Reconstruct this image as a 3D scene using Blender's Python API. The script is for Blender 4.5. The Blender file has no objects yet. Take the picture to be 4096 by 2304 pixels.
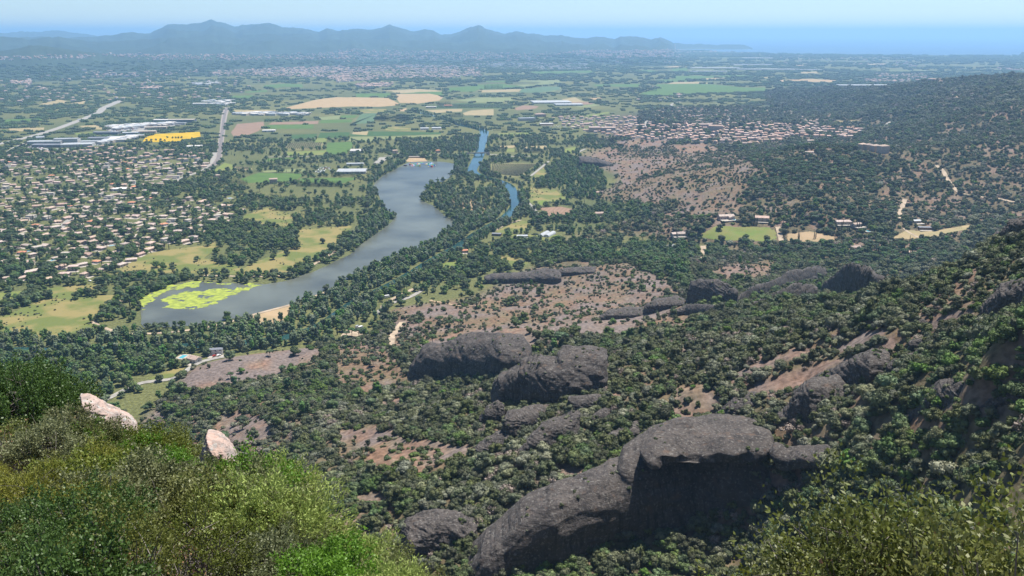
import bpy, math, random
import numpy as np
from mathutils import Vector

# ------------------------------------------------------------------ camera, sky, sun, exposure
scene = bpy.context.scene
COL = scene.collection
CAM_Z = 300.0
FOC = 887.0                                   # focal length in 1024-wide pixels
PITCH = math.atan((288 - 33) / FOC)
cam_data = bpy.data.cameras.new("camera")
cam_data.sensor_width = 36.0
cam_data.lens = 36.0 * FOC / 1024.0
cam_data.clip_start = 0.3
cam_data.clip_end = 250000.0
cam = bpy.data.objects.new("camera", cam_data)
cam.location = (0, 0, CAM_Z)
cam.rotation_euler = (math.pi / 2 - PITCH, 0, 0)
COL.objects.link(cam)
scene.camera = cam

SUN_AZ, SUN_EL = math.radians(38), math.radians(65)     # azimuth clockwise from +Y
world = bpy.data.worlds.new("World")
scene.world = world
world.use_nodes = True
wn = world.node_tree
sky = wn.nodes.new("ShaderNodeTexSky")
sky.sky_type = 'NISHITA'
sky.sun_disc = False
sky.sun_elevation = SUN_EL
sky.sun_rotation = SUN_AZ
sky.altitude = 2500
sky.air_density = 1.0
sky.dust_density = 0.1
sky.ozone_density = 4.0
wn.links.new(sky.outputs[0], wn.nodes["Background"].inputs[0])
wn.nodes["Background"].inputs[1].default_value = 0.07
sun_l = bpy.data.lights.new("sun", 'SUN')
sun_l.energy = 5.0
sun_l.angle = math.radians(0.53)
sun_l.color = (1.0, 0.95, 0.87)
sun = bpy.data.objects.new("sun", sun_l)
sd = Vector((math.sin(SUN_AZ) * math.cos(SUN_EL), math.cos(SUN_AZ) * math.cos(SUN_EL), math.sin(SUN_EL)))
sun.rotation_euler = (-sd).to_track_quat('-Z', 'Y').to_euler()
COL.objects.link(sun)
vs = scene.view_settings
vs.view_transform = 'Standard'
vs.look = 'None'
vs.gamma = 1.0
vs.use_curve_mapping = False
vs.exposure = 0.85
scene.cycles.volume_bounces = 1
scene.cycles.max_bounces = 6
scene.cycles.transparent_max_bounces = 8
scene.cycles.use_denoising = True

rng = np.random.default_rng(7)
random.seed(7)

# ------------------------------------------------------------------ pixel helpers
CROPS = {'A': (0, 0, 1.8386), 'B': (1350, 0, 1.8386), 'C': (2696, 0, 1.8386),
         'D': (0, 750, 1.8386), 'E': (1350, 750, 1.8386), 'F': (2696, 750, 1.8386),
         'G': (0, 1516, 1.8386), 'H': (1350, 1516, 1.8386), 'I': (2696, 1516, 1.8386),
         'J': (0, 440, 3.22), 'K': (700, 300, 3.22), 'L': (1400, 300, 3.22),
         'M': (2100, 350, 3.22), 'N': (2700, 350, 3.22), 'P': (0, 0, 0.25), 'W': (0, 0, 2576 / 4096)}

def P(c, *pts):
    """measured picture points -> list of (u, v) in 1024x576 pixels; points as flat x, y, x, y"""
    x0, y0, s = CROPS[c]
    s *= 4.0 if c != 'P' else 1.0
    if c == 'P':
        return [(pts[i], pts[i + 1]) for i in range(0, len(pts), 2)]
    return [(x0 / 4 + pts[i] / s, y0 / 4 + pts[i + 1] / s) for i in range(0, len(pts), 2)]

CP, SP = math.cos(PITCH), math.sin(PITCH)

def ray(u, v):
    a, b = np.asarray(u, float) - 512, 288 - np.asarray(v, float)
    return a, FOC * CP + b * SP, -FOC * SP + b * CP

def at_z(u, v, z=0.0):
    dx, dy, dz = ray(u, v)
    t = (np.asarray(z, float) - CAM_Z) / dz
    return dx * t, dy * t

def at_r(u, v, r):
    """the point at horizontal range r along the line of sight"""
    dx, dy, dz = ray(u, v)
    t = r / np.hypot(dx, dy)
    return Vector((float(dx * t), float(dy * t), float(CAM_Z + dz * t)))

def project(x, y, z):
    dz = z - CAM_Z
    fwd = y * CP - dz * SP
    up = y * SP + dz * CP
    fwd = np.where(fwd > 0.1, fwd, 0.1)
    return 512 + FOC * x / fwd, 288 - FOC * up / fwd

# ------------------------------------------------------------------ noise
_perm = np.random.default_rng(3).random(65536)
def _h(i, j, k=0):
    n = (i * 374761393 + j * 668265263 + k * 2147483647 * 7 + 1013904223) & 0xffffffff
    n = ((n ^ (n >> 13)) * 1274126177) & 0xffffffff
    return _perm[(n ^ (n >> 16)) & 0xffff]

def vnoise(x, y, z=None):
    x = np.asarray(x, float); y = np.asarray(y, float)
    i, j = np.floor(x).astype(np.int64), np.floor(y).astype(np.int64)
    fx, fy = x - i, y - j
    fx, fy = fx * fx * (3 - 2 * fx), fy * fy * (3 - 2 * fy)
    if z is None:
        a = _h(i, j) * (1 - fx) + _h(i + 1, j) * fx
        b = _h(i, j + 1) * (1 - fx) + _h(i + 1, j + 1) * fx
        return a * (1 - fy) + b * fy
    z = np.asarray(z, float); k = np.floor(z).astype(np.int64); fz = z - k
    fz = fz * fz * (3 - 2 * fz)
    r = 0
    for dk, w in ((0, 1 - fz), (1, fz)):
        a = _h(i, j, k + dk) * (1 - fx) + _h(i + 1, j, k + dk) * fx
        b = _h(i, j + 1, k + dk) * (1 - fx) + _h(i + 1, j + 1, k + dk) * fx
        r = r + w * (a * (1 - fy) + b * fy)
    return r

def fbm(x, y, z=None, o=4):
    s, a, t = 0, 1.0, 0
    for q in range(o):
        f = 2.03 ** q
        s = s + a * vnoise(x * f + 17 * q, y * f - 9 * q, None if z is None else z * f + 5 * q)
        t += a; a *= 0.5
    return s / t            # 0..1

# ------------------------------------------------------------------ object helpers
def link(o, parent=None):
    COL.objects.link(o)
    if parent is not None:
        o.parent = parent
    return o

def tag(o, label=None, cat=None, group=None, kind=None):
    if label: o["label"] = label
    if cat: o["category"] = cat
    if group: o["group"] = group
    if kind: o["kind"] = kind
    return o

def empty(name, loc=(0, 0, 0), rz=0.0, label=None, cat=None, group=None):
    o = bpy.data.objects.new(name, None)
    o.location = loc; o.rotation_euler = (0, 0, rz); o.empty_display_size = 0.5
    COL.objects.link(o)
    return tag(o, label, cat, group)

def mesh_from(name, verts, faces, mats=(), mi=None, smooth=False):
    me = bpy.data.meshes.new(name)
    if isinstance(faces, np.ndarray):
        verts = np.asarray(verts, np.float32); n, k = faces.shape
        me.vertices.add(len(verts)); me.vertices.foreach_set("co", verts.ravel())
        me.loops.add(n * k); me.loops.foreach_set("vertex_index", faces.astype(np.int32).ravel())
        me.polygons.add(n)
        me.polygons.foreach_set("loop_start", np.arange(0, n * k, k, dtype=np.int32))
        me.polygons.foreach_set("loop_total", np.full(n, k, np.int32))
        me.update(calc_edges=True)
    else:
        me.from_pydata([tuple(v) for v in verts], [], faces)
    for m in mats: me.materials.append(m)
    if mi is not None: me.polygons.foreach_set("material_index", np.asarray(mi, np.int32))
    if smooth: me.polygons.foreach_set("use_smooth", np.ones(len(me.polygons), bool))
    me.update()
    return me

def obj(name, me, parent=None, loc=(0, 0, 0), rz=0.0):
    o = bpy.data.objects.new(name, me)
    o.location = loc; o.rotation_euler = (0, 0, rz)
    return link(o, parent)

# ------------------------------------------------------------------ materials
def mat(name, col, rough=0.9, scale=0.0, amt=0.25, col2=None, rnd=0.0, hue=0.0, bump=0.0, bscale=None,
        spec=0.3, metal=0.0, coords='Object', emit=None, trans=0.0, detail=5.0):
    """procedural surface: base colour varied by noise and by a per-object random value"""
    m = bpy.data.materials.new(name); m.use_nodes = True
    nt = m.node_tree; N, L = nt.nodes, nt.links
    b = N["Principled BSDF"]
    b.inputs["Roughness"].default_value = rough
    b.inputs["Specular IOR Level"].default_value = spec
    b.inputs["Metallic"].default_value = metal
    out = None
    if scale:
        tc = N.new("ShaderNodeTexCoord")
        nz = N.new("ShaderNodeTexNoise"); nz.inputs["Scale"].default_value = scale
        nz.inputs["Detail"].default_value = detail
        L.new(tc.outputs[coords], nz.inputs["Vector"])
        mx = N.new("ShaderNodeMix"); mx.data_type = 'RGBA'
        c2 = col2 or tuple(c * (1 - amt) for c in col)
        c1 = col if col2 else tuple(min(1, c * (1 + amt)) for c in col)
        mx.inputs["A"].default_value = (*c1, 1); mx.inputs["B"].default_value = (*c2, 1)
        rp = N.new("ShaderNodeMapRange"); rp.inputs["From Min"].default_value = 0.36; rp.inputs["From Max"].default_value = 0.64
        L.new(nz.outputs["Fac"], rp.inputs["Value"]); L.new(rp.outputs[0], mx.inputs["Factor"])
        out = mx.outputs["Result"]
        if bump:
            bn = N.new("ShaderNodeBump"); bn.inputs["Strength"].default_value = bump
            bn.inputs["Distance"].default_value = 1.0 / (bscale or scale)
            n2 = N.new("ShaderNodeTexNoise"); n2.inputs["Scale"].default_value = bscale or scale
            n2.inputs["Detail"].default_value = 8
            L.new(tc.outputs[coords], n2.inputs["Vector"]); L.new(n2.outputs["Fac"], bn.inputs["Height"])
            L.new(bn.outputs[0], b.inputs["Normal"])
    if rnd or hue:
        oi = N.new("ShaderNodeObjectInfo")
        hs = N.new("ShaderNodeHueSaturation")
        if out is None:
            hs.inputs["Color"].default_value = (*col, 1)
        else:
            L.new(out, hs.inputs["Color"])
        mr = N.new("ShaderNodeMapRange"); mr.inputs["To Min"].default_value = 1 - rnd; mr.inputs["To Max"].default_value = 1 + rnd
        L.new(oi.outputs["Random"], mr.inputs["Value"]); L.new(mr.outputs[0], hs.inputs["Value"])
        if hue:
            ml = N.new("ShaderNodeMath"); ml.operation = 'MULTIPLY'; ml.inputs[1].default_value = 7.31
            fr = N.new("ShaderNodeMath"); fr.operation = 'FRACT'
            L.new(oi.outputs["Random"], ml.inputs[0]); L.new(ml.outputs[0], fr.inputs[0])
            m2 = N.new("ShaderNodeMapRange"); m2.inputs["To Min"].default_value = 0.5 - hue; m2.inputs["To Max"].default_value = 0.5 + hue
            L.new(fr.outputs[0], m2.inputs["Value"]); L.new(m2.outputs[0], hs.inputs["Hue"])
            ml3 = N.new("ShaderNodeMath"); ml3.operation = 'MULTIPLY'; ml3.inputs[1].default_value = 13.77
            fr3 = N.new("ShaderNodeMath"); fr3.operation = 'FRACT'
            L.new(oi.outputs["Random"], ml3.inputs[0]); L.new(ml3.outputs[0], fr3.inputs[0])
            m4 = N.new("ShaderNodeMapRange"); m4.inputs["To Min"].default_value = 0.65; m4.inputs["To Max"].default_value = 1.15
            L.new(fr3.outputs[0], m4.inputs["Value"]); L.new(m4.outputs[0], hs.inputs["Saturation"])
        out = hs.outputs[0]
    if out is None:
        b.inputs["Base Color"].default_value = (*col, 1)
    else:
        L.new(out, b.inputs["Base Color"])
    if trans:
        tr = N.new("ShaderNodeBsdfTranslucent"); ms = N.new("ShaderNodeMixShader"); ms.inputs[0].default_value = trans
        if out is None: tr.inputs[0].default_value = (*col, 1)
        else: L.new(out, tr.inputs[0])
        L.new(b.outputs[0], ms.inputs[1]); L.new(tr.outputs[0], ms.inputs[2])
        L.new(ms.outputs[0], N["Material Output"].inputs["Surface"])
    return m

# ------------------------------------------------------------------ terrain height
# (u, v, altitude): what altitude the ground has where the picture shows that point
CTRL = [
    # hill between gardens and village
    (600,240,3),(650,232,6),(700,238,10),(760,235,15),(620,195,8),(590,165,3),(575,150,0),
    (760,200,40),(800,172,65),(815,150,80),(770,160,60),(700,165,30),(660,175,22),(640,150,8),(660,152,14),(700,148,16),(860,165,62),(900,185,50),(880,205,36),(840,200,52),
    (700,128,22),(640,120,8),(760,132,24),(850,133,24),(870,149,45),(800,118,10),(600,125,2),(740,112,8),(690,108,3),
    # far right ridge
    (1023,76,150),(990,78,142),(960,81,128),(930,83,110),(900,87,88),(870,90,62),(840,94,38),(780,100,6),(820,104,20),
    (1000,90,138),(1000,110,122),(1000,140,98),(1000,170,68),(940,100,100),(930,140,62),(900,120,52),(850,110,22),(960,185,48),
    (1000,213,30),(960,215,26),(900,235,24),(940,235,28),(1000,228,36),(800,262,16),(850,275,24),(900,268,28),(730,255,10),
    # rocky slabs below
    (528,276,6),(600,277,22),(640,266,28),(680,275,34),(600,300,30),(560,322,36),(690,300,66),(700,320,92),(650,330,74),(540,300,14),(480,300,5),
    (760,310,118),(800,312,134),(480,338,56),(520,345,68),(430,343,32),(425,385,42),(500,388,66),(560,335,72),(420,325,12),
    (430,402,74),(400,430,80),(330,430,58),(300,400,38),(250,400,28),(350,470,90),(350,505,98),(420,480,104),(450,545,108),(380,562,98),
    (200,373,8),(216,365,10),(250,361,12),(290,353,10),(310,359,13),(228,386,15),(300,470,70),(270,440,50),(210,400,16),(240,375,11),(280,362,9),(180,385,3),(330,360,12),(370,345,9),(395,310,4),(395,335,9),(360,385,30),
    (500,440,114),(560,400,118),(620,380,124),(560,362,104),(640,350,110),(720,352,130),(800,350,154),(900,350,175),(1000,350,203),
    (871,288,150),(917,290,163),(950,280,176),(980,266,188),(1015,246,203),(1040,228,214),
    (1000,400,190),(950,400,180),(850,400,160),(750,400,140),(680,412,130),(740,530,111),(640,562,104),(850,480,145),(850,540,135),
    (950,480,165),(950,540,160),(1020,450,186),(1020,560,182),(800,578,118),(500,578,107),(760,440,138),(560,500,118),(600,480,122),(620,440,126),
]
CW = []                                                    # (x, y, z)
for (u, v, z) in CTRL:
    x, y = at_z(u, v, z); CW.append((float(x), float(y), z))
for u in range(-120, 400, 65):                             # the plain: below zero means flat
    for v in (50, 62, 80, 105, 140, 180, 220, 260, 300):
        x, y = at_z(u, v, 0); CW.append((float(x), float(y), -12))
for (u, v) in ((0,335),(60,340),(120,345),(170,350),(220,330),(260,340),(300,335),(340,318),(370,300),(-100,350),
               (420,90),(420,130),(420,180),(430,230),(450,260),(470,140),(470,200),(480,90),(520,240),(520,190),(520,130),(560,100),
               (520,60),(600,90),(600,70),(640,90),(700,90),(700,70),(780,80),(840,70),(900,65),(1000,62),(1080,58),(680,60),(590,215),(580,185),(560,170),(630,208),(655,245),(700,248)):
    x, y = at_z(u, v, 0); CW.append((float(x), float(y), -12 if v < 205 or u < 500 else -4))
for (r, az, z) in ((100,-42,205),(100,-15,190),(100,0,195),(100,15,205),(100,35,225),(170,-35,140),(170,-15,140),(170,0,145),(170,15,160),(170,40,200),
                   (300,-38,75),(300,-30,80),(420,-32,40),(420,-42,40),(560,-30,10),(560,-40,8),(620,-26,4),(700,-34,-12),(700,-48,-12),(300,45,220),(500,45,230),(800,45,150),(480,36,215),(700,37,120),(900,36,60),
                   (1500,42,80),(2500,42,170),(4000,42,200),(7000,42,60),(15000,42,-12),(15000,-45,-12),(5000,-45,-12),(1200,-45,-12),(9000,25,-12),(30000,0,-12),(30000,30,-12),(60000,-30,-12),(60000,20,-12)):
    a = math.radians(az); CW.append((r * math.sin(a), r * math.cos(a), z))
CW = np.array(CW)
_cl = np.stack([np.log(np.hypot(CW[:, 0], CW[:, 1])), np.arctan2(CW[:, 0], CW[:, 1])], 1)
_C2 = 0.035 ** 2
_D = np.sqrt(((_cl[:, None] - _cl[None]) ** 2).sum(-1) + _C2)
_A = np.block([[_D - 0.0005 * np.eye(len(CW)), np.ones((len(CW), 1))], [np.ones((1, len(CW))), np.zeros((1, 1))]])
_W = np.linalg.solve(_A, np.append(CW[:, 2], 0))

RIDGES = [   # range, half width front, half width back, skyline
    (24000, 3500, 3000, P('W', -300,84,-150,80,0,82,60,78,100,80,130,75,180,80,210,84,250,92,330,105,420,110)),
    (16500, 4600, 2500, P('W', -500,80,-300,88,-100,92,0,97,40,94,100,91,150,95,190,92,240,90,285,86,330,80,372,84,395,74,420,62,440,60,470,61,490,58,510,55,522,51,530,48,540,51,560,56,590,66,612,61,650,60,680,57,712,67,770,71,803,79,822,69,850,76,900,71,940,73,960,68,980,61,1002,68,1022,74,1042,79,1068,72,1086,75,1112,86,1134,85,1160,78,1184,66,1192,65,1200,63,1208,64,1214,66,1220,71,1250,79,1270,84,1290,80,1300,78,1320,82,1352,85,1380,89,1410,87,1440,93,1482,95,1500,90,1520,92,1542,97,1560,91,1590,90,1602,92,1640,98,1662,92,1690,104,1700,112)),
    (12800, 2300, 2600, P('W', -300,100,-100,96,0,90,40,92,70,98,103,93,150,91,190,98,240,104,300,101,360,98,430,92,500,96,560,90,620,98,700,94,780,102,860,98,950,104,1040,100,1120,106,1200,104,1300,108,1400,110,1500,118)),
    (9300, 1500, 2000, P('W', -300,120,-100,126,0,128,34,120,79,112,100,113,120,116,154,120,205,127,274,134,330,138,400,136,470,138,560,134,640,139,760,140,900,143)),
]
PENINSULA = (18800, 500, 700, P('C', -120,318,0,314,100,320,200,322,330,326,420,324,480,322,540,332,562,346,580,350))
SMALL_ISLES = [(18400, P('C', 610,341,650,343,690,346)), (18100, P('C', 740,351,790,349,812,350))]

def _ridge(R, wf, wb, line, x, y, r, az):
    la = np.array([math.atan2(*[float(q) for q in ray(u, v)[:2]]) for u, v in line])
    lz = np.array([CAM_Z + R * float(ray(u, v)[2]) / math.hypot(*[float(q) for q in ray(u, v)[:2]]) for u, v in line])
    top = np.interp(az, la, lz, left=-50, right=-50)
    top = top + np.where(top > 60, (fbm(az * 260 + R, az * 0 + 3.3, o=4) - .5) * R * .0022, 0)
    rr = R + 0
    d = r - rr
    n = fbm(x / 1400 + R * .01, y / 1400, o=5)
    w = np.where(d < 0, wf, wb) * (0.65 + 0.8 * n)
    g = np.exp(-(d / w) ** 2)
    rel = (np.abs(fbm(x / 900, y / 900 + R * .01, o=4) - 0.5) * 2) * 420 * (1 - np.exp(-(d / 600) ** 2)) * g
    return top * g - rel * (top > 40) * 0.8 - 6

NEAR_T = np.radians([-60, -36, -30, -26, -23, -19, -16, -13, -9.5, -6, 0, 10, 18, 23, 27, 32, 38, 60])
NEAR_R = np.array([40, 40, 38, 35, 31, 27, 24, 21, 17, 12, 6, 5, 8, 9.5, 10, 10.5, 11, 12.])          # where the spur breaks off
NEAR_D = np.array([.40, .41, .415, .455, .495, .54, .585, .64, .73, .85, 1.2, 1.3, .88, .72, .69, .67, .65, .62])   # how far below the eye, per metre, it lies there

def near_height(x, y, r, az):
    R = np.interp(az, NEAR_T, NEAR_R); zR = CAM_Z - R * np.interp(az, NEAR_T, NEAR_D)
    z = np.where(r < R, zR + .24 * (R - r), zR)
    z = np.maximum(z, CAM_Z - 1.7 - 2.2 * np.maximum(r - 1.3, 0))       # the ledge under the viewpoint
    over = np.maximum(r - R, 0)
    z = z - over * 0.25 - np.minimum(over, 6) ** 2 * 0.1 - np.maximum(over - 6, 0) * 1.1
    return z + (fbm(x / 3.0, y / 3.0, o=3) - .5) * 0.7 * np.clip((r - 2) / 6, 0, 1)

def height(x, y, fine=True):
    x = np.asarray(x, float); y = np.asarray(y, float)
    shp = x.shape; x = x.ravel(); y = y.ravel()
    r = np.maximum(np.hypot(x, y), 1.0); az = np.arctan2(x, y)
    H = np.full(x.shape, 0.0)
    lr = np.log(np.maximum(r, 60.0))
    for i0 in range(0, len(x), 60000):
        sl = slice(i0, i0 + 60000)
        azc = np.clip(az[sl], -0.95, 0.95)
        d = np.sqrt((lr[sl, None] - _cl[None, :, 0]) ** 2 + (azc[:, None] - _cl[None, :, 1]) ** 2 + _C2)
        H[sl] = d @ _W[:-1] + _W[-1]
    if fine:
        hill = np.clip((H - 4) / 30, 0, 1)
        k = np.clip(r / 500, 0.3, 3)
        H = H + hill * ((fbm(x / 70, y / 70, o=5) - .5) * 13 + (fbm(x / 16, y / 16, o=4) - .5) * 4.6 - np.abs(fbm(x / 30 + 9, y / 30, o=3) - .5) * 7)
    H = np.maximum(H, 0.0)
    far = r > 5500
    if far.any():
        xf, yf, rf, af = x[far], y[far], r[far], az[far]
        M = np.zeros(xf.shape)
        for (R, wf, wb, line) in RIDGES + [PENINSULA]:
            M = np.maximum(M, _ridge(R, wf, wb, line, xf, yf, rf, af))
        for (R, line) in SMALL_ISLES:
            M = np.maximum(M, _ridge(R, 60, 60, line, xf, yf, rf, af) * 1.0)
        H[far] = np.maximum(H[far], M)
    nr = r < 420
    if nr.any():
        H[nr] = np.maximum(H[nr], near_height(x[nr], y[nr], r[nr], az[nr]))
    return H.reshape(shp)

# ------------------------------------------------------------------ terrain grid (fine near, coarse far)
AZ = np.concatenate([np.radians(np.arange(-180, -48, 6)), np.radians(np.arange(-48, -36, 0.8)), np.radians(np.arange(-36, 36.01, 0.1)),
                     np.radians(np.arange(36.8, 48, 0.8)), np.radians(np.arange(48, 180.1, 6))])
RR = np.exp(np.concatenate([np.linspace(math.log(1.0), math.log(60), 110, endpoint=False),
                            np.linspace(math.log(60), math.log(2500), 360, endpoint=False),
                            np.linspace(math.log(2500), math.log(30000), 190, endpoint=False), np.linspace(math.log(30000), math.log(66000), 10)]))
GA, GR = np.meshgrid(AZ, RR, indexing='ij')
GX, GY = GR * np.sin(GA), GR * np.cos(GA)
GZ = height(GX, GY)
_ia = np.where((AZ > math.radians(-36.2)) & (AZ < math.radians(36.2)))[0]
VA, VT = AZ[_ia], (GZ[_ia] - CAM_Z) / RR[None]
VTmax = np.maximum.accumulate(VT, axis=1)

def seen(u, v):
    """first ground point along the line of sight through pixel (u, v); arrays"""
    u = np.atleast_1d(np.asarray(u, float)); v = np.atleast_1d(np.asarray(v, float))
    dx, dy, dz = ray(u, v)
    az = np.arctan2(dx, dy); t = dz / np.hypot(dx, dy)
    ai = np.clip(np.searchsorted(VA, az), 1, len(VA) - 1)
    out = np.zeros((len(u), 3))
    for n in range(len(u)):
        row = VTmax[ai[n]]
        k = min(max(int(np.searchsorted(row, t[n])), 1), len(RR) - 1)
        t0, t1 = row[k - 1], row[k]
        f = 0 if t1 <= t0 else min(max((t[n] - t0) / (t1 - t0), 0), 1)
        r = RR[k - 1] * (1 - f) + RR[k] * f
        out[n] = (r * math.sin(az[n]), r * math.cos(az[n]), 0)
    out[:, 2] = ground_z(out[:, 0], out[:, 1])
    return out

def ground_z(x, y):
    """altitude read back from the terrain grid"""
    x = np.atleast_1d(np.asarray(x, float)); y = np.atleast_1d(np.asarray(y, float))
    r = np.clip(np.hypot(x, y), RR[0] * 1.001, RR[-1] * .999); az = np.arctan2(x, y)
    i = np.clip(np.searchsorted(AZ, az) - 1, 0, len(AZ) - 2); k = np.clip(np.searchsorted(RR, r) - 1, 0, len(RR) - 2)
    a = np.clip((az - AZ[i]) / (AZ[i + 1] - AZ[i]), 0, 1); b = np.clip((r - RR[k]) / (RR[k + 1] - RR[k]), 0, 1)
    return GZ[i, k] * (1 - a) * (1 - b) + GZ[i + 1, k] * a * (1 - b) + GZ[i, k + 1] * (1 - a) * b + GZ[i + 1, k + 1] * a * b

def is_visible(x, y, z):
    r = np.hypot(x, y); az = np.arctan2(x, y); t = (z - CAM_Z) / r
    ai = np.clip(np.searchsorted(VA, az), 0, len(VA) - 1)
    ri = np.clip(np.searchsorted(RR, r * 0.985) - 1, 0, len(RR) - 1)
    return t > VTmax[ai, ri] - 1e-4

# ------------------------------------------------------------------ picture-measured cover maps (2 cells per pixel)
MW, MH = 2048, 1152
def fill(mask, poly, val=1.0):
    p = np.array(poly, float) * 2
    x0, x1 = int(max(0, p[:, 0].min())), int(min(MW - 1, p[:, 0].max())) + 1
    y0, y1 = int(max(0, p[:, 1].min())), int(min(MH - 1, p[:, 1].max())) + 1
    if x1 <= x0 or y1 <= y0: return
    xs, ys = np.meshgrid(np.arange(x0, x1) + .5, np.arange(y0, y1) + .5)
    ins = np.zeros(xs.shape, bool); n = len(p); j = n - 1
    for i in range(n):
        xi, yi, xj, yj = p[i, 0], p[i, 1], p[j, 0], p[j, 1]
        if yi != yj:
            ins ^= ((yi > ys) != (yj > ys)) & (xs < (xj - xi) * (ys - yi) / (yj - yi) + xi)
        j = i
    mask[y0:y1, x0:x1][ins] = val

def look(mask, u, v):
    return mask[np.clip((np.asarray(v) * 2).astype(int), 0, MH - 1), np.clip((np.asarray(u) * 2).astype(int), 0, MW - 1)]

KEEP = np.zeros((MH, MW), np.float32)        # 1 = no trees here (water, fields, roads)
DENS = np.full((MH, MW), -1, np.float32)     # shrub density on the slopes
ROCK = np.zeros((MH, MW), np.float32)        # bare rock share
for val, rock, poly in [
    (.42, .4, P('E', 380,900,620,760,1090,640,1400,600,2120,550,2490,740,2574,850,2574,1060,2000,1010,1300,1060,620,1180,400,1190)),
    (.6, .3, P('M', 500,860,1100,790,1900,760,2576,820,2576,1449,950,1449,1050,1250,900,1020)),
    (.55, .3, P('N', 0,860,700,850,1000,1000,900,1449,0,1449)),
    (.6, .3, P('H', 0,380,560,440,1000,500,900,640,550,700,250,680,0,600)),
    (.35, .6, P('E', 1090,640,1400,600,1650,595,1900,585,2120,550,2330,640,2490,740,2300,800,1900,800,1500,780,1200,740)),
    (.28, .5, P('E', 400,880,620,760,900,760,1500,790,2300,800,2574,850,2574,1000,2100,960,1900,900,1400,890,1000,950,700,950,480,900)),
    (.10, .9, P('E', 600,1170,900,1070,1300,1010,1900,960,2300,890,2350,940,2000,1000,2300,1050,1900,1090,1500,1080,1420,1180,1250,1280)),
    (.04, .8, P('D', 1300,1449,1430,1330,1550,1260,1700,1220,2050,1170,2380,1200,2300,1270,2050,1370,1800,1420,1650,1449)),
    (.04, .8, P('G', 1240,40,1300,0,1900,0,1700,40,1450,90,1350,80)),
    (.16, .6, P('G', 1550,430,1600,330,1640,270,1800,230,1960,300,2000,400,1850,450,1700,470)),
    (.2, .3, P('H', 60,850,400,860,460,980,480,1010,350,950,100,950)),
    (.2, .3, P('H', 150,440,560,440,1000,500,950,560,550,690,300,660,220,580)),
    (.2, .3, P('H', 0,380,200,370,560,440,300,440,60,450)),
    (.2, .5, P('H', 130,90,200,30,480,0,350,60,250,100)),
    (.25, .5, P('G', 880,240,1100,160,1230,280,1000,330)),
    (.22, .5, P('M', 500,860,1100,850,1400,900,1900,880,1900,1000,1500,1150,1300,1250,1050,1200,1050,1100,900,1000,700,900)),
    (.06, .0, P('N', 0,760,280,740,590,810,330,850,200,870)),
    (.10, .2, P('M', 1200,720,1500,680,1830,690,1800,740,1500,760)),
    (.10, .1, P('M', 700,850,800,800,1150,790,1200,820,1000,870)),
    (.35, .6, P('F', 0,30,300,50,500,120,450,200,200,210,0,200)),
    (.2, .7, P('N', 730,1080,830,1040,1050,1020,1080,1080,900,1100)),
    (.0, 1., P('F', 1180,1180,1300,1110,1560,1040,1570,1080,1350,1150,1180,1220)),
    (.08, .6, P('F', 400,1380,700,1280,1000,1180,1000,1220,500,1390)),
    (.03, .9, P('F', 560,1449,1000,1330,1300,1250,1600,1130,1640,1120,1640,1180,1500,1200,1200,1330,900,1449)),
    (.08, .7, P('F', 1860,1020,1950,970,2100,900,2200,930,2000,1020,1900,1060)),
    (.05, .8, P('I', 500,100,820,0,1050,0,900,60,700,110)),
    (.25, .4, P('I', 0,60,200,40,350,140,280,260,100,320,0,310)),
    (.1, .1, P('I', 1840,420,1900,360,2100,320,2000,380)),
    (.3, .4, P('I', 1900,100,2200,0,2400,60,2300,250,2050,260)),
    (.45, .2, P('E', 0,1200,160,1150,420,1250,520,1400,300,1449,0,1449)),
    (.45, .3, P('E', 480,920,700,960,900,1000,900,1080,600,1160,420,1180)),
    (.3, .5, P('F', 0,1180,130,1150,130,1240,0,1260)),
    (.3, .5, P('F', 0,800,60,760,60,900,0,920)),
    (.5, .2, P('F', 200,600,500,560,760,560,600,700,420,700)),
]:
    fill(DENS, poly, val); fill(ROCK, poly, rock)

_thin = (DENS >= 0) & (DENS <= .11)                        # bare ribs are a little wider than their measured cores
for _k in range(3):
    _thin = _thin | np.roll(_thin, 1, 0) | np.roll(_thin, -1, 0) | np.roll(_thin, 1, 1) | np.roll(_thin, -1, 1)
_new = _thin & ~((DENS >= 0) & (DENS <= .11)); DENS[_new] = .06; ROCK[_new] = .7

# ------------------------------------------------------------------ terrain mesh
def ragged(u, v):
    """break up the straight edges of the cover map"""
    return np.clip(u + (fbm(u / 16 + 5, v / 9, o=4) - .5) * 13, 1, 1022), np.clip(v + (fbm(u / 16 - 40, v / 9 + 8, o=4) - .5) * 7, 1, 574)

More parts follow.
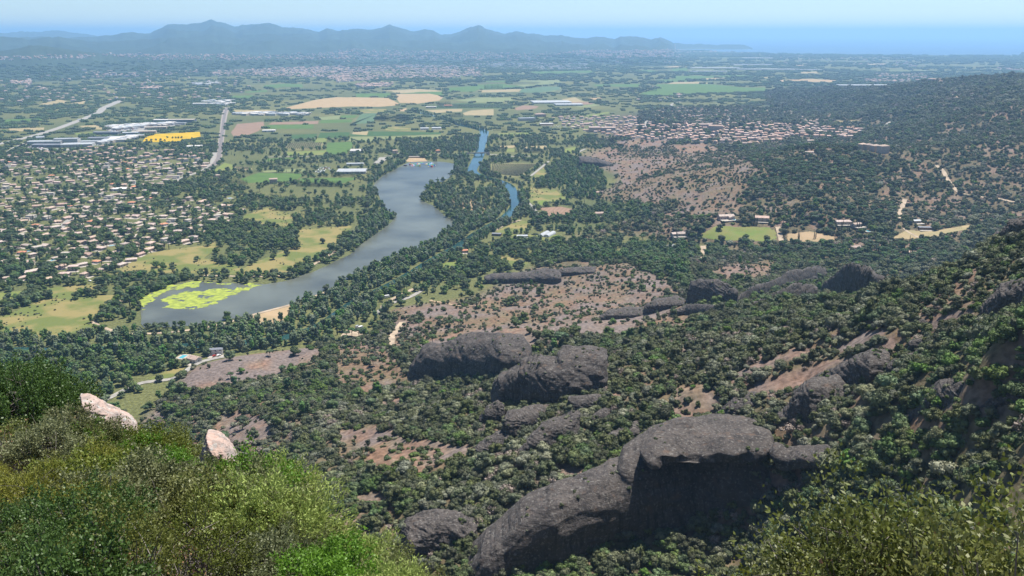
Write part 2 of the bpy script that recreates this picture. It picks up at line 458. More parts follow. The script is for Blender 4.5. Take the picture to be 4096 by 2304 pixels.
def build_terrain():
    na, nr = GX.shape
    verts = np.stack([GX.ravel(), GY.ravel(), GZ.ravel()], 1)
    idx = np.arange(na * nr).reshape(na, nr)
    f = np.stack([idx[:-1, :-1].ravel(), idx[1:, :-1].ravel(), idx[1:, 1:].ravel(), idx[:-1, 1:].ravel()], 1)[:, ::-1]
    me = mesh_from("ground", verts, f, smooth=True)
    x, y, z = verts.T
    r = np.hypot(x, y)
    u, v = project(x, y, z)
    inside = (u > 0) & (u < 1023) & (v > 0) & (v < 575) & (y > 0)
    wu, wv = ragged(u, v)
    rock = np.where(inside, look(ROCK, wu, wv), 0.25)
    n1 = fbm(x / 26, y / 26, o=5); n2 = fbm(x / 9 + 40, y / 9, o=4); n3 = fbm(x / 180, y / 180, o=4)
    plain = np.stack([0.085 + 0.09 * (n3 - .3), 0.098 + 0.065 * (n3 - .3), 0.034 + 0.02 * n3], 1)
    soil = np.array([0.20, 0.118, 0.082]); stone = np.array([0.155, 0.125, 0.113]); dry = np.array([0.20, 0.15, 0.09]); duff = np.array([0.075, 0.073, 0.040])
    w = np.clip((rock * 1.0 + (n1 - .5) * 2.4 + (n2 - .5) * 0.9), 0, 1)[:, None]
    base = soil * (1 - np.clip((n2 - .4) * 3, 0, 1)[:, None]) + dry * np.clip((n2 - .4) * 3, 0, 1)[:, None]
    hillc = base * (1 - w) + stone * w
    dens = np.where(inside, look(DENS, wu, wv), -1)
    cover = np.where(dens < 0, 0.8, np.clip(dens * .9, 0, .6))[:, None] * np.clip((0.72 - n1) * 3.4, 0, 1)[:, None]
    hillc = hillc * (1 - cover) + duff * cover
    h = np.clip((z - .5) / 4, 0, 1)[:, None]
    far = np.clip((r - 2600) / 1500, 0, 1)[:, None]
    mtn = np.array([0.036, 0.052, 0.030]) * (0.75 + 0.6 * fbm(x / 300, y / 300, o=4))[:, None]
    hc = hillc * (1 - far) + mtn * far
    near = np.clip((60 - r) / 30, 0, 1)[:, None]
    col = plain * (1 - h) + hc * h
    col = col * (1 - near) + np.array([0.17, 0.115, 0.075]) * near
    col = np.clip(col, 0.01, 1)
    ca = me.color_attributes.new("tint", 'FLOAT_COLOR', 'POINT')
    ca.data.foreach_set("color", np.concatenate([col, np.ones((len(col), 1))], 1).astype(np.float32).ravel())
    m = bpy.data.materials.new("ground"); m.use_nodes = True
    nt = m.node_tree; N, L = nt.nodes, nt.links; b = N["Principled BSDF"]
    b.inputs["Roughness"].default_value = 0.95; b.inputs["Specular IOR Level"].default_value = 0.1
    at = N.new("ShaderNodeAttribute"); at.attribute_name = "tint"
    tc = N.new("ShaderNodeTexCoord")
    nz = N.new("ShaderNodeTexNoise"); nz.inputs["Scale"].default_value = 0.35; nz.inputs["Detail"].default_value = 8
    L.new(tc.outputs["Object"], nz.inputs["Vector"])
    mr = N.new("ShaderNodeMapRange"); mr.inputs["From Min"].default_value = .3; mr.inputs["From Max"].default_value = .7
    mr.inputs["To Min"].default_value = 0.55; mr.inputs["To Max"].default_value = 1.4
    L.new(nz.outputs["Fac"], mr.inputs["Value"])
    vm = N.new("ShaderNodeVectorMath"); vm.operation = 'SCALE'
    L.new(at.outputs["Color"], vm.inputs[0]); L.new(mr.outputs[0], vm.inputs["Scale"])
    L.new(vm.outputs[0], b.inputs["Base Color"])
    bp = N.new("ShaderNodeBump"); bp.inputs["Strength"].default_value = 0.7; bp.inputs["Distance"].default_value = 0.8
    L.new(nz.outputs["Fac"], bp.inputs["Height"]); L.new(bp.outputs[0], b.inputs["Normal"])
    me.materials.append(m)
    return tag(obj("ground", me), kind="structure")
build_terrain()

def nearest(anchors, u, v):
    return min(anchors, key=lambda a: (a[0] - u) ** 2 + ((a[1] - v) * 2) ** 2)[2]
TREE_AT = [(70, 315, "on the big meadow left of the algae"), (150, 335, "along the river below the algae bay"), (60, 370, "in the dense wood below the first road"), (150, 375, "in the dense wood beside the winding road"), (250, 350, "by the river near the white house"), (240, 290, "on the shore above the algae"),
   (190, 245, "on the meadow below the suburb"), (270, 245, "in the dark grove on the meadow"), (300, 262, "on the lakeside meadow"), (340, 250, "on the western lake bank"), (400, 200, "on the lake bank by the sandy spit"), (330, 210, "on the dry meadow behind the lake bank"), (300, 325, "beside the sandy triangle by the lake"), (360, 300, "on the bank between lake and river"),
   (430, 250, "on the strip between lake and river"), (470, 205, "on the sandy peninsula"), (500, 220, "on the river bend by the peninsula"), (395, 330, "by the parked camper vans"), (440, 285, "on the river bank by the grassy track"), (480, 275, "on the lawn above the river"), (550, 245, "beside the polytunnels"), (560, 190, "in the wood at the foot of the brown hill"), (520, 165, "around the striped vineyard"),
   (620, 250, "beside the palm garden"), (720, 215, "behind the big lawn"), (780, 230, "around the cypress orchard"), (700, 270, "behind the valley end dome"), (800, 255, "in the pine valley behind the crest"), (880, 245, "in the pine valley by the bungalow"), (950, 235, "around the dry meadow"), (800, 180, "on the hill below the village"), (900, 200, "on the hillside by the pale track"), (700, 190, "on the brown hill"), (640, 140, "at the village edge"),
   (780, 130, "inside the village"), (430, 320, "on the heath above the grassy track"), (455, 335, "on the heath behind the streaked cliff"), (380, 350, "on the slope by the dusty lane"), (240, 380, "on the bare slab"), (30, 255, "in the lower suburb"), (90, 260, "in the lower suburb by the meadow"), (120, 215, "in the middle of the suburb"), (40, 200, "in the western suburb"), (200, 200, "in the eastern suburb"), (100, 165, "in the upper suburb"), (190, 160, "in the upper suburb by the railway"),
   (230, 190, "by the railway bend"), (300, 180, "around the green vineyard by the manor"), (350, 180, "beside the nursery hall"), (260, 150, "in the scrub by the railway"), (350, 130, "between the central fields"), (430, 140, "in the wood above the lake beach"), (400, 160, "around the lake beach"), (475, 170, "along the river below the bridge"), (480, 140, "along the river above the bridge"), (150, 130, "around the sunflower field"), (60, 120, "around the business park"), (560, 130, "in the park wood by the school")]
SHRUB_AT = [(700, 545, "in the gully before the tortoise shaped rock"), (620, 560, "at the foot of the tortoise shaped rock"), (800, 500, "under the head of the tortoise shaped rock"), (850, 440, "right of the tortoise head"), (780, 570, "above the ledge bushes"), (860, 500, "behind the ledge oak bushes"), (930, 450, "on the green slope behind the ledge oak bushes"), (990, 470, "on the steep slope behind the ledge oak bushes"), (1000, 420, "below the tilted slab"), (950, 430, "below the sunlit rock step"),
   (900, 400, "beside the sunlit rock step"), (870, 410, "below the whaleback ridges"), (700, 410, "behind the domed shell"), (640, 430, "behind the tortoise tail"), (580, 460, "between the rock fins and the tortoise tail"), (560, 490, "above the tortoise tail"), (500, 490, "left of the tortoise tail"), (450, 480, "below the rock fins"), (430, 510, "behind the rounded grey boulder"), (480, 545, "beside the rounded grey boulder"), (390, 500, "on the slope left of the grey boulder"), (350, 460, "on the slope beyond the spur"), (430, 410, "in the wood under the streaked cliff"), (1000, 340, "below the blocky shoulder"), (960, 320, "on the ridge below the rock tower")]
VILLA_AT = [(20, 270, "beside the far left lake meadow"), (70, 255, "above the lake meadow"), (120, 262, "at the lake meadow edge"), (150, 240, "next to the stepped terrace pool"), (180, 225, "below the white twin roofed hall"), (120, 200, "beside the white twin roofed hall"), (40, 230, "along the sandy suburb lane"), (30, 190, "around the white modern houses"), (80, 185, "in the middle pine belt"), (160, 185, "near the railway bend"), (190, 170, "beside the railway"), (30, 160, "below the highway junction"), (90, 158, "below the business park"), (150, 155, "below the sunflower field")]
TOWN_AT = [(600, 120, "next to the school"), (640, 135, "by the apartment blocks"), (620, 150, "at the hill foot"), (680, 130, "on the main street"), (700, 110, "by the northern road"), (730, 128, "around the church"), (760, 115, "in the upper estate"), (790, 140, "in the terraced rows"), (720, 143, "in the lower terraced rows"), (830, 130, "in the pine edge estate"), (850, 118, "at the wood edge")]

NEAR_AT = [(110, 445, "below the large pink granite boulder"), (30, 435, "around the pale boulder slab"), (20, 375, "behind the pale boulder slab"), (215, 485, "below the grooved pink boulder"), (165, 440, "between the two big pink boulders"), (270, 515, "around the small pink rock face"), (250, 460, "right behind the grooved pink boulder"), (40, 490, "in the heath patch of the spur"), (50, 560, "below the heath patch of the spur"), (120, 500, "in the middle of the spur"),
   (150, 560, "at the foot of the spur"), (250, 560, "low on the spur"), (320, 530, "at the steep drop of the spur"), (370, 570, "at the outer tip of the spur"), (890, 480, "at the tall leader on the ledge"), (780, 560, "at the inner end of the ledge"), (1010, 500, "at the outer end of the ledge"), (920, 560, "in the middle of the ledge")]
# ------------------------------------------------------------------ flat sheets: water, fields, roads
def sheet(name, poly, z, m, keep=True, kind="structure", jit=0.0):
    pts = []
    n = len(poly)
    for i in range(n):                                    # refine the outline and break its straightness a little
        (u0, v0), (u1, v1) = poly[i], poly[(i + 1) % n]
        k = max(1, int(math.hypot(u1 - u0, v1 - v0) / 5)) if jit else 1
        for q in range(k):
            f = q / k
            a, b = u0 + (u1 - u0) * f, v0 + (v1 - v0) * f
            if jit and q: a += random.uniform(-jit, jit); b += random.uniform(-jit, jit) * .5
            pts.append((a, b))
    vs_ = []
    for (u, v) in pts:
        x, y = at_z(u, v, z); vs_.append((float(x), float(y), 0.0))
    c = np.mean(vs_, axis=0)
    me = bpy.data.meshes.new(name)
    import bmesh
    bm = bmesh.new()
    bv = [bm.verts.new((p[0] - c[0], p[1] - c[1], 0)) for p in vs_]
    f = bm.faces.new(bv)
    if f.normal.z < 0 or True:
        bm.normal_update()
        if f.normal.z < 0: bmesh.ops.reverse_faces(bm, faces=[f])
    bmesh.ops.triangulate(bm, faces=bm.faces[:])
    bm.to_mesh(me); bm.free()
    me.materials.append(m)
    o = obj(name, me, loc=(c[0], c[1], z))
    if kind: o["kind"] = kind
    if keep: fill(KEEP, poly, 1.0)
    return o

def drape_strip(name, pts, width, m, lift=0.25, kind="structure", ground=None, keep=True, closed=False):
    """a road or river strip along picture points, laid on the terrain"""
    P3 = seen([p[0] for p in pts], [p[1] for p in pts]) if ground is None else \
        np.array([[*map(float, at_z(p[0], p[1], ground)), ground] for p in pts])
    d = np.r_[0, np.cumsum(np.hypot(*np.diff(P3[:, :2], axis=0).T))]
    n = int(min(160, max(len(pts) * 4, d[-1] / 12)))
    s = np.linspace(0, d[-1], n)
    X = np.interp(s, d, P3[:, 0]); Y = np.interp(s, d, P3[:, 1])
    k = np.array([1, 2, 3, 2, 1]) / 9.0
    if n > 12:
        X[2:-2] = np.convolve(X, k, 'valid'); Y[2:-2] = np.convolve(Y, k, 'valid')
    tx, ty = np.gradient(X), np.gradient(Y); l = np.maximum(np.hypot(tx, ty), 1e-6); nx, ny = -ty / l, tx / l
    w = width * 0.5 if np.isscalar(width) else np.interp(np.linspace(0, 1, n), np.linspace(0, 1, len(width)), width) * 0.5
    rows = []
    for f in (-1, -.33, .33, 1):
        rx, ry = X + nx * w * f, Y + ny * w * f
        rz = ground_z(rx, ry) if ground is None else np.full(n, ground)
        rows.append(np.stack([rx, ry, rz], 1))
    zc = np.max([q[:, 2] for q in rows], axis=0)
    V = []
    for q in rows:
        q[:, 2] = np.maximum(q[:, 2], zc - 0.6) + lift; V.append(q)
    V = np.array(V)                                        # 4,n,3
    idx = np.arange(4 * n).reshape(4, n)
    f = np.stack([idx[:-1, :-1].ravel(), idx[:-1, 1:].ravel(), idx[1:, 1:].ravel(), idx[1:, :-1].ravel()], 1)[:, ::-1]
    V = V.reshape(-1, 3); c = V.mean(0)
    o = obj(name, mesh_from(name, V - c, f, [m], smooth=True), loc=c)
    if kind: o["kind"] = kind
    if keep:
        uu, vv = project(V[:, 0], V[:, 1], V[:, 2]); uv = np.stack([uu, vv], 1).reshape(4, n, 2)
        for i in range(n - 1):
            fill(KEEP, [uv[0, i] + (0, 0), uv[0, i + 1], uv[3, i + 1], uv[3, i]], 1.0)
            for q in (uv[1, i], uv[2, i]):
                KEEP[min(MH - 1, max(0, int(q[1] * 2))), min(MW - 1, max(0, int(q[0] * 2)))] = 1
    return o

def water_mat(name, col, rough, wave, amt=.35, wscale=.12):
    m = mat(name, col, rough=rough, scale=0.01, amt=amt, bump=0, spec=0.5)
    nt = m.node_tree; N, L = nt.nodes, nt.links; b = N["Principled BSDF"]
    tc = N.new("ShaderNodeTexCoord"); n2 = N.new("ShaderNodeTexNoise"); n2.inputs["Scale"].default_value = wscale; n2.inputs["Detail"].default_value = 6
    mp = N.new("ShaderNodeMapping"); mp.inputs["Scale"].default_value = (1.0, 2.2, 1.0); mp.inputs["Rotation"].default_value = (0, 0, 0.6)
    L.new(tc.outputs["Object"], mp.inputs[0]); L.new(mp.outputs[0], n2.inputs["Vector"])
    bp = N.new("ShaderNodeBump"); bp.inputs["Strength"].default_value = wave; bp.inputs["Distance"].default_value = 0.5
    L.new(n2.outputs["Fac"], bp.inputs["Height"]); L.new(bp.outputs[0], b.inputs["Normal"])
    b.inputs["IOR"].default_value = 1.33
    return m

M_LAKE = water_mat("lake_water", (0.088, 0.095, 0.076), 0.28, 0.25)
M_RIVER = water_mat("river_water", (0.018, 0.052, 0.050), 0.10, 0.06)
M_SEA = water_mat("sea_water", (0.02, 0.07, 0.13), 0.28, 0.15, amt=.12)

LAKE = (P('L', 290,1449,330,1380,420,1300,560,1230,640,1180,740,1130,980,1112,1200,1118,1340,1142,1352,1190,1320,1270,1270,1330,1200,1370,1050,1385,990,1449) +
        P('E', 606,92,700,132,770,190,800,218,880,245,850,290,720,400,500,490,250,590,0,705) +
        P('D', 2460,725,2150,865,1800,945,1500,1010,1300,1022,1060,1030,1035,1000,1040,960,1028,850,1100,782,1250,722,1400,688,1700,702,1950,712,2120,682,2300,622,2574,492) +
        P('E', 50,530,170,420,330,310,400,250,440,196,400,188,340,150,305,60,280,10))
sheet("lake", LAKE, 0.30, M_LAKE, jit=0.35)
RIVER_NEAR = P('D', -300,1195,0,1195,400,1202,800,1190,1200,1172,1600,1160,2030,1130,2300,1060) + P('E', 0,945,60,880,150,830,300,765,450,690,560,625,700,535,880,440,960,385,1050,320,1150,270,1230,225,1315,140,1292,50) + P('L', 2060,1420,1880,1350,1650,1300,1560,1240,1620,1130,1660,1050,1690,950,1710,850,1735,720,1600,680,1420,648,1340,610,1180,560,1050,520,950,500,870,485,830,455)
drape_strip("river", RIVER_NEAR, [16] * 7 + [18, 19, 20, 22, 26, 26, 20, 26, 28, 28, 26, 13, 13, 13, 13], M_RIVER, lift=0.36, ground=0.0)
M_SAND = mat("sand", (0.33, 0.24, 0.15), scale=.08, amt=.25)
M_TRACK = mat("track_dust", (0.33, 0.26, 0.185), scale=.1, amt=.2)
M_ASPH = mat("asphalt", (0.14, 0.137, 0.133), scale=.2, amt=.2)
M_ROADP = mat("pale_road", (0.26, 0.245, 0.22), scale=.2, amt=.15)

# the sea
def build_sea():
    line = P('C', -700,372,-200,368,150,366,300,379,560,389,850,396,1160,402,1800,406,2574,410,3000,412)
    pts = [tuple(map(float, at_z(u, v, 0))) for u, v in line]
    verts = [(x, y, 0) for x, y in pts]
    for x, y in pts:
        r = math.hypot(x, y); verts.append((x / r * 66000, y / r * 66000, 0))
    n = len(pts)
    faces = [(i, i + 1, n + i + 1, n + i) for i in range(n - 1)]
    o = obj("sea", mesh_from("sea", verts, [f for f in faces], [M_SEA]), loc=(0, 0, 1.2))
    tag(o, kind="structure")
    for i in range(len(line) - 1):
        fill(KEEP, [line[i], line[i + 1], (line[i + 1][0], 37), (line[i][0], 37)], 1.0)
build_sea()

# algae drifting on the lake
def build_algae():
    big = P('D', 1190,830,1290,790,1400,760,1560,745,1640,735,1720,752,1750,720,1600,712,1490,705,1440,735,1330,735,1250,760,1180,780,1120,830,1060,860,1040,900,1028,850,1060,800,1150,755,1250,718,1400,690,1500,692,1620,705,1850,712,1930,722,1840,745,1700,800,1600,835,1540,880,1400,900,1280,888,1190,890,1260,860)
    hole = P('D', 1400,745,1500,712,1600,720,1700,735,1720,750,1640,742,1560,755,1470,762)
    M = np.zeros((MH, MW), np.float32); fill(M, big); 
    for q in (P('D', 1050,905,1090,905,1085,912,1050,912), P('D', 1060,940,1110,935,1100,950,1060,955)): fill(M, q)
    fill(M, hole, 0.0)
    xs, ys = at_z(*[np.array(q) for q in zip(*big)], 0.0)
    g = 2.0
    X, Y = np.meshgrid(np.arange(xs.min(), xs.max(), g), np.arange(ys.min(), ys.max(), g))
    u, v = project(X, Y, np.zeros_like(X))
    du = (fbm(X / 14, Y / 14, o=4) - .5) * 9
    ins = look(M, u + du, v + (fbm(X / 14 + 50, Y / 14, o=4) - .5) * 5) > .5
    ins &= look(M, u, v) >= 0
    n = fbm(X / 9, Y / 9, o=5)
    M2 = np.zeros_like(M); M2[2:-2, 2:-2] = (M[4:, 2:-2] + M[:-4, 2:-2] + M[2:-2, 4:] + M[2:-2, :-4]) / 4
    ins &= n > 0.36 + .16 * (1 - look(M2, u, v))
    dx = (rng.random((X.shape[0] + 1, X.shape[1] + 1, 2)) - .5) * .9
    GXx, GYy = np.meshgrid(np.arange(X.shape[1] + 1) * g + X[0, 0] - g / 2, np.arange(X.shape[0] + 1) * g + Y[0, 0] - g / 2)
    V = np.stack([GXx + dx[..., 0], GYy + dx[..., 1], np.full(GXx.shape, 0.0)], -1)
    V[..., 2] = rng.random(GXx.shape) * .05
    idx = np.arange(V.shape[0] * V.shape[1]).reshape(V.shape[:2])
    f = np.stack([idx[:-1, :-1][ins], idx[:-1, 1:][ins], idx[1:, 1:][ins], idx[1:, :-1][ins]], 1)
    m = mat("algae", (0.30, 0.35, 0.045), rough=.85, scale=.14, col2=(0.16, 0.20, 0.04), detail=8.0)
    c = V.reshape(-1, 3).mean(0); c[2] = 0
    o = obj("algae", mesh_from("algae", V.reshape(-1, 3) - c, f, [m]), loc=(c[0], c[1], 0.36))
    tag(o, "bright yellow green algae mats floating on the near end of the lake", "algae", kind="stuff")
build_algae()

# fields
FC = {}
def fmat(kind):
    if kind in FC: return FC[kind]
    c, c2 = {'wheat': ((0.360, 0.259, 0.144), (0.302, 0.216, 0.115)), 'tan': ((0.317, 0.245, 0.137), (0.245, 0.209, 0.108)), 'brown': ((0.238, 0.155, 0.108), (0.202, 0.137, 0.094)),
             'green': ((0.083, 0.144, 0.032), (0.065, 0.115, 0.029)), 'vine': ((0.036, 0.086, 0.022), (0.054, 0.094, 0.029)), 'pale': ((0.180, 0.194, 0.086), (0.144, 0.173, 0.072)),
             'meadow': ((0.216, 0.180, 0.072), (0.115, 0.137, 0.040)), 'yellow': ((0.50, 0.31, 0.004), (0.36, 0.25, 0.01)), 'bluegreen': ((0.094, 0.144, 0.072), (0.072, 0.122, 0.065)),
             'lawn': ((0.122, 0.173, 0.040), (0.173, 0.173, 0.058)), 'sand': ((0.360, 0.259, 0.158), (0.288, 0.216, 0.122)), 'orchard': ((0.187, 0.158, 0.079), (0.130, 0.144, 0.050))}[kind]
    m = mat("field_" + kind, c, scale=0.035 if kind != 'meadow' else .022, col2=c2, spec=.1, coords='Object', detail=9.0)
    if kind == 'meadow':
        q = [n for n in m.node_tree.nodes if n.type == 'MAP_RANGE'][0]; q.inputs['From Min'].default_value = .44; q.inputs['From Max'].default_value = .56
    if kind in ('wheat', 'green', 'brown', 'vine'):              # fine tractor rows
        nt = m.node_tree; N, L = nt.nodes, nt.links; b = N["Principled BSDF"]
        tc = N.new("ShaderNodeTexCoord"); wv = N.new("ShaderNodeTexWave"); wv.inputs["Scale"].default_value = 0.045; wv.inputs["Distortion"].default_value = .6
        mp = N.new("ShaderNodeMapping"); mp.inputs["Rotation"].default_value = (0, 0, .25)
        L.new(tc.outputs["Object"], mp.inputs[0]); L.new(mp.outputs[0], wv.inputs["Vector"])
        old = b.inputs["Base Color"].links[0].from_socket
        mr = N.new("ShaderNodeMapRange"); mr.inputs["To Min"].default_value = .9; mr.inputs["To Max"].default_value = 1.08
        L.new(wv.outputs["Fac"], mr.inputs["Value"])
        vm = N.new("ShaderNodeVectorMath"); vm.operation = 'SCALE'; L.new(old, vm.inputs[0]); L.new(mr.outputs[0], vm.inputs["Scale"])
        L.new(vm.outputs[0], b.inputs["Base Color"])
    FC[kind] = m
    return m
PENINSULA_SAND = P('E', 820,90,900,84,1010,80,1060,120,1120,150,1090,190,1050,210,980,170,900,180,870,130)
FIELDS = [
    ('wheat', P('K', 1400,430,1800,320,2080,285,2576,290) + P('L', 330,292,500,295,640,375,600,390,370,410,0,405) + P('K', 1700,430,1450,440)),
    ('wheat', P('L', 600,245,1080,240,1200,290,1150,330,870,370,720,360,640,360,600,300)),
    ('tan', P('K', 760,450,1300,450,1290,475,900,490,770,485)),
    ('brown', P('K', 800,630,1140,600,1150,650,1080,720,950,770,830,805,760,800,720,740,770,680)),
    ('brown', P('K', 1250,610,1850,590,1840,630,1200,640)),
    ('green', P('K', 1190,645,1790,635,1780,690,1190,690)), ('green', P('K', 1880,580,2290,570,2270,610,1860,620)),
    ('pale', P('K', 1850,545,2130,520,2110,570,1900,578)), ('green', P('K', 2140,520,2360,515,2310,555,2120,560)),
    ('bluegreen', P('K', 2390,500,2576,490) + P('L', 350,500,300,620,0,630) + P('K', 2300,630)),
    ('vine', P('K', 1480,770,1830,755,1820,810,1510,820)), ('vine', P('K', 1870,745,2250,735,2240,810,1840,810)),
    ('lawn', P('K', 1830,815,1960,812,1950,868,1800,870)), ('orchard', P('K', 1400,950,1480,872,1900,868,1930,900,1880,960,1420,965)),
    ('green', P('K', 1965,872,2280,860,2290,920,2200,1020,2060,1040,1935,1000)),
    ('pale', P('K', 2245,812,2576,800) + P('L', 324,800,324,860) + P('K', 2230,850)), ('tan', P('K', 2290,735,2490,725,2470,775,2280,775)),
    ('lawn', P('K', 450,1260,640,1130,760,1160,740,1210,560,1270)), ('tan', P('K', 770,1180,970,1190,1000,1215,800,1240,740,1225)),
    ('pale', P('K', 1120,1235,1700,1200,1690,1245,1150,1255)), ('green', P('K', 840,1340,1080,1260,1640,1270,1630,1310,1530,1360,1450,1370,940,1390)),
    ('green', P('K', 1620,1330,2300,1320,2320,1340,2180,1390,1600,1385)), ('green', P('K', 1180,1080,1520,1060,1530,1090,1190,1110)),
    ('lawn', P('K', 1410,990,1950,972,1940,1030,1420,1035)), ('green', P('K', 1120,160,1160,130,1450,110,1640,120,1650,160,1400,150,1280,170)),
    ('green', P('K', 900,215,1180,190,1190,215,930,230)), ('green', P('K', 690,290,760,265,1010,262,990,290,850,310)),
    ('yellow', P('A', 1050,1040,1070,1010,1150,985,1300,978,1470,970,1475,1005,1400,1025,1290,1040,1100,1045)),
    ('green', P('L', 80,240,530,235,500,285,80,285)), ('tan', P('L', 340,205,900,180,1200,205,1180,212,640,236,600,238,530,210)),
    ('green', P('L', 650,238,900,218,1200,214,1190,265,1100,255,1000,236)), ('green', P('L', 1220,170,1600,140,1750,80,2040,70,2000,120,2250,155,2100,170,1640,190,1600,214,1300,215)),
    ('pale', P('L', 2060,112,2210,72) + P('B', 1650,590,1640,612,1500,622) + P('L', 2250,150)),
    ('tan', P('L', 1650,195,2200,180,2180,215,1700,225)), ('bluegreen', P('L', 2210,182,2500,150,2700,150,2700,190,2400,230,2190,225)),
    ('pale', P('L', 1350,330,1640,290,2100,290,2100,330,1900,355,1640,355)), ('vine', P('L', 1100,400,1380,365,2100,370,2100,430,1700,430,1100,430)),
    ('tan', P('L', 960,450,1450,435,1440,470,1100,490)), ('tan', P('L', 1450,490,1560,455,1850,440,1850,520,1480,520)),
    ('brown', P('L', 2110,430,2230,390,2430,400,2400,430,2150,455)), ('sand', P('L', 560,465,730,425,720,470)), ('meadow', P('L', 120,450,300,435,470,440,460,490,130,490)),
    ('vine', P('L', 240,725,1170,740,1170,760,500,785,0,790,0,760,230,775)), ('pale', P('L', 0,797,500,790,1170,768,1170,810,450,830,0,860)),
    ('orchard', P('L', 1800,1150,2060,1130,2440,1140,2400,1200,2250,1290,2150,1320,1900,1300,1800,1270)),
    ('tan', P('L', 1850,920,2150,905,2100,940,1830,945)), ('tan', P('L', 2250,920,2540,910,2540,945,2260,950)), ('lawn', P('L', 2030,950,2130,950,2120,990,2010,990)),
    ('lawn', P('L', 1900,750,2310,740,2300,780,2100,785,1950,780)), ('meadow', P('L', 450,670,600,665,790,690,780,720,460,715)),
    ('green', P('M', 1480,80,1700,12,2200,0,2576,0) + P('N', 1150,0,1200,45,400,75,0,75) + P('M', 1900,100,1650,105)),
    ('pale', P('M', -60,20,500,0,350,60,-60,60)), ('tan', P('M', 470,152,640,125,760,180,820,182,560,192)), ('brown', P('M', 560,194,820,184,880,212,740,222)),
    ('pale', P('M', 770,228,890,214,960,230,800,255,640,250)), ('wheat', P('M', 830,135,980,130,990,150,880,160)),
    ('lawn', P('M', 720,365,900,340,1080,310,1090,340,960,365)), ('brown', P('M', 0,230,170,240,60,285,0,280)),
    ('lawn', P('M', 500,850,520,790,650,760,670,820,600,850)), ('meadow', P('M', 60,1290,400,1320,480,1400,450,1449,60,1449)),
    ('meadow', P('M', 100,1180,130,1100,240,1030,280,1090,300,1160,160,1200)),
    ('green', P('C', -140,622,0,614,250,618,700,660,550,680,0,690,-60,670)), ('wheat', P('C', 740,590,1000,580,1230,590,1150,605,760,600)), ('tan', P('C', 0,604,200,602,270,614,60,617,-60,618)),
    ('lawn', P('C', 610,795,620,780,715,768,715,796)), ('green', P('C', 0,560,180,556,330,568,160,582,0,580)), ('tan', P('C', 200,576,380,572,390,584,220,588)),
    ('green', P('C', 240,558,560,552,560,562,300,570)), ('tan', P('C', 560,566,740,566,730,574,580,572)), ('pale', P('C', 1480,520,1850,516,1860,526,1500,530)),
    ('wheat', P('C', 870,480,950,476,960,488,880,488)), ('tan', P('C', 1420,470,1580,464,1570,482,1450,480)), ('tan', P('C', 920,530,1060,526,1060,540,940,540)),
    ('green', P('B', 2150,520,2574,500,2574,520,2300,530)), ('tan', P('B', 2120,498,2300,480,2500,484,2574,492,2400,500)), ('green', P('B', 1870,622,2230,618,2210,640,1900,634)),
    ('green', P('B', 1380,528,1850,518,1900,532,1500,545)), ('green', P('B', 2350,588,2574,580,2574,600,2400,602)),
    ('tan', P('A', 290,768,440,730,490,745,480,760,350,775)), ('tan', P('A', 520,760,640,738,600,775)), ('tan', P('J', 110,240,570,225,560,265,140,275)),
    ('tan', P('J', 1020,205,1250,190,1320,215,1310,250,1100,245)), ('tan', P('J', 380,560,420,525,620,518,560,555)), ('lawn', P('J', 960,300,1250,280,1400,290,1250,310,1000,330)),
    ('tan', P('A', 800,530,1000,515,1000,532,820,545)), ('green', P('A', 2100,455,2260,450,2250,460,2110,462)), ('green', P('A', 20,880,300,870,310,885,20,900)),
    ('meadow', P('D', -100,960,0,955,300,830,560,800,860,790,830,880,700,930,668,990,700,1060,560,1090,300,1095,0,1095,-100,1095)),
    ('meadow', P('D', 830,620,1100,480,1300,450,1480,430,1590,400,1600,440,1500,520,1900,620,1700,640,1250,625,1000,640,880,660)),
    ('meadow', P('D', 1780,210,1960,150,2160,200,2150,240,2200,300,2100,300,1830,262)),
    ('meadow', P('D', 2190,310,2574,282) + P('E', 110,290,60,340,0,390) + P('D', 2400,480,2080,640,1700,638,1900,540,2150,440)),
    ('lawn', P('D', -60,780,170,760,160,830,0,855,-60,860)), ('meadow', P('D', 330,740,560,720,720,700,710,760,560,830,330,810)),
    ('sand', P('D', 1780,962,1950,905,2150,860,2140,930,2050,1000,1900,1000)), ('meadow', P('D', 1090,1405,1250,1340,1400,1310,1330,1370,1150,1425)),
    ('meadow', P('E', 1160,320,1350,240,1420,260,1400,320,1200,340)), ('lawn', P('E', 1210,345,1820,352,1790,392,1500,392)),
    ('meadow', P('E', 1110,490,1250,510,1400,540,1400,580,1250,575)), ('brown', P('E', 1490,150,1640,140,1740,160,1700,220,1530,220)),
    ('lawn', P('E', 1400,60,1640,40,1680,80,1500,130,1420,110)), ('sand', PENINSULA_SAND),
    ('lawn', P('E', 740,560,880,545,900,590,780,610)), ('lawn', P('E', 1570,570,1700,540,1860,550,1850,580,1620,585)),
    ('sand', P('L', 720,1110,760,1060,960,1070,1000,1110,980,1112,760,1120)), ('sand', P('J', 840,1449,960,1370,1010,1330,1030,1380,900,1449)),
]
for i, (k, poly) in enumerate(FIELDS):
    loose = poly == PENINSULA_SAND
    sheet("field" if k != 'sand' else "sand_patch", poly, 0.12 + 0.004 * (i % 12), fmat(k), jit=1.6 if loose else 0.25, keep=not loose)
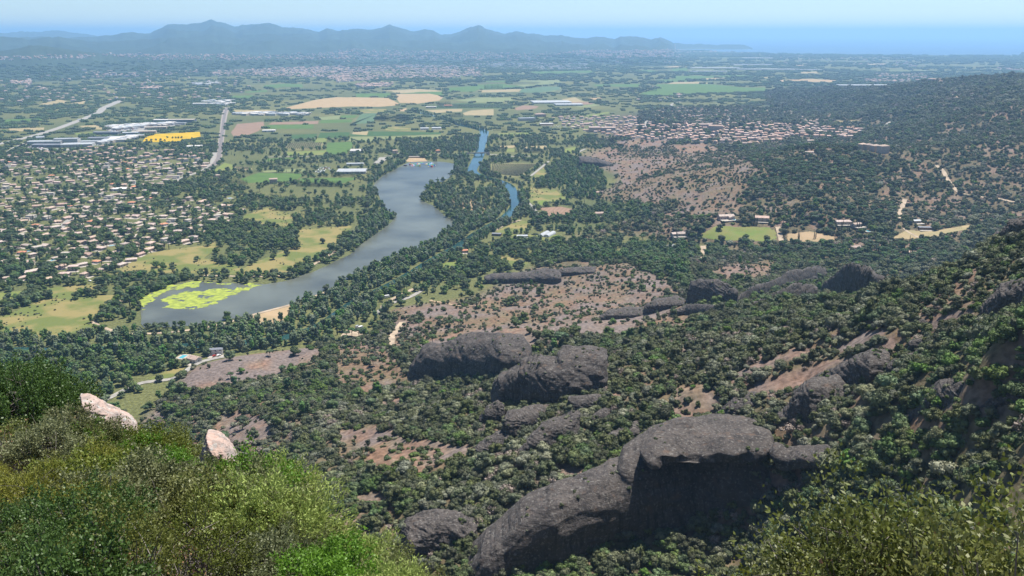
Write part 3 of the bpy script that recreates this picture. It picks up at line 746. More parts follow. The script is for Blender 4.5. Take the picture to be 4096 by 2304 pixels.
# garden lawns at the hill foot are draped on the slope
def drape_field(name, poly, m, lift=.3):
    us = [p[0] for p in poly]; vs2 = [p[1] for p in poly]
    P3 = seen(us, vs2); c = P3.mean(0)
    x0, x1, y0, y1 = P3[:, 0].min(), P3[:, 0].max(), P3[:, 1].min(), P3[:, 1].max()
    nx, ny = 40, 40
    X, Y = np.meshgrid(np.linspace(x0, x1, nx), np.linspace(y0, y1, ny)); Z = ground_z(X.ravel(), Y.ravel()).reshape(X.shape) + lift
    M = np.zeros((MH, MW), np.float32); fill(M, poly)
    u, v = project(X, Y, Z); ins = look(M, u, v) > .5
    cell = ins[:-1, :-1] & ins[1:, :-1] & ins[:-1, 1:] & ins[1:, 1:]
    idx = np.arange(nx * ny).reshape(ny, nx)
    f = np.stack([idx[:-1, :-1][cell], idx[:-1, 1:][cell], idx[1:, 1:][cell], idx[1:, :-1][cell]], 1)
    V = np.stack([X.ravel(), Y.ravel(), Z.ravel()], 1)
    o = obj(name, mesh_from(name, V - c, f, [m], smooth=True), loc=c); o["kind"] = "structure"
    fill(KEEP, poly, 1.0)
drape_field("lawn", P('F', 150,370,300,282,700,290,760,320,760,402,500,395,350,395), fmat('lawn'))
drape_field("field", P('F', 825,340,1000,320,1180,360,1190,400,1050,415,830,402), fmat('sand'))
drape_field("field", P('F', 1590,372,1700,310,1900,320,2180,270,2200,300,1950,360,1760,385), fmat('tan'))
drape_field("field", P('N', 2040,440,2100,425,2380,415,2360,440,2060,455), fmat('tan'))

ROADS = [("highway", P('A', -80,1075,60,1045,200,1010,300,985,440,940,560,895,640,865,725,828,760,795,830,765,890,738), [26, 26, 28, 32, 34], M_ROADP),
    ("road", P('A', 40,1135,110,1095,190,1060,260,1040), 16, M_ROADP),
    ("road", P('J', 60,575,140,525,200,485,330,430), 16, M_ROADP),
    ("road", P('L', 440,1045,700,1040,1000,1035,1500,1030), 9, M_ROADP), ("road", P('L', 1790,1022,2100,1050,2420,1045), 9, M_ROADP),
    ("dirt_track", P('D', 900,830,830,885,740,930,685,965,690,1005,740,1025,800,1045,870,1075,1100,1078,1300,1063,1500,1035,1700,990,1850,940,2150,862,2400,770,2500,745), 5, M_TRACK),
    ("road", P('G', 740,165,830,130,960,60,1040,28) + P('D', 1140,1425,1250,1412,1350,1375,1400,1330,1450,1295,1550,1262,1650,1248), 6.5, M_ROADP),
    ("dirt_track", P('D', 1500,647,1800,657,2050,657,2180,630,2250,602,2370,530,2500,450), 5, M_TRACK),
    ("road", P('E', 280,935,340,880,400,850,480,828,560,795,620,757), 6, M_ROADP), ("dirt_track", P('E', 330,880,370,840,450,800,530,760,610,728), 6, M_TRACK),
    ("dirt_track", P('E', 390,1195,395,1110,425,1060,450,1030,480,990), 7, M_TRACK), ("dirt_track", P('E', 100,1100,115,1075,130,1060,170,1055), 22, M_TRACK),
    ("road", P('L', 2330,1300,2400,1245,2480,1180,2560,1110), 6, M_ROADP), ("road", P('E', 1482,240,1472,190,1440,150,1390,100,1360,30), 6, M_ROADP),
    ("dirt_track", P('E', 1160,318,1240,270,1350,240), 4, M_TRACK), ("road", P('E', 1685,465,1735,435), 8, M_ROADP),
    ("dirt_track", P('F', 1645,240,1665,180,1690,110,1700,90), 7, M_TRACK), ("dirt_track", P('C', 1925,1212,1960,1240,1985,1265,2000,1300,2040,1360,2085,1410,2110,1425) + P('F', 2140,60,2300,75,2574,110), 7, M_TRACK),
    ("dirt_track", P('C', 1960,655,1990,675,2040,695,2085,715,2100,740), 6, M_SAND), ("dirt_track", P('C', 1560,940,1580,915,1600,900), 16, M_ROADP),
    ("dirt_track", P('F', 762,290,775,340,795,410), 7, M_TRACK), ("dirt_track", P('F', 1690,300,1720,330,1800,365,1830,375), 4, M_TRACK), ("dirt_track", P('F', 205,545,215,490,215,430), 8, M_TRACK),
    ("road", P('M', 1535,525,1550,480,1570,425), 14, M_ROADP), ("road", P('N', 600,470,660,455,700,405,730,375), 14, M_ROADP), ("road", P('M', 1925,290,1920,250,1880,220,1910,205,2010,185), 12, M_ROADP),
    ("dirt_track", P('E', 680,830,780,850,860,870,960,875,1100,865), 4, M_SAND), ("road", P('J', 1490,1230,1560,1180), 6, M_ROADP), ("road", P('D', 410,320,450,300,490,250,560,210), 9, M_ROADP),
    ("road", P('K', -60,1400,150,1300,350,1240,420,1190,480,1130,500,1050,510,1000), 11, M_ROADP), ("road", P('E', 2190,510,2230,480), 5, M_TRACK), ("dirt_track", P('M', 680,835,780,790), 8, M_ROADP),
    ("dirt_track", P('G', 1690,250,1740,215,1770,170), 2.5, M_SAND), ("road", P('K', 1160,1058,1570,1052,1830,1048), 8, M_ROADP), ("dirt_track", P('L', 360,1140,400,1100,440,1060), 22, M_ROADP),
]
for (nm, pts, w, m) in ROADS:
    drape_strip(nm, pts, w, m, lift=.42)
# railway on its low embankment
def build_railway():
    pts = P('K', 360,1260,450,1200,530,1130,560,1080,575,1000,585,900,600,800,615,700,625,600,640,510,655,460,680,420)
    o = drape_strip("railway", pts, [15, 15, 17, 20, 24], mat("ballast", (.25, .215, .19), scale=.3, amt=.25), lift=.8, ground=0.0)
    for w, nm, m in ((10, "track_bed", mat("sleepers", (.15, .13, .12), scale=.4, amt=.2)),):
        t = drape_strip(nm, pts, w, m, lift=1.0, ground=0.0, kind=None, keep=False); t.parent = o; t.matrix_parent_inverse.identity(); t.location = Vector(t.location) - Vector(o.location)
    steel = mat("rail_steel", (.35, .32, .30), rough=.4, metal=.8)
    P3 = np.array([[*map(float, at_z(p[0], p[1], 0)), 0] for p in pts])
    d = np.r_[0, np.cumsum(np.hypot(*np.diff(P3[:, :2], axis=0).T))]; s = np.linspace(0, d[-1], 80)
    X, Y = np.interp(s, d, P3[:, 0]), np.interp(s, d, P3[:, 1]); tx, ty = np.gradient(X), np.gradient(Y); l = np.hypot(tx, ty); nx, ny = -ty / l, tx / l
    for off in (-2.9, -1.4, 1.4, 2.9):
        V = []; F = []
        for i in range(80):
            for a, z in ((-.08, 1.02), (-.08, 1.2), (.08, 1.2), (.08, 1.02)):
                V.append((X[i] + nx[i] * (off + a) - o.location.x, Y[i] + ny[i] * (off + a) - o.location.y, z - o.location.z))
            if i: 
                b = 4 * i; F += [(b - 4 + k, b + k, b + (k + 1) % 4, b - 4 + (k + 1) % 4) for k in range(4)]
        obj("rail", mesh_from("rail", V, F, [steel]), o)
build_railway()
# ------------------------------------------------------------------ rocks
def rock_mat(name, c1, c2, lichen, sc=0.35, bump=.9, tilt=0.5, warm=(0.22, 0.13, 0.085)):
    m = bpy.data.materials.new(name); m.use_nodes = True
    nt = m.node_tree; N, L = nt.nodes, nt.links; b = N["Principled BSDF"]
    b.inputs["Roughness"].default_value = .92; b.inputs["Specular IOR Level"].default_value = .2
    tc = N.new("ShaderNodeTexCoord")
    def noise(scale, detail=8, vec=None, rough=.6):
        n = N.new("ShaderNodeTexNoise"); n.inputs["Scale"].default_value = scale; n.inputs["Detail"].default_value = detail; n.inputs["Roughness"].default_value = rough
        L.new(vec or tc.outputs["Object"], n.inputs["Vector"]); return n.outputs["Fac"]
    def ramp(s, a, b_):
        r = N.new("ShaderNodeMapRange"); r.inputs["From Min"].default_value = a; r.inputs["From Max"].default_value = b_
        L.new(s, r.inputs["Value"]); return r.outputs[0]
    def mix(f, a, b_):
        x = N.new("ShaderNodeMix"); x.data_type = 'RGBA'; L.new(f, x.inputs["Factor"])
        for k, c in (("A", a), ("B", b_)):
            if isinstance(c, tuple): x.inputs[k].default_value = (*c, 1)
            else: L.new(c, x.inputs[k])
        return x.outputs["Result"]
    mp = N.new("ShaderNodeMapping"); mp.inputs["Rotation"].default_value = (0.15, tilt, 0.2); mp.inputs["Scale"].default_value = (0.25, 0.25, 2.6)
    L.new(tc.outputs["Object"], mp.inputs[0])
    strata = noise(sc, 7, mp.outputs[0])
    col = mix(ramp(noise(sc * .35), .35, .65), c1, c2)
    dk = tuple(c * .55 for c in c2)
    col = mix(ramp(strata, .56, .72), col, dk)
    col = mix(ramp(noise(sc * .5, 6), .58, .72), col, warm)
    col = mix(ramp(noise(sc * 2.6, 9), .54, .66), col, lichen)
    vo = N.new("ShaderNodeTexVoronoi"); vo.feature = 'DISTANCE_TO_EDGE'; vo.inputs["Scale"].default_value = sc * .45
    wv = N.new("ShaderNodeVectorMath"); wv.operation = 'ADD'; nv = N.new("ShaderNodeTexNoise"); nv.inputs["Scale"].default_value = sc * .8
    L.new(mp.outputs[0], nv.inputs["Vector"]); L.new(nv.outputs["Color"], wv.inputs[0]); L.new(mp.outputs[0], wv.inputs[1]); L.new(wv.outputs[0], vo.inputs["Vector"])
    crack = ramp(vo.outputs["Distance"], .0, .018)
    col = mix(ramp(noise(sc * .6, 4), .35, .55), mix(crack, tuple(c * .6 for c in c2), col), col)
    ms = N.new("ShaderNodeMapping"); ms.inputs["Scale"].default_value = (1.6, 1.6, .09); L.new(tc.outputs["Object"], ms.inputs[0])
    col = mix(ramp(noise(sc * .9, 5, ms.outputs[0]), .52, .68), col, tuple(c * .6 for c in c2))
    L.new(col, b.inputs["Base Color"])
    ad = N.new("ShaderNodeMath"); ad.operation = 'ADD'; L.new(strata, ad.inputs[0]); L.new(noise(sc * 2.5, 9), ad.inputs[1])
    ad2 = N.new("ShaderNodeMath"); ad2.operation = 'MULTIPLY_ADD'; L.new(crack, ad2.inputs[0]); ad2.inputs[1].default_value = .10; L.new(ad.outputs[0], ad2.inputs[2]); ad = ad2
    bp = N.new("ShaderNodeBump"); bp.inputs["Strength"].default_value = bump; bp.inputs["Distance"].default_value = .5 / sc * .5
    L.new(ad.outputs[0], bp.inputs["Height"]); L.new(bp.outputs[0], b.inputs["Normal"])
    return m
M_ROCK = rock_mat("conglomerate", (0.088, 0.076, 0.069), (0.052, 0.046, 0.044), (0.16, 0.15, 0.138), warm=(0.115, 0.078, 0.058))
M_ROCKP = rock_mat("pink_granite", (0.40, 0.28, 0.23), (0.31, 0.27, 0.25), (0.40, 0.40, 0.375), sc=1.6, bump=.55, warm=(0.55, 0.30, 0.20))

def cube_sphere(n=8):
    V, F, key = [], [], {}
    for ax in range(3):
        for sg in (-1, 1):
            g = np.linspace(-1, 1, n + 1); ids = {}
            for i, a in enumerate(g):
                for j, b in enumerate(g):
                    p = [0, 0, 0]; p[ax] = sg; p[(ax + 1) % 3] = a; p[(ax + 2) % 3] = b
                    p = np.tan(np.array(p) * math.pi / 4); q = p / np.linalg.norm(p)
                    k = tuple(np.round(q, 5))
                    if k not in key: key[k] = len(V); V.append(q)
                    ids[i, j] = key[k]
            for i in range(n):
                for j in range(n):
                    f = [ids[i, j], ids[i + 1, j], ids[i + 1, j + 1], ids[i, j + 1]]
                    F.append(f if sg > 0 else f[::-1])
    return np.array(V), np.array(F)
CSV, CSF = cube_sphere(8)

def _pillow(outline, bases, D, rnd_px, lean, dr, ext, r_fix):
    o_ = np.array(outline, float); u0, v0 = o_.min(0); u1, v1 = o_.max(0); wpx = u1 - u0
    cell = max(.15, wpx / 240); e = ext if ext is not None else (v1 - v0) * .5 + 4
    us = np.arange(u0 - 2 * cell, u1 + 2 * cell, cell); vs_ = np.arange(v0 - 2 * cell, v1 + e + 2 * cell, cell)
    U, Vv = np.meshgrid(us, vs_)
    du = (fbm(U / wpx * 9, Vv / wpx * 9, o=3) - .5) * wpx * .03; dv = (fbm(U / wpx * 9 + 30, Vv / wpx * 9, o=3) - .5) * wpx * .03
    xs, ys = U + du, Vv + dv
    ins = np.zeros(U.shape, bool); n = len(o_); j = n - 1
    for i in range(n):
        xi, yi = o_[i]; xj, yj = o_[j]
        if yi != yj: ins ^= ((yi > ys) != (yj > ys)) & (xs < (xj - xi) * (ys - yi) / (yj - yi) + xi)
        j = i
    for c in range(ins.shape[1]):                              # carry every column down into the ground
        k = np.where(ins[:, c])[0]
        if len(k): ins[k[-1]:min(ins.shape[0] - 2, k[-1] + int(e / cell)), c] = True
    ins[[0, -1]] = False; ins[:, [0, -1]] = False
    ii = np.argwhere(ins); dist = np.zeros(ins.shape); cur = ins.copy(); k = 0      # distance to the outline by repeated erosion
    while k < int(rnd_px / cell) + 2 and cur.any():
        dist[cur] += 1; nb = cur.copy(); nb[1:] &= cur[:-1]; nb[:, 1:] &= cur[:, :-1]; nb[:, :-1] &= cur[:, 1:]
        if k % 3 == 2: nb[1:, 1:] &= cur[:-1, :-1]; nb[1:, :-1] &= cur[:-1, 1:]
        cur = nb; k += 1
    d = dist[ins] * cell * 1.12
    t = np.clip(d / rnd_px, 0, 1); h = np.sqrt(1 - (1 - t) ** 2)
    if r_fix is not None: rr = np.full(len(ii), float(r_fix))
    else:
        bu = np.array([q[0] for q in bases]); br = np.array([np.hypot(*seen(*q)[0][:2]) for q in bases])
        k = np.argsort(bu); rr = np.interp(us[ii[:, 1]], bu[k], br[k]) + dr
    uu, vv = us[ii[:, 1]], vs_[ii[:, 0]]
    hr = np.clip((v1 - vv) / max(v1 - v0, 1e-6), -1, 1); hgt = (v1 - v0) * rr / FOC * np.where(hr > .45, (hr - .45) ** 1.5 * 2.0, (hr - .45) * -.12)   # steep face, receding top
    lump = (fbm(uu / wpx * 5, vv / wpx * 5 + 3, o=3) - .5) * D * .5 * h
    rf = rr + D * .8 + hgt * lean - D * h * .75 + lump; rb = rr + D * .8 + hgt * lean + D * h * 1.3
    def pts(r):
        dx, dy, dz = ray(uu, vv); tt = r / np.hypot(dx, dy); 
        # keep the height of the outline; move only in depth along the ground
        t0 = (rr + D * .8 + hgt * lean) / np.hypot(dx, dy); z = CAM_Z + dz * t0
        sc = r / (rr + D * .8 + hgt * lean)
        return np.stack([dx * t0 * sc, dy * t0 * sc, z], 1)
    A, B = pts(rf), pts(rb)
    idx = -np.ones(ins.shape, int); idx[ins] = np.arange(len(ii)); N_ = len(ii)
    q = idx[:-1, :-1], idx[:-1, 1:], idx[1:, 1:], idx[1:, :-1]
    ok = (q[0] >= 0) & (q[1] >= 0) & (q[2] >= 0) & (q[3] >= 0)
    Fq = np.stack([x[ok] for x in q], 1)
    F = [Fq[:, ::-1], Fq[:, :] + N_]
    E_ = np.concatenate([Fq[:, [0, 1]], Fq[:, [1, 2]], Fq[:, [2, 3]], Fq[:, [3, 0]]])
    key = np.sort(E_, 1); key = key[:, 0] * (N_ + 1) + key[:, 1]; un, inv, cnt = np.unique(key, return_inverse=True, return_counts=True)
    Eb = E_[cnt[inv] == 1]; side = np.stack([Eb[:, 0], Eb[:, 1], Eb[:, 1] + N_, Eb[:, 0] + N_], 1)
    F = np.concatenate(F + [side])
    return np.concatenate([A, B]), F, wpx * rr.mean() / FOC

def outline_rock(name, label, outline, bases, D, rnd_px, lean=.35, m=None, amp=1.0, r_fix=None, cat="rock", voxel=None, ext=None, group=None, more=()):
    """a rock with the measured outline: its face rounds off over rnd_px, D metres thick each way, foot sunk in the ground"""
    m = m or M_ROCK
    VS, FS = [], []
    for (outl, D1, rp1, lean1, dr1, ext1) in [(outline, D, rnd_px, lean, 0.0, ext)] + list(more):
        V, F, W1 = _pillow(outl, bases, D1, rp1, lean1, dr1, ext1, r_fix)
        FS.append(F + sum(len(q) for q in VS)); VS.append(V)
        if not len(VS) > 1: W_ = W1
    V, F = np.concatenate(VS), np.concatenate(FS)
    c = np.array([V[:, 0].mean(), V[:, 1].mean(), V[:, 2].min()])
    me = mesh_from(name + "_raw", V - c, F)
    o = bpy.data.objects.new(name, me); COL.objects.link(o)
    md = o.modifiers.new("r", 'REMESH'); md.mode = 'VOXEL'; md.voxel_size = voxel or max(W_ / 120, .02); md.use_smooth_shade = True
    sm = o.modifiers.new("s", 'SMOOTH'); sm.iterations = 3; sm.factor = .5
    dg = bpy.context.evaluated_depsgraph_get()
    ne = bpy.data.meshes.new_from_object(o.evaluated_get(dg)); o.modifiers.clear(); o.data = ne; bpy.data.meshes.remove(me); ne.name = name
    n = len(ne.vertices); co = np.empty(n * 3, np.float32); no = np.empty(n * 3, np.float32)
    ne.vertices.foreach_get("co", co); ne.vertex_normals.foreach_get("vector", no)
    co = co.reshape(-1, 3).astype(float); no = no.reshape(-1, 3)
    L_ = W_ * .5; q = co / L_ + rng.random(3) * 40
    dsp = (fbm(q[:, 0] * 2.2, q[:, 1] * 2.2, q[:, 2] * 3, o=4) - .5) * .18 - np.abs(fbm(q[:, 0] * 2.6 + 7, q[:, 1] * 2.6, q[:, 2] * 2.0, o=4) - .5) * .22
    st = q[:, 2] + q[:, 0] * .3 + (fbm(q[:, 0], q[:, 1], q[:, 2], o=2) - .5) * .5
    dsp += (vnoise(st * 20, q[:, 0] * 1.5) - .5) * .05 + (fbm(q[:, 0] * 12, q[:, 1] * 12, q[:, 2] * 18, o=3) - .5) * .05
    co += no * (dsp * min(L_, D * 1.3) * amp)[:, None]
    ne.vertices.foreach_set("co", co.astype(np.float32).ravel()); ne.update()
    ne.materials.clear(); ne.materials.append(m); ne.polygons.foreach_set("use_smooth", np.ones(len(ne.polygons), bool))
    o.location = c
    if r_fix is None:                                          # ledges where scrub can root
        up = np.where((no[:, 2] > .62) & (fbm(co[:, 0] / 5 + 3, co[:, 1] / 5, co[:, 2] / 5, o=2) > .56))[0]
        if len(up):
            k = rng.choice(up, min(len(up), max(2, int(W_ * .45))), replace=False); ROCK_SPOTS.append(co[k] + c)
    return tag(o, label, cat, group)
ROCK_SPOTS = []

OUT = [
 ("rock_outcrop", "huge dark tortoise shaped rock with domed shell and stretched out head",
    P('H', 820,1449,950,1330,1080,1210,1230,1120,1330,1020,1440,960,1560,890,1720,820,1840,745,1960,668,2060,645,2090,570,2230,480,2330,410,2450,360) + P('I', 0,345,100,325,250,322,400,330,520,355,620,395,700,440,735,487,790,515,845,542,920,525,1050,508,1150,515,1210,535,1230,550,1190,568,1195,590,1100,615,1050,650,1000,700,820,820,480,930,100,1030) + P('H', 2300,1060,2000,1250,1500,1449,1100,1560,820,1560),
    [(480,590),(560,572),(620,548),(700,520),(780,492),(835,466)], 17, 26, .3),
 ("boulder", "rounded grey boulder lying below the tail of the tortoise shaped rock", P('H', 470,1160,490,1090,560,1045,700,1015,850,1018,960,1030,1030,1072,1000,1120,940,1170,800,1240,640,1255,480,1250), [(440,553)], 10, 15, .3),
 ("rock_outcrop", "broad brown rock with tall dark streaked cliff face above green wood", P('E', 515,1395,560,1290,620,1190,680,1160,760,1165,830,1140,950,1100,1100,1080,1250,1095,1380,1110,1430,1200,1340,1275,1225,1285,1215,1370,1150,1400,800,1400,600,1410), [(415,381),(500,378)], 14, 10, .75),
 ("rock_outcrop", "dark cone shaped rock slab with sloping grooves beside the streaked cliff", P('E', 1150,1449,1180,1400,1260,1360,1350,1300,1480,1250,1600,1270,1640,1200,1700,1190,1850,1200,1990,1220,1990,1330,1985,1449) + P('H', 1930,95,1830,115,1700,140,1560,205,1400,220,1250,240,1200,170,1130,100), [(505,408),(545,408),(600,394)], 13, 12, .5),
 ("rock_outcrop", "round rock bump at the left foot of the cone shaped slab", P('H', 1040,290,1100,210,1180,165,1230,200,1230,300,1150,340,1060,340), [(492,425)], 5, 7, .4),
 ("rock_outcrop", "dark leaning rock fin topped with dry grass under the cone shaped slab", P('H', 1205,380,1215,300,1260,250,1330,240,1400,215,1560,205,1650,250,1500,300,1430,360,1400,420,1280,440), [(515,440),(560,415)], 7, 8, .5),
 ("rock_outcrop", "lowest smooth dark rock fin beside a bare brown clearing", P('H', 945,600,1000,530,1090,450,1170,400,1270,385,1285,460,1240,540,1180,590,1090,610), [(470,462),(510,448)], 6, 8, .5),
 ("rock_outcrop", "long dark rock fin rising steeply between oak thickets", P('H', 1290,630,1330,520,1420,420,1500,340,1600,300,1720,250,1790,250,1700,400,1670,470,1560,520,1420,570), [(518,463),(568,443)], 7, 9, .45),
 ("rock_outcrop", "rock fin directly behind the tail of the tortoise shaped rock", P('H', 1840,590,1850,520,1940,460,2020,400,2140,340,2260,290,2260,350,2180,450,2100,520,1950,580), [(592,459),(640,438)], 6, 8, .5),
 ("rock_outcrop", "small steep rock fin hidden among shrubs above the longer fins", P('H', 1820,360,1850,300,1930,230,2050,190,2060,240,1990,310,1880,360), [(588,428),(615,415)], 4, 6, .5),
 ("rock_outcrop", "flat topped rock ledge above the long fin", P('H', 1685,240,1700,130,1830,125,1990,118,1930,200,1800,255), [(570,414),(600,408)], 4, 6, .5),
 ("rock_outcrop", "steep dark rock dome at the valley end of the rocky crest", P('F', 85,850,100,760,120,690,180,680,250,678,330,680,400,710,470,760,440,810,430,870,300,890,150,890), [(690,306),(735,306)], 9, 10, .35),
 ("rock_outcrop", "low dark slab under the valley end dome", P('F', 20,900,100,860,300,865,420,850,400,905,250,935,150,950), [(685,315),(725,312)], 5, 5, .8),
 ("rock_outcrop", "low long rock back lying between the two highest crest domes", P('F', 450,860,480,780,560,730,680,700,790,660,800,630,880,605,940,610,990,585,1060,575,1120,600,1130,640,960,670,780,710,640,770,520,850), [(738,306),(790,288),(825,280)], 9, 7, .45),
 ("rock_outcrop", "rounded rock buttress with reddish scar below the crest", P('F', 470,920,600,840,740,770,830,730,900,700,1010,720,1060,740,990,830,900,900,790,905,640,910), [(745,315),(815,302)], 8, 9, .45),
 ("rock_outcrop", "highest jagged rock dome of the rocky crest", P('F', 1060,800,1100,700,1180,640,1270,570,1340,570,1440,595,1490,650,1560,670,1640,700,1790,720,1650,745,1560,775,1480,750,1420,730,1300,790,1170,820), [(820,299),(860,295),(910,288)], 12, 11, .45),
 ("rock_outcrop", "blocky grey rock shoulder jutting from the steep green slope", P('F', 2220,985,2260,870,2350,780,2400,730,2480,700,2574,680,2700,665,2720,900,2500,940,2350,990), [(980,322),(1030,312)], 9, 8, .3),
 ("rock_outcrop", "craggy red brown rock tower on top of the green ridge", P('F', 2365,415,2390,330,2440,290,2470,240,2574,220,2680,195,2720,380,2480,410), [(1000,246),(1035,240)], 7, 6, .2),
 ("boulder", "rounded loaf shaped boulder on a rock ledge of the slope", P('F', 1715,1190,1720,1140,1760,1115,1830,1110,1860,1140,1850,1195,1780,1215), [(917,352)], 2.6, 5, .2),
 ("boulder", "pale angular boulder perched on the slope", P('F', 1725,965,1735,930,1760,918,1790,945,1785,972), [(913,320)], 1.6, 3, .2),
 ("boulder", "flat dark boulder just below the pale angular one", P('F', 1765,1030,1780,985,1830,968,1870,990,1850,1020), [(921,327)], 2.2, 4, .3),
 ("rock_outcrop", "long smooth whaleback rock ridge running down the shrubby slope", P('F', 960,1460,1080,1380,1200,1330,1330,1250,1450,1200,1550,1205,1600,1230,1540,1330,1500,1400,1440,1470), [(820,386),(870,386),(890,372)], 8, 9, .5),
 ("rock_outcrop", "second whaleback rock ridge above the long smooth one", P('F', 1540,1400,1570,1310,1650,1250,1760,1220,1870,1190,1800,1270,1720,1340,1640,1420), [(885,380),(925,360)], 6, 7, .5),
 ("rock_outcrop", "sunlit rock step with oak on its face high on the slope", P('I', 1640,350,1700,260,1780,210,1870,90,1950,30,2080,0,2150,30,2140,110,2060,190,1950,230,1870,290,1750,340), [(900,425),(930,412),(965,398)], 6, 8, .5),
 ("rock_outcrop", "bare tilted rock slab climbing out of dense thicket", P('I', 2150,240,2250,150,2400,70,2550,-30,2680,-70,2680,120,2450,210,2300,260), [(970,412),(1030,398)], 6, 8, .7),
 ("rock_outcrop", "shady broken rock rib behind the head of the tortoise shaped rock", P('I', 690,290,840,200,870,120,960,40,1050,0,1250,-10,1300,60,1230,150,1150,190,1020,240,1000,310,900,335,800,320), [(775,422),(810,424),(845,400)], 8, 9, .5),
 ("rock_outcrop", "low flat rock step right behind the domed shell", P('I', 260,300,370,220,440,150,560,110,640,115,640,190,500,280,350,310), [(712,421),(760,405)], 6, 6, .6),
 ("rock_outcrop", "flat dark rock slab above the river gardens", P('E', 1075,665,1150,640,1400,620,1520,595,1620,610,1650,640,1560,690,1400,720,1200,715), [(490,284),(555,284)], 12, 6, 1.0),
 ("rock_outcrop", "small dark rock hump beside the flat slab by the gardens", P('E', 1610,605,1750,590,1900,585,1890,612,1760,640,1650,642), [(577,275)], 8, 4, 1.0),
 ("rock_outcrop", "pale layered slab in the middle of the brown heath", P('E', 1920,955,2000,900,2150,880,2330,890,2300,945,2100,970), [(628,318)], 8, 5, 1.2),
 ("rock_outcrop", "low slab at the foot of the valley end dome", P('E', 2250,870,2350,820,2500,800,2574,830,2574,895,2400,905), [(668,309)], 8, 5, 1.0),
 ("rock_outcrop", "dark blue grey rock whaleback on the brown hill below the village", P('M', 690,890,760,885,900,905,1050,950,1180,1000,1150,1020,950,1032,850,1010,780,950), [(600,167)], 16, 4, .8),
]
SHELL = P('H', 2215,495,2240,478,2330,410,2450,360) + P('I', 0,345,100,325,250,322,400,330,520,355,620,395,700,440,737,490,690,535,560,562,400,560,200,545,0,560) + P('H', 2330,590,2230,560)
HEAD = P('I', 700,540,735,495,790,517,845,543,920,525,1050,508,1150,512,1230,528,1300,552,1240,575,1190,600,1050,625,900,640,760,640)
for (nm, lb, out, bases, D, rp, lean) in OUT:
    if "domed shell" in lb and "huge" in lb:
        outline_rock(nm, lb, out, bases, D, rp, lean, voxel=.5, more=[(SHELL, 17, 30, 1.0, -1.5, 0.0), (HEAD, 7, 9, .3, -2.5, 0.0)], amp=.8)
    else: outline_rock(nm, lb, out, bases, D, rp, lean)

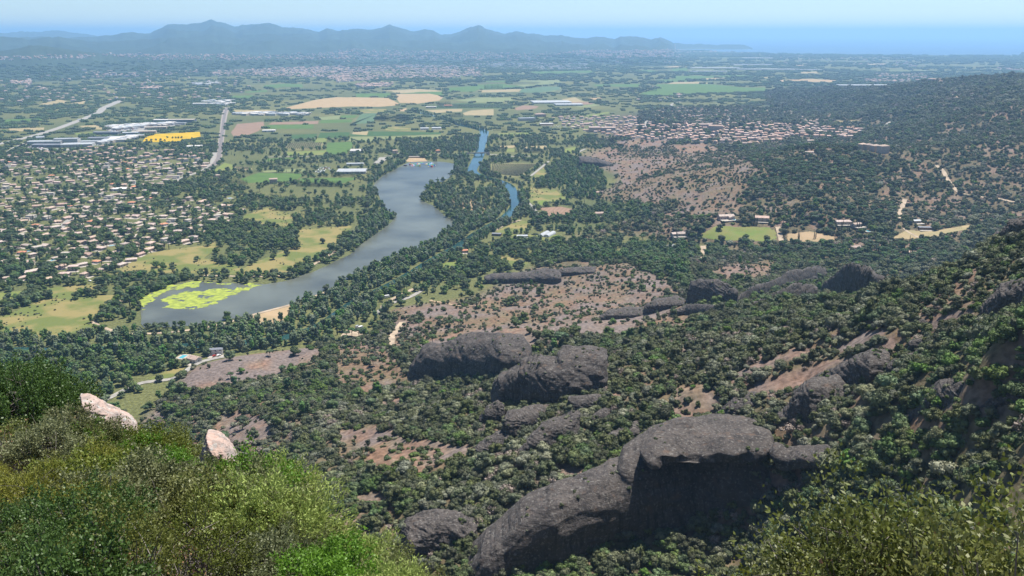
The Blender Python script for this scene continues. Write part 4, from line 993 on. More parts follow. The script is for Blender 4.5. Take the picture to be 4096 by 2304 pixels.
# ------------------------------------------------------------------ mesh builder for buildings and vehicles
class MB:
    def __init__(s): s.v, s.f, s.m = [], [], []
    def add(s, V, F, m=0):
        b = len(s.v); s.v += [tuple(p) for p in V]; s.f += [tuple(i + b for i in q) for q in F]; s.m += [m] * len(F); return s
    def box(s, x0, x1, y0, y1, z0, z1, m=0):
        V = [(x, y, z) for x in (x0, x1) for y in (y0, y1) for z in (z0, z1)]
        return s.add(V, [(0, 1, 3, 2), (4, 6, 7, 5), (0, 4, 5, 1), (2, 3, 7, 6), (0, 2, 6, 4), (1, 5, 7, 3)], m)
    def gable(s, x0, x1, y0, y1, z, h, m=0, e=.5, t=.22, axis='x'):
        if axis == 'x':
            ym = (y0 + y1) / 2
            pr = [(y0 - e, z), (ym, z + h), (y1 + e, z), (y1 + e, z + t), (ym, z + h + t), (y0 - e, z + t)]
            V = [(x, a, b) for x in (x0 - e, x1 + e) for a, b in pr]
        else:
            xm = (x0 + x1) / 2
            pr = [(x0 - e, z), (xm, z + h), (x1 + e, z), (x1 + e, z + t), (xm, z + h + t), (x0 - e, z + t)]
            V = [(a, y, b) for y in (y0 - e, y1 + e) for a, b in pr]
        F = [(0, 1, 4, 5), (1, 2, 3, 4), (6, 11, 10, 7), (7, 10, 9, 8)]
        for i in range(6): j = (i + 1) % 6; F.append((i, 6 + i, 6 + j, j))
        return s.add(V, F, m)
    def gwall(s, x0, x1, y0, y1, z, h, m=0, axis='x'):
        if axis == 'x':
            ym = (y0 + y1) / 2; V = [(x0, y0, z), (x0, y1, z), (x0, ym, z + h), (x1, y0, z), (x1, y1, z), (x1, ym, z + h)]
        else:
            xm = (x0 + x1) / 2; V = [(x0, y0, z), (x1, y0, z), (xm, y0, z + h), (x0, y1, z), (x1, y1, z), (xm, y1, z + h)]
        return s.add(V, [(0, 2, 1), (3, 4, 5)], m)
    def hip(s, x0, x1, y0, y1, z, h, m=0, e=.5, t=.2):
        x0 -= e; x1 += e; y0 -= e; y1 += e; w, d = x1 - x0, y1 - y0; k = min(w, d) / 2 * .98
        if w >= d: r0, r1 = (x0 + k, (y0 + y1) / 2), (x1 - k, (y0 + y1) / 2)
        else: r0, r1 = ((x0 + x1) / 2, y0 + k), ((x0 + x1) / 2, y1 - k)
        V = [(x0, y0, z), (x1, y0, z), (x1, y1, z), (x0, y1, z), (x0, y0, z + t), (x1, y0, z + t), (x1, y1, z + t), (x0, y1, z + t), (*r0, z + h), (*r1, z + h)]
        F = [(3, 2, 1, 0)] + [(i, (i + 1) % 4, 4 + (i + 1) % 4, 4 + i) for i in range(4)]
        F += [(4, 5, 9, 8), (5, 6, 9), (6, 7, 8, 9), (7, 4, 8)] if w >= d else [(4, 5, 8), (5, 6, 9, 8), (6, 7, 9), (7, 4, 8, 9)]
        return s.add(V, F, m)
    def arch(s, L, W, H, m=0, n=10, x=0, y=0, z=0):
        pr = [(math.cos(math.pi * i / n) * W / 2, math.sin(math.pi * i / n) ** .8 * H) for i in range(n + 1)]
        V = [(x + a, y + k, z + b) for k in (-L / 2, L / 2) for a, b in pr]
        F = [(i, i + 1, n + 2 + i, n + 1 + i) for i in range(n)] + [tuple(range(n, -1, -1)), tuple(range(n + 1, 2 * n + 2))]
        return s.add(V, F, m)
    def cyl(s, p, r, h, axis='z', m=0, n=10, r2=None):
        r2 = r if r2 is None else r2; V = []
        for k, rr in ((0, r), (1, r2)):
            for i in range(n):
                a = 2 * math.pi * i / n; c, q = math.cos(a) * rr, math.sin(a) * rr
                V.append({'z': (p[0] + c, p[1] + q, p[2] + k * h), 'y': (p[0] + c, p[1] + k * h, p[2] + q), 'x': (p[0] + k * h, p[1] + c, p[2] + q)}[axis])
        F = [(i, (i + 1) % n, n + (i + 1) % n, n + i) for i in range(n)] + [tuple(range(n - 1, -1, -1)), tuple(range(n, 2 * n))]
        return s.add(V, F, m)
    def mesh(s, name, *mats): return mesh_from(name, s.v, s.f, mats, s.m)

M_ROOF = mat("terracotta_tiles", (0.38, 0.285, 0.235), scale=.6, amt=.2, rnd=.2, hue=.01)
M_ROOFT = mat("village_tiles", (0.43, 0.285, 0.22), scale=.6, amt=.2, rnd=.2, hue=.01)
M_ROOFR = mat("red_tiles", (0.50, 0.22, 0.13), scale=.6, amt=.2, rnd=.15)
M_WALLC = mat("cream_render", (0.44, 0.375, 0.31), scale=.4, amt=.08, rnd=.14)
M_WALLW = mat("white_render", (0.50, 0.48, 0.455), scale=.4, amt=.06, rnd=.06)
M_WALLO = mat("ochre_render", (0.45, 0.34, 0.25), scale=.4, amt=.08, rnd=.12)
M_WALLP = mat("pink_render", (0.43, 0.32, 0.28), scale=.4, amt=.08, rnd=.1)
M_GLASS = mat("window_glass", (0.04, 0.05, 0.06), rough=.15, spec=.6)
M_WOOD = mat("brown_door", (0.16, 0.09, 0.055))
M_WHITE = mat("white_paint", (0.80, 0.80, 0.79), rough=.6)
M_GREYR = mat("grey_sheet_roof", (0.30, 0.32, 0.335), rough=.55, scale=.05, amt=.12, rnd=.12)
M_DARKR = mat("dark_sheet_roof", (0.15, 0.16, 0.18), rough=.6, scale=.05, amt=.15)
M_PLAST = mat("polytunnel_film", (0.50, 0.52, 0.53), rough=.4, scale=.2, amt=.06, trans=.25)
M_POOL = mat("pool_water", (0.09, 0.34, 0.42), rough=.1, spec=.5)
M_STONE = mat("pale_stone", (0.36, 0.32, 0.27), scale=.5, amt=.15)
M_CONC = mat("concrete", (0.42, 0.41, 0.39), scale=.3, amt=.12)
M_TYRE = mat("tyre", (0.03, 0.03, 0.03))

WIN = MB().box(-.6, .6, -.05, .05, 0, 1.2).mesh("window", M_GLASS)
SILL = MB().box(-.7, .7, -.16, .0, -.08, 0).mesh("sill", M_WHITE)
DOOR = MB().box(-.55, .55, -.05, .05, 0, 2.1).mesh("door", M_WOOD)
CHIM = MB().box(-.35, .35, -.35, .35, 0, 1.3).box(-.45, .45, -.45, .45, 1.3, 1.45).mesh("chimney", M_WALLC)

def villa_type(w, d, h, roof, wallm, roofm, wing=None, two=False, nwin=3):
    """list of (part name, mesh, location, rotation, parent part) describing one house"""
    wl, rf = MB(), MB()
    wl.box(-w / 2, w / 2, -d / 2, d / 2, -1.2, h)
    rh = d * .2
    if roof == 'hip': rf.hip(-w / 2, w / 2, -d / 2, d / 2, h, rh)
    elif roof == 'gable':
        rf.gable(-w / 2, w / 2, -d / 2, d / 2, h, rh); wl.gwall(-w / 2, w / 2, -d / 2, d / 2, h, rh)
    else:
        rf.box(-w / 2 - .15, w / 2 + .15, -d / 2 - .15, d / 2 + .15, h, h + .35)
    if wing:
        ww, wd, wh, wx = wing
        wl.box(wx - ww / 2, wx + ww / 2, -d / 2 - wd, -d / 2 + .4, -1.2, wh)
        if roof == 'flat': rf.box(wx - ww / 2 - .15, wx + ww / 2 + .15, -d / 2 - wd - .15, -d / 2 - .16, wh, wh + .3)
        else: rf.gable(wx - ww / 2, wx + ww / 2, -d / 2 - wd, -d / 2 + d * .3, wh + .003, ww * .2, axis='y'); wl.gwall(wx - ww / 2, wx + ww / 2, -d / 2 - wd, -d / 2 + .2, wh, ww * .2, axis='y')
    parts = [("wall", wl.mesh("wall", wallm), (0, 0, 0), 0, None), ("roof", rf.mesh("roof", roofm), (0, 0, 0), 0, None)]
    if wallm is not None and h < 9: parts.append(("terrace", MB().box(-w / 2 - .5, w / 2 + 2.5, -d / 2 - 7 - (wing[1] if wing else 0), -d / 2 - .1, -1.2, .06).mesh("terrace", M_STONE), (0, 0, 0), 0, None))
    fy = -d / 2 - .04
    for fl in range(2 if two else 1):
        for i in range(nwin):
            x = -w / 2 + w * (i + .5) / nwin
            if wing and abs(x - wing[3]) < wing[0] / 2 + .6: continue
            if i == 1 and fl == 0: parts.append(("door", DOOR, (x, fy, 0), 0, None))
            else:
                parts.append(("window", WIN, (x, fy, 1.0 + fl * 2.8), 0, None)); parts.append(("sill", SILL, (0, 0, 0), 0, len(parts) - 1))
        for sx, rz in ((1, math.pi / 2), (-1, -math.pi / 2)):
            parts.append(("window", WIN, (sx * (w / 2 + .04), 0, 1.0 + fl * 2.8), rz, None))
    if wing: parts.append(("window", WIN, (wing[3], -d / 2 - wing[1] - .04, 1.0), 0, None))
    if roof != 'flat': parts.append(("chimney", CHIM, (w * .22, d * .1, h + rh * .45), 0, 1))
    return parts

def place_parts(name, parts, loc, rz, label, cat, group=None, few=False, scale=1.0):
    root = empty(name, loc, rz, label, cat, group); root.scale = (scale,) * 3
    made = []
    for k, (pn, me, pl, pr, par) in enumerate(parts):
        if few and pn not in ("wall", "roof", "terrace"): made.append(None); continue
        pa = root if par is None else (made[par] if made[par] is not None else root)
        made.append(obj(pn, me, pa, pl, pr))
    return root

VILLAS = [
    (villa_type(15, 9, 3.2, 'hip', M_WALLC, M_ROOF), "cream single storey villa with hipped terracotta roof in the leafy suburb"),
    (villa_type(13, 9, 3.1, 'gable', M_WALLC, M_ROOF, wing=(6, 4, 2.9, 3)), "cream villa with gabled terracotta roof and front wing in the leafy suburb"),
    (villa_type(12, 9, 5.8, 'hip', M_WALLC, M_ROOF, two=True), "tall cream two storey villa with hipped roof in the leafy suburb"),
    (villa_type(14, 8.5, 3.1, 'gable', M_WALLO, M_ROOF, wing=(5, 3.5, 2.8, -4)), "ochre villa with tiled gable roof and side wing in the leafy suburb"),
    (villa_type(14, 10, 5.6, 'flat', M_WALLW, M_STONE, wing=(8, 4, 3, -3), two=True), "white flat roofed modern villa in the leafy suburb"),
    (villa_type(19, 8.5, 3.3, 'gable', M_WALLP, M_ROOF), "long low pinkish house with terracotta roof in the leafy suburb"),
    (villa_type(12, 9, 3.2, 'hip', M_WALLW, M_ROOFR), "white villa with bright red hipped roof in the leafy suburb"),
]
TOWN = [
    (villa_type(12, 9, 6.0, 'gable', M_WALLC, M_ROOFT, two=True, nwin=4), "cream village house with terracotta gable roof in the hill village"),
    (villa_type(10, 9, 6.4, 'hip', M_WALLO, M_ROOFT, two=True), "ochre village house with hipped terracotta roof in the hill village"),
    (villa_type(16, 9, 5.4, 'gable', M_WALLP, M_ROOFT, two=True, nwin=5), "long pinkish row house with tiled roof in the hill village"),
    (villa_type(11, 10, 4.0, 'hip', M_WALLW, M_ROOFT), "white house with hipped terracotta roof in the hill village"),
]
HOUSE_N = [0]
def reserve(u, v, r, w, front=9.0):
    px = FOC / r
    fill(KEEP, [(u - w * .55 * px, v - 5 * px), (u + w * .55 * px, v - 5 * px), (u + w * .5 * px, v + front * px * .45), (u - w * .5 * px, v + front * px * .45)], 1.0)

def house_at(u, v, types, k, rz, name, group, few=False, scale=1.0, label=None):
    p = seen(u, v)[0]; r = math.hypot(p[0], p[1])
    reserve(u, v, r, 15 * scale)
    return place_parts(name, types[k][0], (p[0], p[1], p[2]), rz, label or types[k][1].replace("in the leafy suburb", nearest(VILLA_AT, u, v)).replace("in the hill village", nearest(TOWN_AT, u, v)), "house", group, few, scale)

def poisson(polys, n, minpx, aspect=2.2, seed=1, avoid=True, dens=None):
    g = np.random.default_rng(seed); pts = []
    M = np.zeros((MH, MW), np.float32)
    for q in polys: fill(M, q)
    A = np.vstack(polys); u0, v0 = A.min(0); u1, v1 = A.max(0)
    tries = 0
    cell = {}
    while len(pts) < n and tries < 60000:
        tries += 1
        u, v = g.uniform(u0, u1), g.uniform(v0, v1)
        if not (0 <= u < 1024 and 0 <= v < 576) or look(M, u, v) < .5: continue
        if avoid and look(KEEP, u, v) > .5: continue
        if dens is not None and g.random() > dens(u, v): continue
        mp = minpx(v) if callable(minpx) else minpx
        if all(((u - a) / mp) ** 2 + ((v - b) * aspect / mp) ** 2 > 1 for a, b in pts[-400:]): pts.append((u, v))
    return pts

SUBURB = [P('J', -30,660,200,590,480,570,640,540,850,560,1100,490,1650,480,2050,540,2576,560) + P('K', 480,1100,330,1240,-20,1390) + P('J', 2100,960,1700,990,2576,1180,2576,1449,1900,1449,1400,1449,1000,1449,0,1449,-30,1400),
          P('D', -20,150,1200,120,1500,100,1750,130,1780,180,1700,260,1520,300,1450,400,1300,430,1050,500,1000,560,850,600,700,640,560,680,300,690,0,700,-20,690)]
few_far = []
pts = poisson(SUBURB, 370, lambda v: 4.8 + (v - 147) * .055, aspect=1.7, seed=5, dens=lambda u, v: (0.1 + 2.6 * max(0, fbm(np.array(u / 20), np.array(v / 9), o=2) - .36)) * (1 if v < 190 else max(.35, 1 - (v - 190) / 110)))
pts.sort(key=lambda p: -p[1])
g5 = np.random.default_rng(11)
for i, (u, v) in enumerate(pts):
    k = int(g5.choice(7, p=[.27, .2, .13, .12, .09, .12, .07]))
    rz = float(g5.choice([-.35, -.1, .25, .9, 1.3])) + g5.uniform(-.12, .12)
    if i < 290: house_at(u, v, VILLAS, k, rz, "villa", "villas of the leafy suburb", few=v < 185, scale=g5.uniform(.8, 1.05))
    else: few_far.append((u, v, rz, int(g5.integers(4))))
TOWNP = [P('M', 300,380,900,380,1500,370,1560,330,1700,280,2000,270,2576,280) + P('N', 700,280,1100,290,1500,300,1700,340,2080,360,2080,420,1650,470,2400,540,2420,590,2200,660,1750,640,1500,650,1400,690,900,740,200,700) + P('M', 2400,700,1920,680,1500,680,1100,640,1050,600,850,580,500,500)]
pts = poisson(TOWNP, 560, lambda v: 3.0 + (v - 108) * .03, aspect=1.9, seed=8)
pts.sort(key=lambda p: -p[1])
for i, (u, v) in enumerate(pts):
    k = int(g5.choice(4, p=[.4, .25, .2, .15])); rz = float(g5.choice([-.25, .05, 1.2])) + g5.uniform(-.1, .1)
    if i < 290: house_at(u, v, TOWN, k, rz, "village_house", "houses of the hill village", few=True, scale=g5.uniform(.85, 1.15))
    else: few_far.append((u, v, rz, k))

# special houses
def special(u, v, w, d, h, roof, wallm, roofm, rz, name, label, **kw):
    p = seen(u, v)[0]; r = math.hypot(p[0], p[1]); reserve(u, v, r, w, front=14)
    return place_parts(name, villa_type(w, d, h, roof, wallm, roofm, **kw), tuple(p), rz, label, "building")
def PX(c, x, y): return P(c, x, y)[0]
for (c, x, y, w, d, h, roof, wm, rm, rz, nm, lb, kw) in [
    ('D', 1430, 1278, 12, 8, 3.4, 'gable', M_WALLW, M_ROOF, -.5, "house", "white house with tiled roof beside the road below the bare slab", {}),
    ('D', 1590, 1225, 13, 6, 5.2, 'flat', M_WALLW, M_DARKR, .2, "house", "white house with dark terrace roof among trees by the river bend", dict(two=True)),
    ('E', 935, 476, 9, 7, 3.0, 'hip', M_WALLC, M_ROOFR, .2, "hut", "small hut with bright red roof on the river bank", {}),
    ('F', 380, 228, 24, 10, 4.6, 'gable', M_WALLP, M_ROOF, .2, "farmhouse", "long stone farmhouse above the big lawn", dict(wing=(8, 6, 3.6, 6), nwin=4)),
    ('F', 645, 245, 20, 12, 5.4, 'gable', M_STONE, M_ROOF, -.2, "farmhouse", "large pale farmhouse beside the dark hedge of the big lawn", dict(two=True)),
    ('F', 1240, 268, 22, 9, 4.0, 'gable', M_WALLC, M_ROOF, .05, "farmhouse", "cream farmhouse behind the cypress orchard", dict(nwin=4)),
    ('F', 1340, 285, 14, 8, 3.8, 'gable', M_WALLC, M_ROOF, .4, "farmhouse", "smaller cream annex next to the cypress orchard farmhouse", {}),
    ('F', 1855, 308, 22, 8, 3.2, 'flat', M_WOOD, M_DARKR, -.1, "barn", "long dark wooden barn on the dry meadow", {}),
    ('F', 1350, 450, 16, 9, 3.2, 'hip', M_WALLC, M_ROOF, .2, "house", "pale bungalow hidden among umbrella pines", {}),
    ('F', 1770, 495, 14, 8, 3.4, 'gable', M_WALLP, M_ROOF, -.3, "house", "pink house beside two cypresses in the pine valley", {}),
    ('F', 1780, 262, 11, 7, 3.2, 'gable', M_STONE, M_GREYR, .2, "house", "small stone house above the dry meadow", {}),
    ('F', 60, 350, 16, 9, 3.4, 'gable', M_STONE, M_ROOF, .1, "farmhouse", "stone house at the corner of the big lawn", {}),
    ('E', 1925, 205, 16, 9, 4.2, 'gable', M_STONE, M_ROOF, .2, "house", "stone house at the foot of the brown hill", {}),
    ('E', 2500, 350, 20, 9, 3.4, 'gable', M_STONE, M_ROOF, .3, "house", "long stone house beside the palm garden", {}),
    ('E', 1925, 45, 13, 8, 3.4, 'hip', M_WALLC, M_ROOF, .1, "house", "pale house at the edge of the wood below the brown hill", {}),
    ('L', 582, 1005, 13, 9, 7, 'hip', M_WALLC, M_ROOF, .3, "house", "cream two storey house near the lake beach road", dict(two=True)),
    ('L', 1133, 1000, 11, 9, 6, 'hip', M_WALLO, M_ROOFR, 0, "house", "brick red house in the wood by the bridge road", dict(two=True)),
    ('K', 1270, 1395, 16, 10, 9, 'gable', M_STONE, M_ROOF, .2, "manor", "tall stone manor beside the green vineyard", dict(two=True, nwin=4)),
    ('K', 540, 1325, 12, 9, 6, 'hip', M_WALLC, M_ROOF, .5, "house", "cream two storey house at the railway bend", dict(two=True)),
    ('L', 960, 705, 26, 12, 5, 'gable', M_WALLW, M_GREYR, .1, "farm_shed", "pale farm shed above the long vineyard", {}),
    ('L', 1115, 700, 30, 12, 5, 'gable', M_WALLW, M_GREYR, .1, "farm_shed", "longer pale farm shed above the long vineyard", {}),
    ('L', 2275, 585, 60, 26, 9, 'flat', M_WALLW, M_GREYR, .25, "school", "large white school block at the village edge", dict(two=True, nwin=9)),
    ('L', 2450, 535, 40, 22, 9, 'hip', M_WALLP, M_ROOF, .2, "school", "pinkish school wing with tiled roof", dict(two=True, nwin=6)),
    ('M', 275, 485, 46, 30, 6, 'flat', M_WALLO, M_CONC, .1, "sports_hall", "brown walled sports hall with flat pale roof", dict(nwin=6)),
    ('M', 890, 570, 34, 14, 14, 'gable', M_WALLO, M_ROOF, .05, "apartment_block", "ochre apartment block at the village edge", dict(two=True, nwin=7)),
    ('M', 1070, 565, 44, 14, 12, 'gable', M_WALLC, M_ROOF, .05, "apartment_block", "long cream apartment block at the village edge", dict(two=True, nwin=9)),
    ('N', 520, 560, 40, 16, 15, 'gable', M_STONE, M_ROOF, -.15, "church", "big stone church with long tiled roof in the old village", dict(nwin=5)),
    ('N', 380, 520, 40, 14, 11, 'gable', M_WALLP, M_ROOF, .0, "town_hall", "long pink building beside the village church", dict(two=True, nwin=8)),
    ('C', 1385, 1100, 15, 12, 11, 'hip', M_WALLC, M_ROOF, .4, "apartment_block", "westernmost tan apartment block on the wooded hillside", dict(two=True, nwin=4)),
    ('C', 1425, 1103, 15, 12, 11, 'hip', M_WALLC, M_ROOF, .4, "apartment_block", "second tan apartment block on the wooded hillside", dict(two=True, nwin=4)),
    ('C', 1478, 1115, 18, 13, 12, 'hip', M_WALLC, M_ROOF, .4, "apartment_block", "third tan apartment block beside the hillside lane", dict(two=True, nwin=4)),
    ('C', 1535, 1122, 20, 14, 13, 'hip', M_WALLC, M_ROOF, .4, "apartment_block", "largest tan apartment block at the hillside lane end", dict(two=True, nwin=5)),
    ('N', 1740, 700, 18, 10, 4, 'gable', M_WALLC, M_ROOF, .1, "house", "tiled villa with lawn on the hilltop above the village", {}),
    ('N', 1725, 850, 16, 7, 3, 'gable', M_WALLP, M_ROOF, .0, "house", "pink roofed house among pines on the hill", {}),
]:
    u, v = PX(c, x, y)
    special(u, v, w, d, h, roof, wm, rm, rz, nm, lb, **kw)

# warehouses, glasshouses and polytunnels
def shed(u, v, L, W, H, rz, label, roofm=None, wallm=None, bays=1, name="warehouse", cat="warehouse", curved=False):
    p = seen(u, v)[0]; r = math.hypot(p[0], p[1]); reserve(u, v, r, L, front=W * .3)
    root = empty(name, tuple(p), rz, label, cat)
    wl = MB().box(-L / 2, L / 2, -W / 2, W / 2, -.5, H); obj("wall", wl.mesh("wall", wallm or M_WALLW), root)
    for b in range(bays):
        y0 = -W / 2 + W * b / bays; y1 = y0 + W / bays
        m = MB().gable(-L / 2, L / 2, y0 + .02, y1 - .02, H + .004, min(1.6, W / bays * .12), e=0.0 if bays > 1 else .4)
        obj("roof_bay" if bays > 1 else "roof", m.mesh("roof", roofm or M_GREYR), root)
    n = max(2, min(6, int(L / 14)))
    for i in range(n):
        obj("loading_door", MB().box(-1.8, 1.8, -.06, .06, 0, min(3.6, H * .8)).mesh("loading_door", M_DARKR), root, (-L / 2 + L * (i + .5) / n, -W / 2 - .08, 0))
    return root
for (c, x, y, L, W, H, rz, lb, rm, wm, bays) in [
    ('J', 600, 440, 90, 36, 9, .1, "long grey retail hall with flat pale roof beside the highway", M_GREYR, M_CONC, 1),
    ('J', 870, 430, 64, 30, 14, .15, "tall pale grey warehouse behind the dark roofed halls", M_GREYR, M_WALLW, 1),
    ('J', 560, 475, 50, 30, 7, -.05, "dark roofed hall facing the car park", M_DARKR, M_DARKR, 1),
    ('J', 740, 475, 60, 32, 7, .05, "widest dark roofed hall next to the striped hall", M_DARKR, M_DARKR, 1),
    ('J', 1010, 470, 80, 40, 8, .2, "striped white saw roofed hall in the business park", M_PLAST, M_CONC, 5),
    ('J', 1290, 385, 58, 36, 7, .1, "dark blue roofed hall behind the striped hall", M_DARKR, M_CONC, 1),
    ('J', 1190, 425, 56, 30, 6, .1, "grey roofed hall between the striped and dark blue halls", M_GREYR, M_CONC, 1),
    ('J', 520, 372, 22, 40, 6, .5, "small grey shed beside the highway", M_GREYR, M_WALLW, 1),
    ('J', 1380, 312, 76, 26, 7, .0, "low black sided hall in front of the lawn", M_DARKR, M_DARKR, 1),
    ('J', 1690, 318, 46, 30, 7, .2, "grey sheet roofed workshop by the vehicle yard", M_GREYR, M_DARKR, 1),
    ('J', 1860, 300, 70, 26, 7, .25, "long tan roofed workshop beside the sunflower field", M_STONE, M_WALLO, 1),
    ('J', 2010, 245, 66, 22, 7, .3, "tan roofed hall above the sunflower field", M_STONE, M_WALLO, 1),
    ('J', 2150, 152, 86, 28, 8, .0, "white roofed hall at the far end of the business park", M_WALLW, M_CONC, 1),
    ('J', 2350, 158, 90, 30, 10, .05, "dark fronted hall at the far end of the business park", M_STONE, M_DARKR, 1),
    ('J', 2510, 485, 40, 22, 5, .3, "white roofed shed below the sunflower field", M_WALLW, M_WALLW, 1),
    ('J', 1540, 1035, 27, 15, 4, .15, "bright white twin roofed hall in the suburb", M_WHITE, M_WALLW, 3),
    ('K', 330, 385, 60, 30, 7, .1, "small white hall at the railway's far end", M_WALLW, M_WALLW, 1),
    ('K', 1210, 730, 40, 20, 5, .2, "cluster shed with white roofs beside the brown field", M_WALLW, M_WALLW, 2),
    ('L', 90, 985, 32, 14, 5, .05, "white hall beside the dark trees near the lake", M_WALLW, M_WALLW, 1),
    ('K', 2280, 1255, 64, 46, 5, .08, "huge white striped nursery hall by the lake shore", M_PLAST, M_CONC, 8),
    ('L', 70, 1160, 40, 16, 4, .05, "pale green roofed shed behind the nursery hall", M_GREYR, M_WALLW, 1),
    ('L', 1265, 405, 34, 12, 5, .0, "red roofed barn in the dark orchard", M_ROOFR, M_WALLC, 1),
    ('L', 1045, 425, 44, 14, 5, .0, "white barn beside the far river bend", M_WALLW, M_WALLC, 1),
    ('K', 2330, 1000, 30, 12, 5, .05, "long white hall behind lakeside trees", M_WALLW, M_WALLW, 1),
]:
    u, v = PX(c, x, y); shed(u, v, L, W, H, rz, lb, rm, wm, bays)

def tunnels(c, pts, L, W, H, rz, label, group=None, label_list=None):
    for i, (x, y) in enumerate(pts):
        u, v = PX(c, x, y); p = seen(u, v)[0]; reserve(u, v, math.hypot(p[0], p[1]), W, front=L * .3)
        root = empty("polytunnel", tuple(p), rz, (label_list[i] if label_list else label), "greenhouse", group)
        obj("film_cover", MB().arch(L, W, H).mesh("film_cover", M_PLAST), root)
        obj("door", MB().box(-1.1, 1.1, -.05, .05, 0, 2.0).mesh("door", M_WHITE), root, (0, -L / 2 - .08, 0))
        for k in range(5):
            yy = -L / 2 + L * (k + .5) / 5; pr = MB()
            for j in range(8):
                a0, a1 = math.pi * j / 8, math.pi * (j + 1) / 8
                q = [(math.cos(a) * (W / 2 + .05), math.sin(a) ** .8 * H + .05) for a in (a0, a1)]
                pr.add([(q[0][0], yy - .08, q[0][1]), (q[0][0], yy + .08, q[0][1]), (q[1][0], yy + .08, q[1][1]), (q[1][0], yy - .08, q[1][1])], [(0, 1, 2, 3)])
            obj("hoop", pr.mesh("hoop", M_CONC), root)
tunnels('E', [(1518, 350), (1562, 352)], 30, 9, 4.2, -.42, None, None, ["white polytunnel standing closer to the flat grey shed", "white polytunnel next to the vegetable rows"])
tunnels('E', [(2407, 440), (2445, 442), (2478, 442)], 14, 7, 3.6, -.1, "white arched polytunnel in the palm garden", "polytunnels of the palm garden")
shed(*PX('E', 1358, 372), 16, 9, 4, .05, "flat roofed grey garden shed beside the polytunnels", M_GREYR, M_CONC, 1, name="garden_shed", cat="shed")
shed(*PX('E', 1405, 380), 14, 6, 2.4, .0, "low white glasshouse next to the grey garden shed", M_PLAST, M_WALLW, 1, name="glasshouse", cat="greenhouse")
shed(*PX('E', 1172, 352), 14, 8, 3, -.2, "dark low hut on the river terrace", M_DARKR, M_WOOD, 1, name="hut", cat="hut")
# the big white glasshouses of the plain
for (c, x, y, L, W, rz, lb, bays) in [
    ('M', 330, 195, 170, 110, .12, "wide white greenhouse block on the tan triangle field", 9),
    ('M', 560, 228, 120, 60, .1, "second white greenhouse block on the tan triangle field", 6),
    ('C', 300, 502, 420, 90, .0, "far white greenhouse block at its western end of the plain", 5),
    ('C', 690, 512, 520, 80, -.05, "longest far white greenhouse block on the plain", 5),
    ('C', 250, 528, 300, 40, .0, "thin far greenhouse row before the longest block", 3),
    ('C', 610, 428, 400, 120, .0, "distant white greenhouse near the coast", 3),
    ('C', 570, 477, 420, 90, .0, "distant greenhouse strip behind the long block", 3),
    ('C', 1410, 632, 300, 60, .0, "white greenhouse row below the eastern hamlet", 5),
    ('C', 1000, 515, 200, 40, .0, "small distant greenhouse east of the longest block", 3),
]:
    u, v = PX(c, x, y); shed(u, v, L, W, 5, rz, lb, M_PLAST, M_PLAST, bays, name="greenhouse", cat="greenhouse")

# swimming pools
for i, (c, x, y, lb) in enumerate([('D', 1420, 378, "turquoise pool below the stepped villa at the meadow edge"), ('D', 828, 428, "turquoise pool beside tall suburb trees"), ('D', 195, 472, "pool of a suburb terrace house"),
        ('D', 395, 535, "pool with pale terrace by the suburb lane"), ('D', 1345, 1248, "round edged pool beside the white house by the road"), ('F', 1425, 322, "turquoise pool of the cypress orchard farmhouse"),
        ('F', 438, 238, "small pool beside the long stone farmhouse"), ('D', 1690, 80, "pool between white suburb villas"), ('N', 1545, 765, "pool on the hill above the village")]):
    u, v = PX(c, x, y); p = seen(u, v)[0]; reserve(u, v, math.hypot(p[0], p[1]), 12, front=14)
    root = empty("swimming_pool", (p[0], p[1], p[2] + .3), .2 + .3 * i, lb, "pool")
    obj("terrace", MB().box(-7, 7, -5, 5, -.6, .25).mesh("terrace", M_STONE), root); obj("pool_basin", MB().box(-4.5, 4.5, -2.4, 2.4, .1, .29).mesh("pool_basin", M_POOL), root)

# bridge over the river
def build_bridge():
    a = np.array([*map(float, at_z(*PX('L', 1490, 1034), 0)), 0]); b = np.array([*map(float, at_z(*PX('L', 1800, 1030), 0)), 0])
    c = (a + b) / 2; L = np.linalg.norm(b - a); ang = math.atan2(b[1] - a[1], b[0] - a[0])
    root = empty("bridge", tuple(c), ang, "concrete road bridge with arched piers across the river", "bridge")
    obj("deck", MB().box(-L / 2, L / 2, -4.5, 4.5, 4.6, 5.6).mesh("deck", M_CONC), root)
    for s in (-1, 1): obj("parapet", MB().box(-L / 2, L / 2, s * 4.3 - .15, s * 4.3 + .15, 5.62, 6.7).mesh("parapet", M_STONE), root)
    for x in (-L * .14, L * .16):
        m = MB().box(-1.1, 1.1, -4, 4, -1, 3.0)
        m.add([(-1.1, -4, 3), (1.1, -4, 3), (5, -4, 4.58), (-5, -4, 4.58), (-1.1, 4, 3), (1.1, 4, 3), (5, 4, 4.58), (-5, 4, 4.58)], [(0, 1, 2, 3), (4, 7, 6, 5), (0, 3, 7, 4), (1, 5, 6, 2)])
        obj("pier", m.mesh("pier", M_CONC), root, (x, 0, 0))
    for s in (-1, 1): obj("abutment", MB().box(-4, 4, -5, 5, -1, 4.58).mesh("abutment", M_STONE), root, (s * (L / 2 - 4.2), 0, 0))
    u, v = PX('L', 1640, 1030); fill(KEEP, P('L', 1500,1000,1800,1000,1790,1140,1560,1140))
build_bridge()

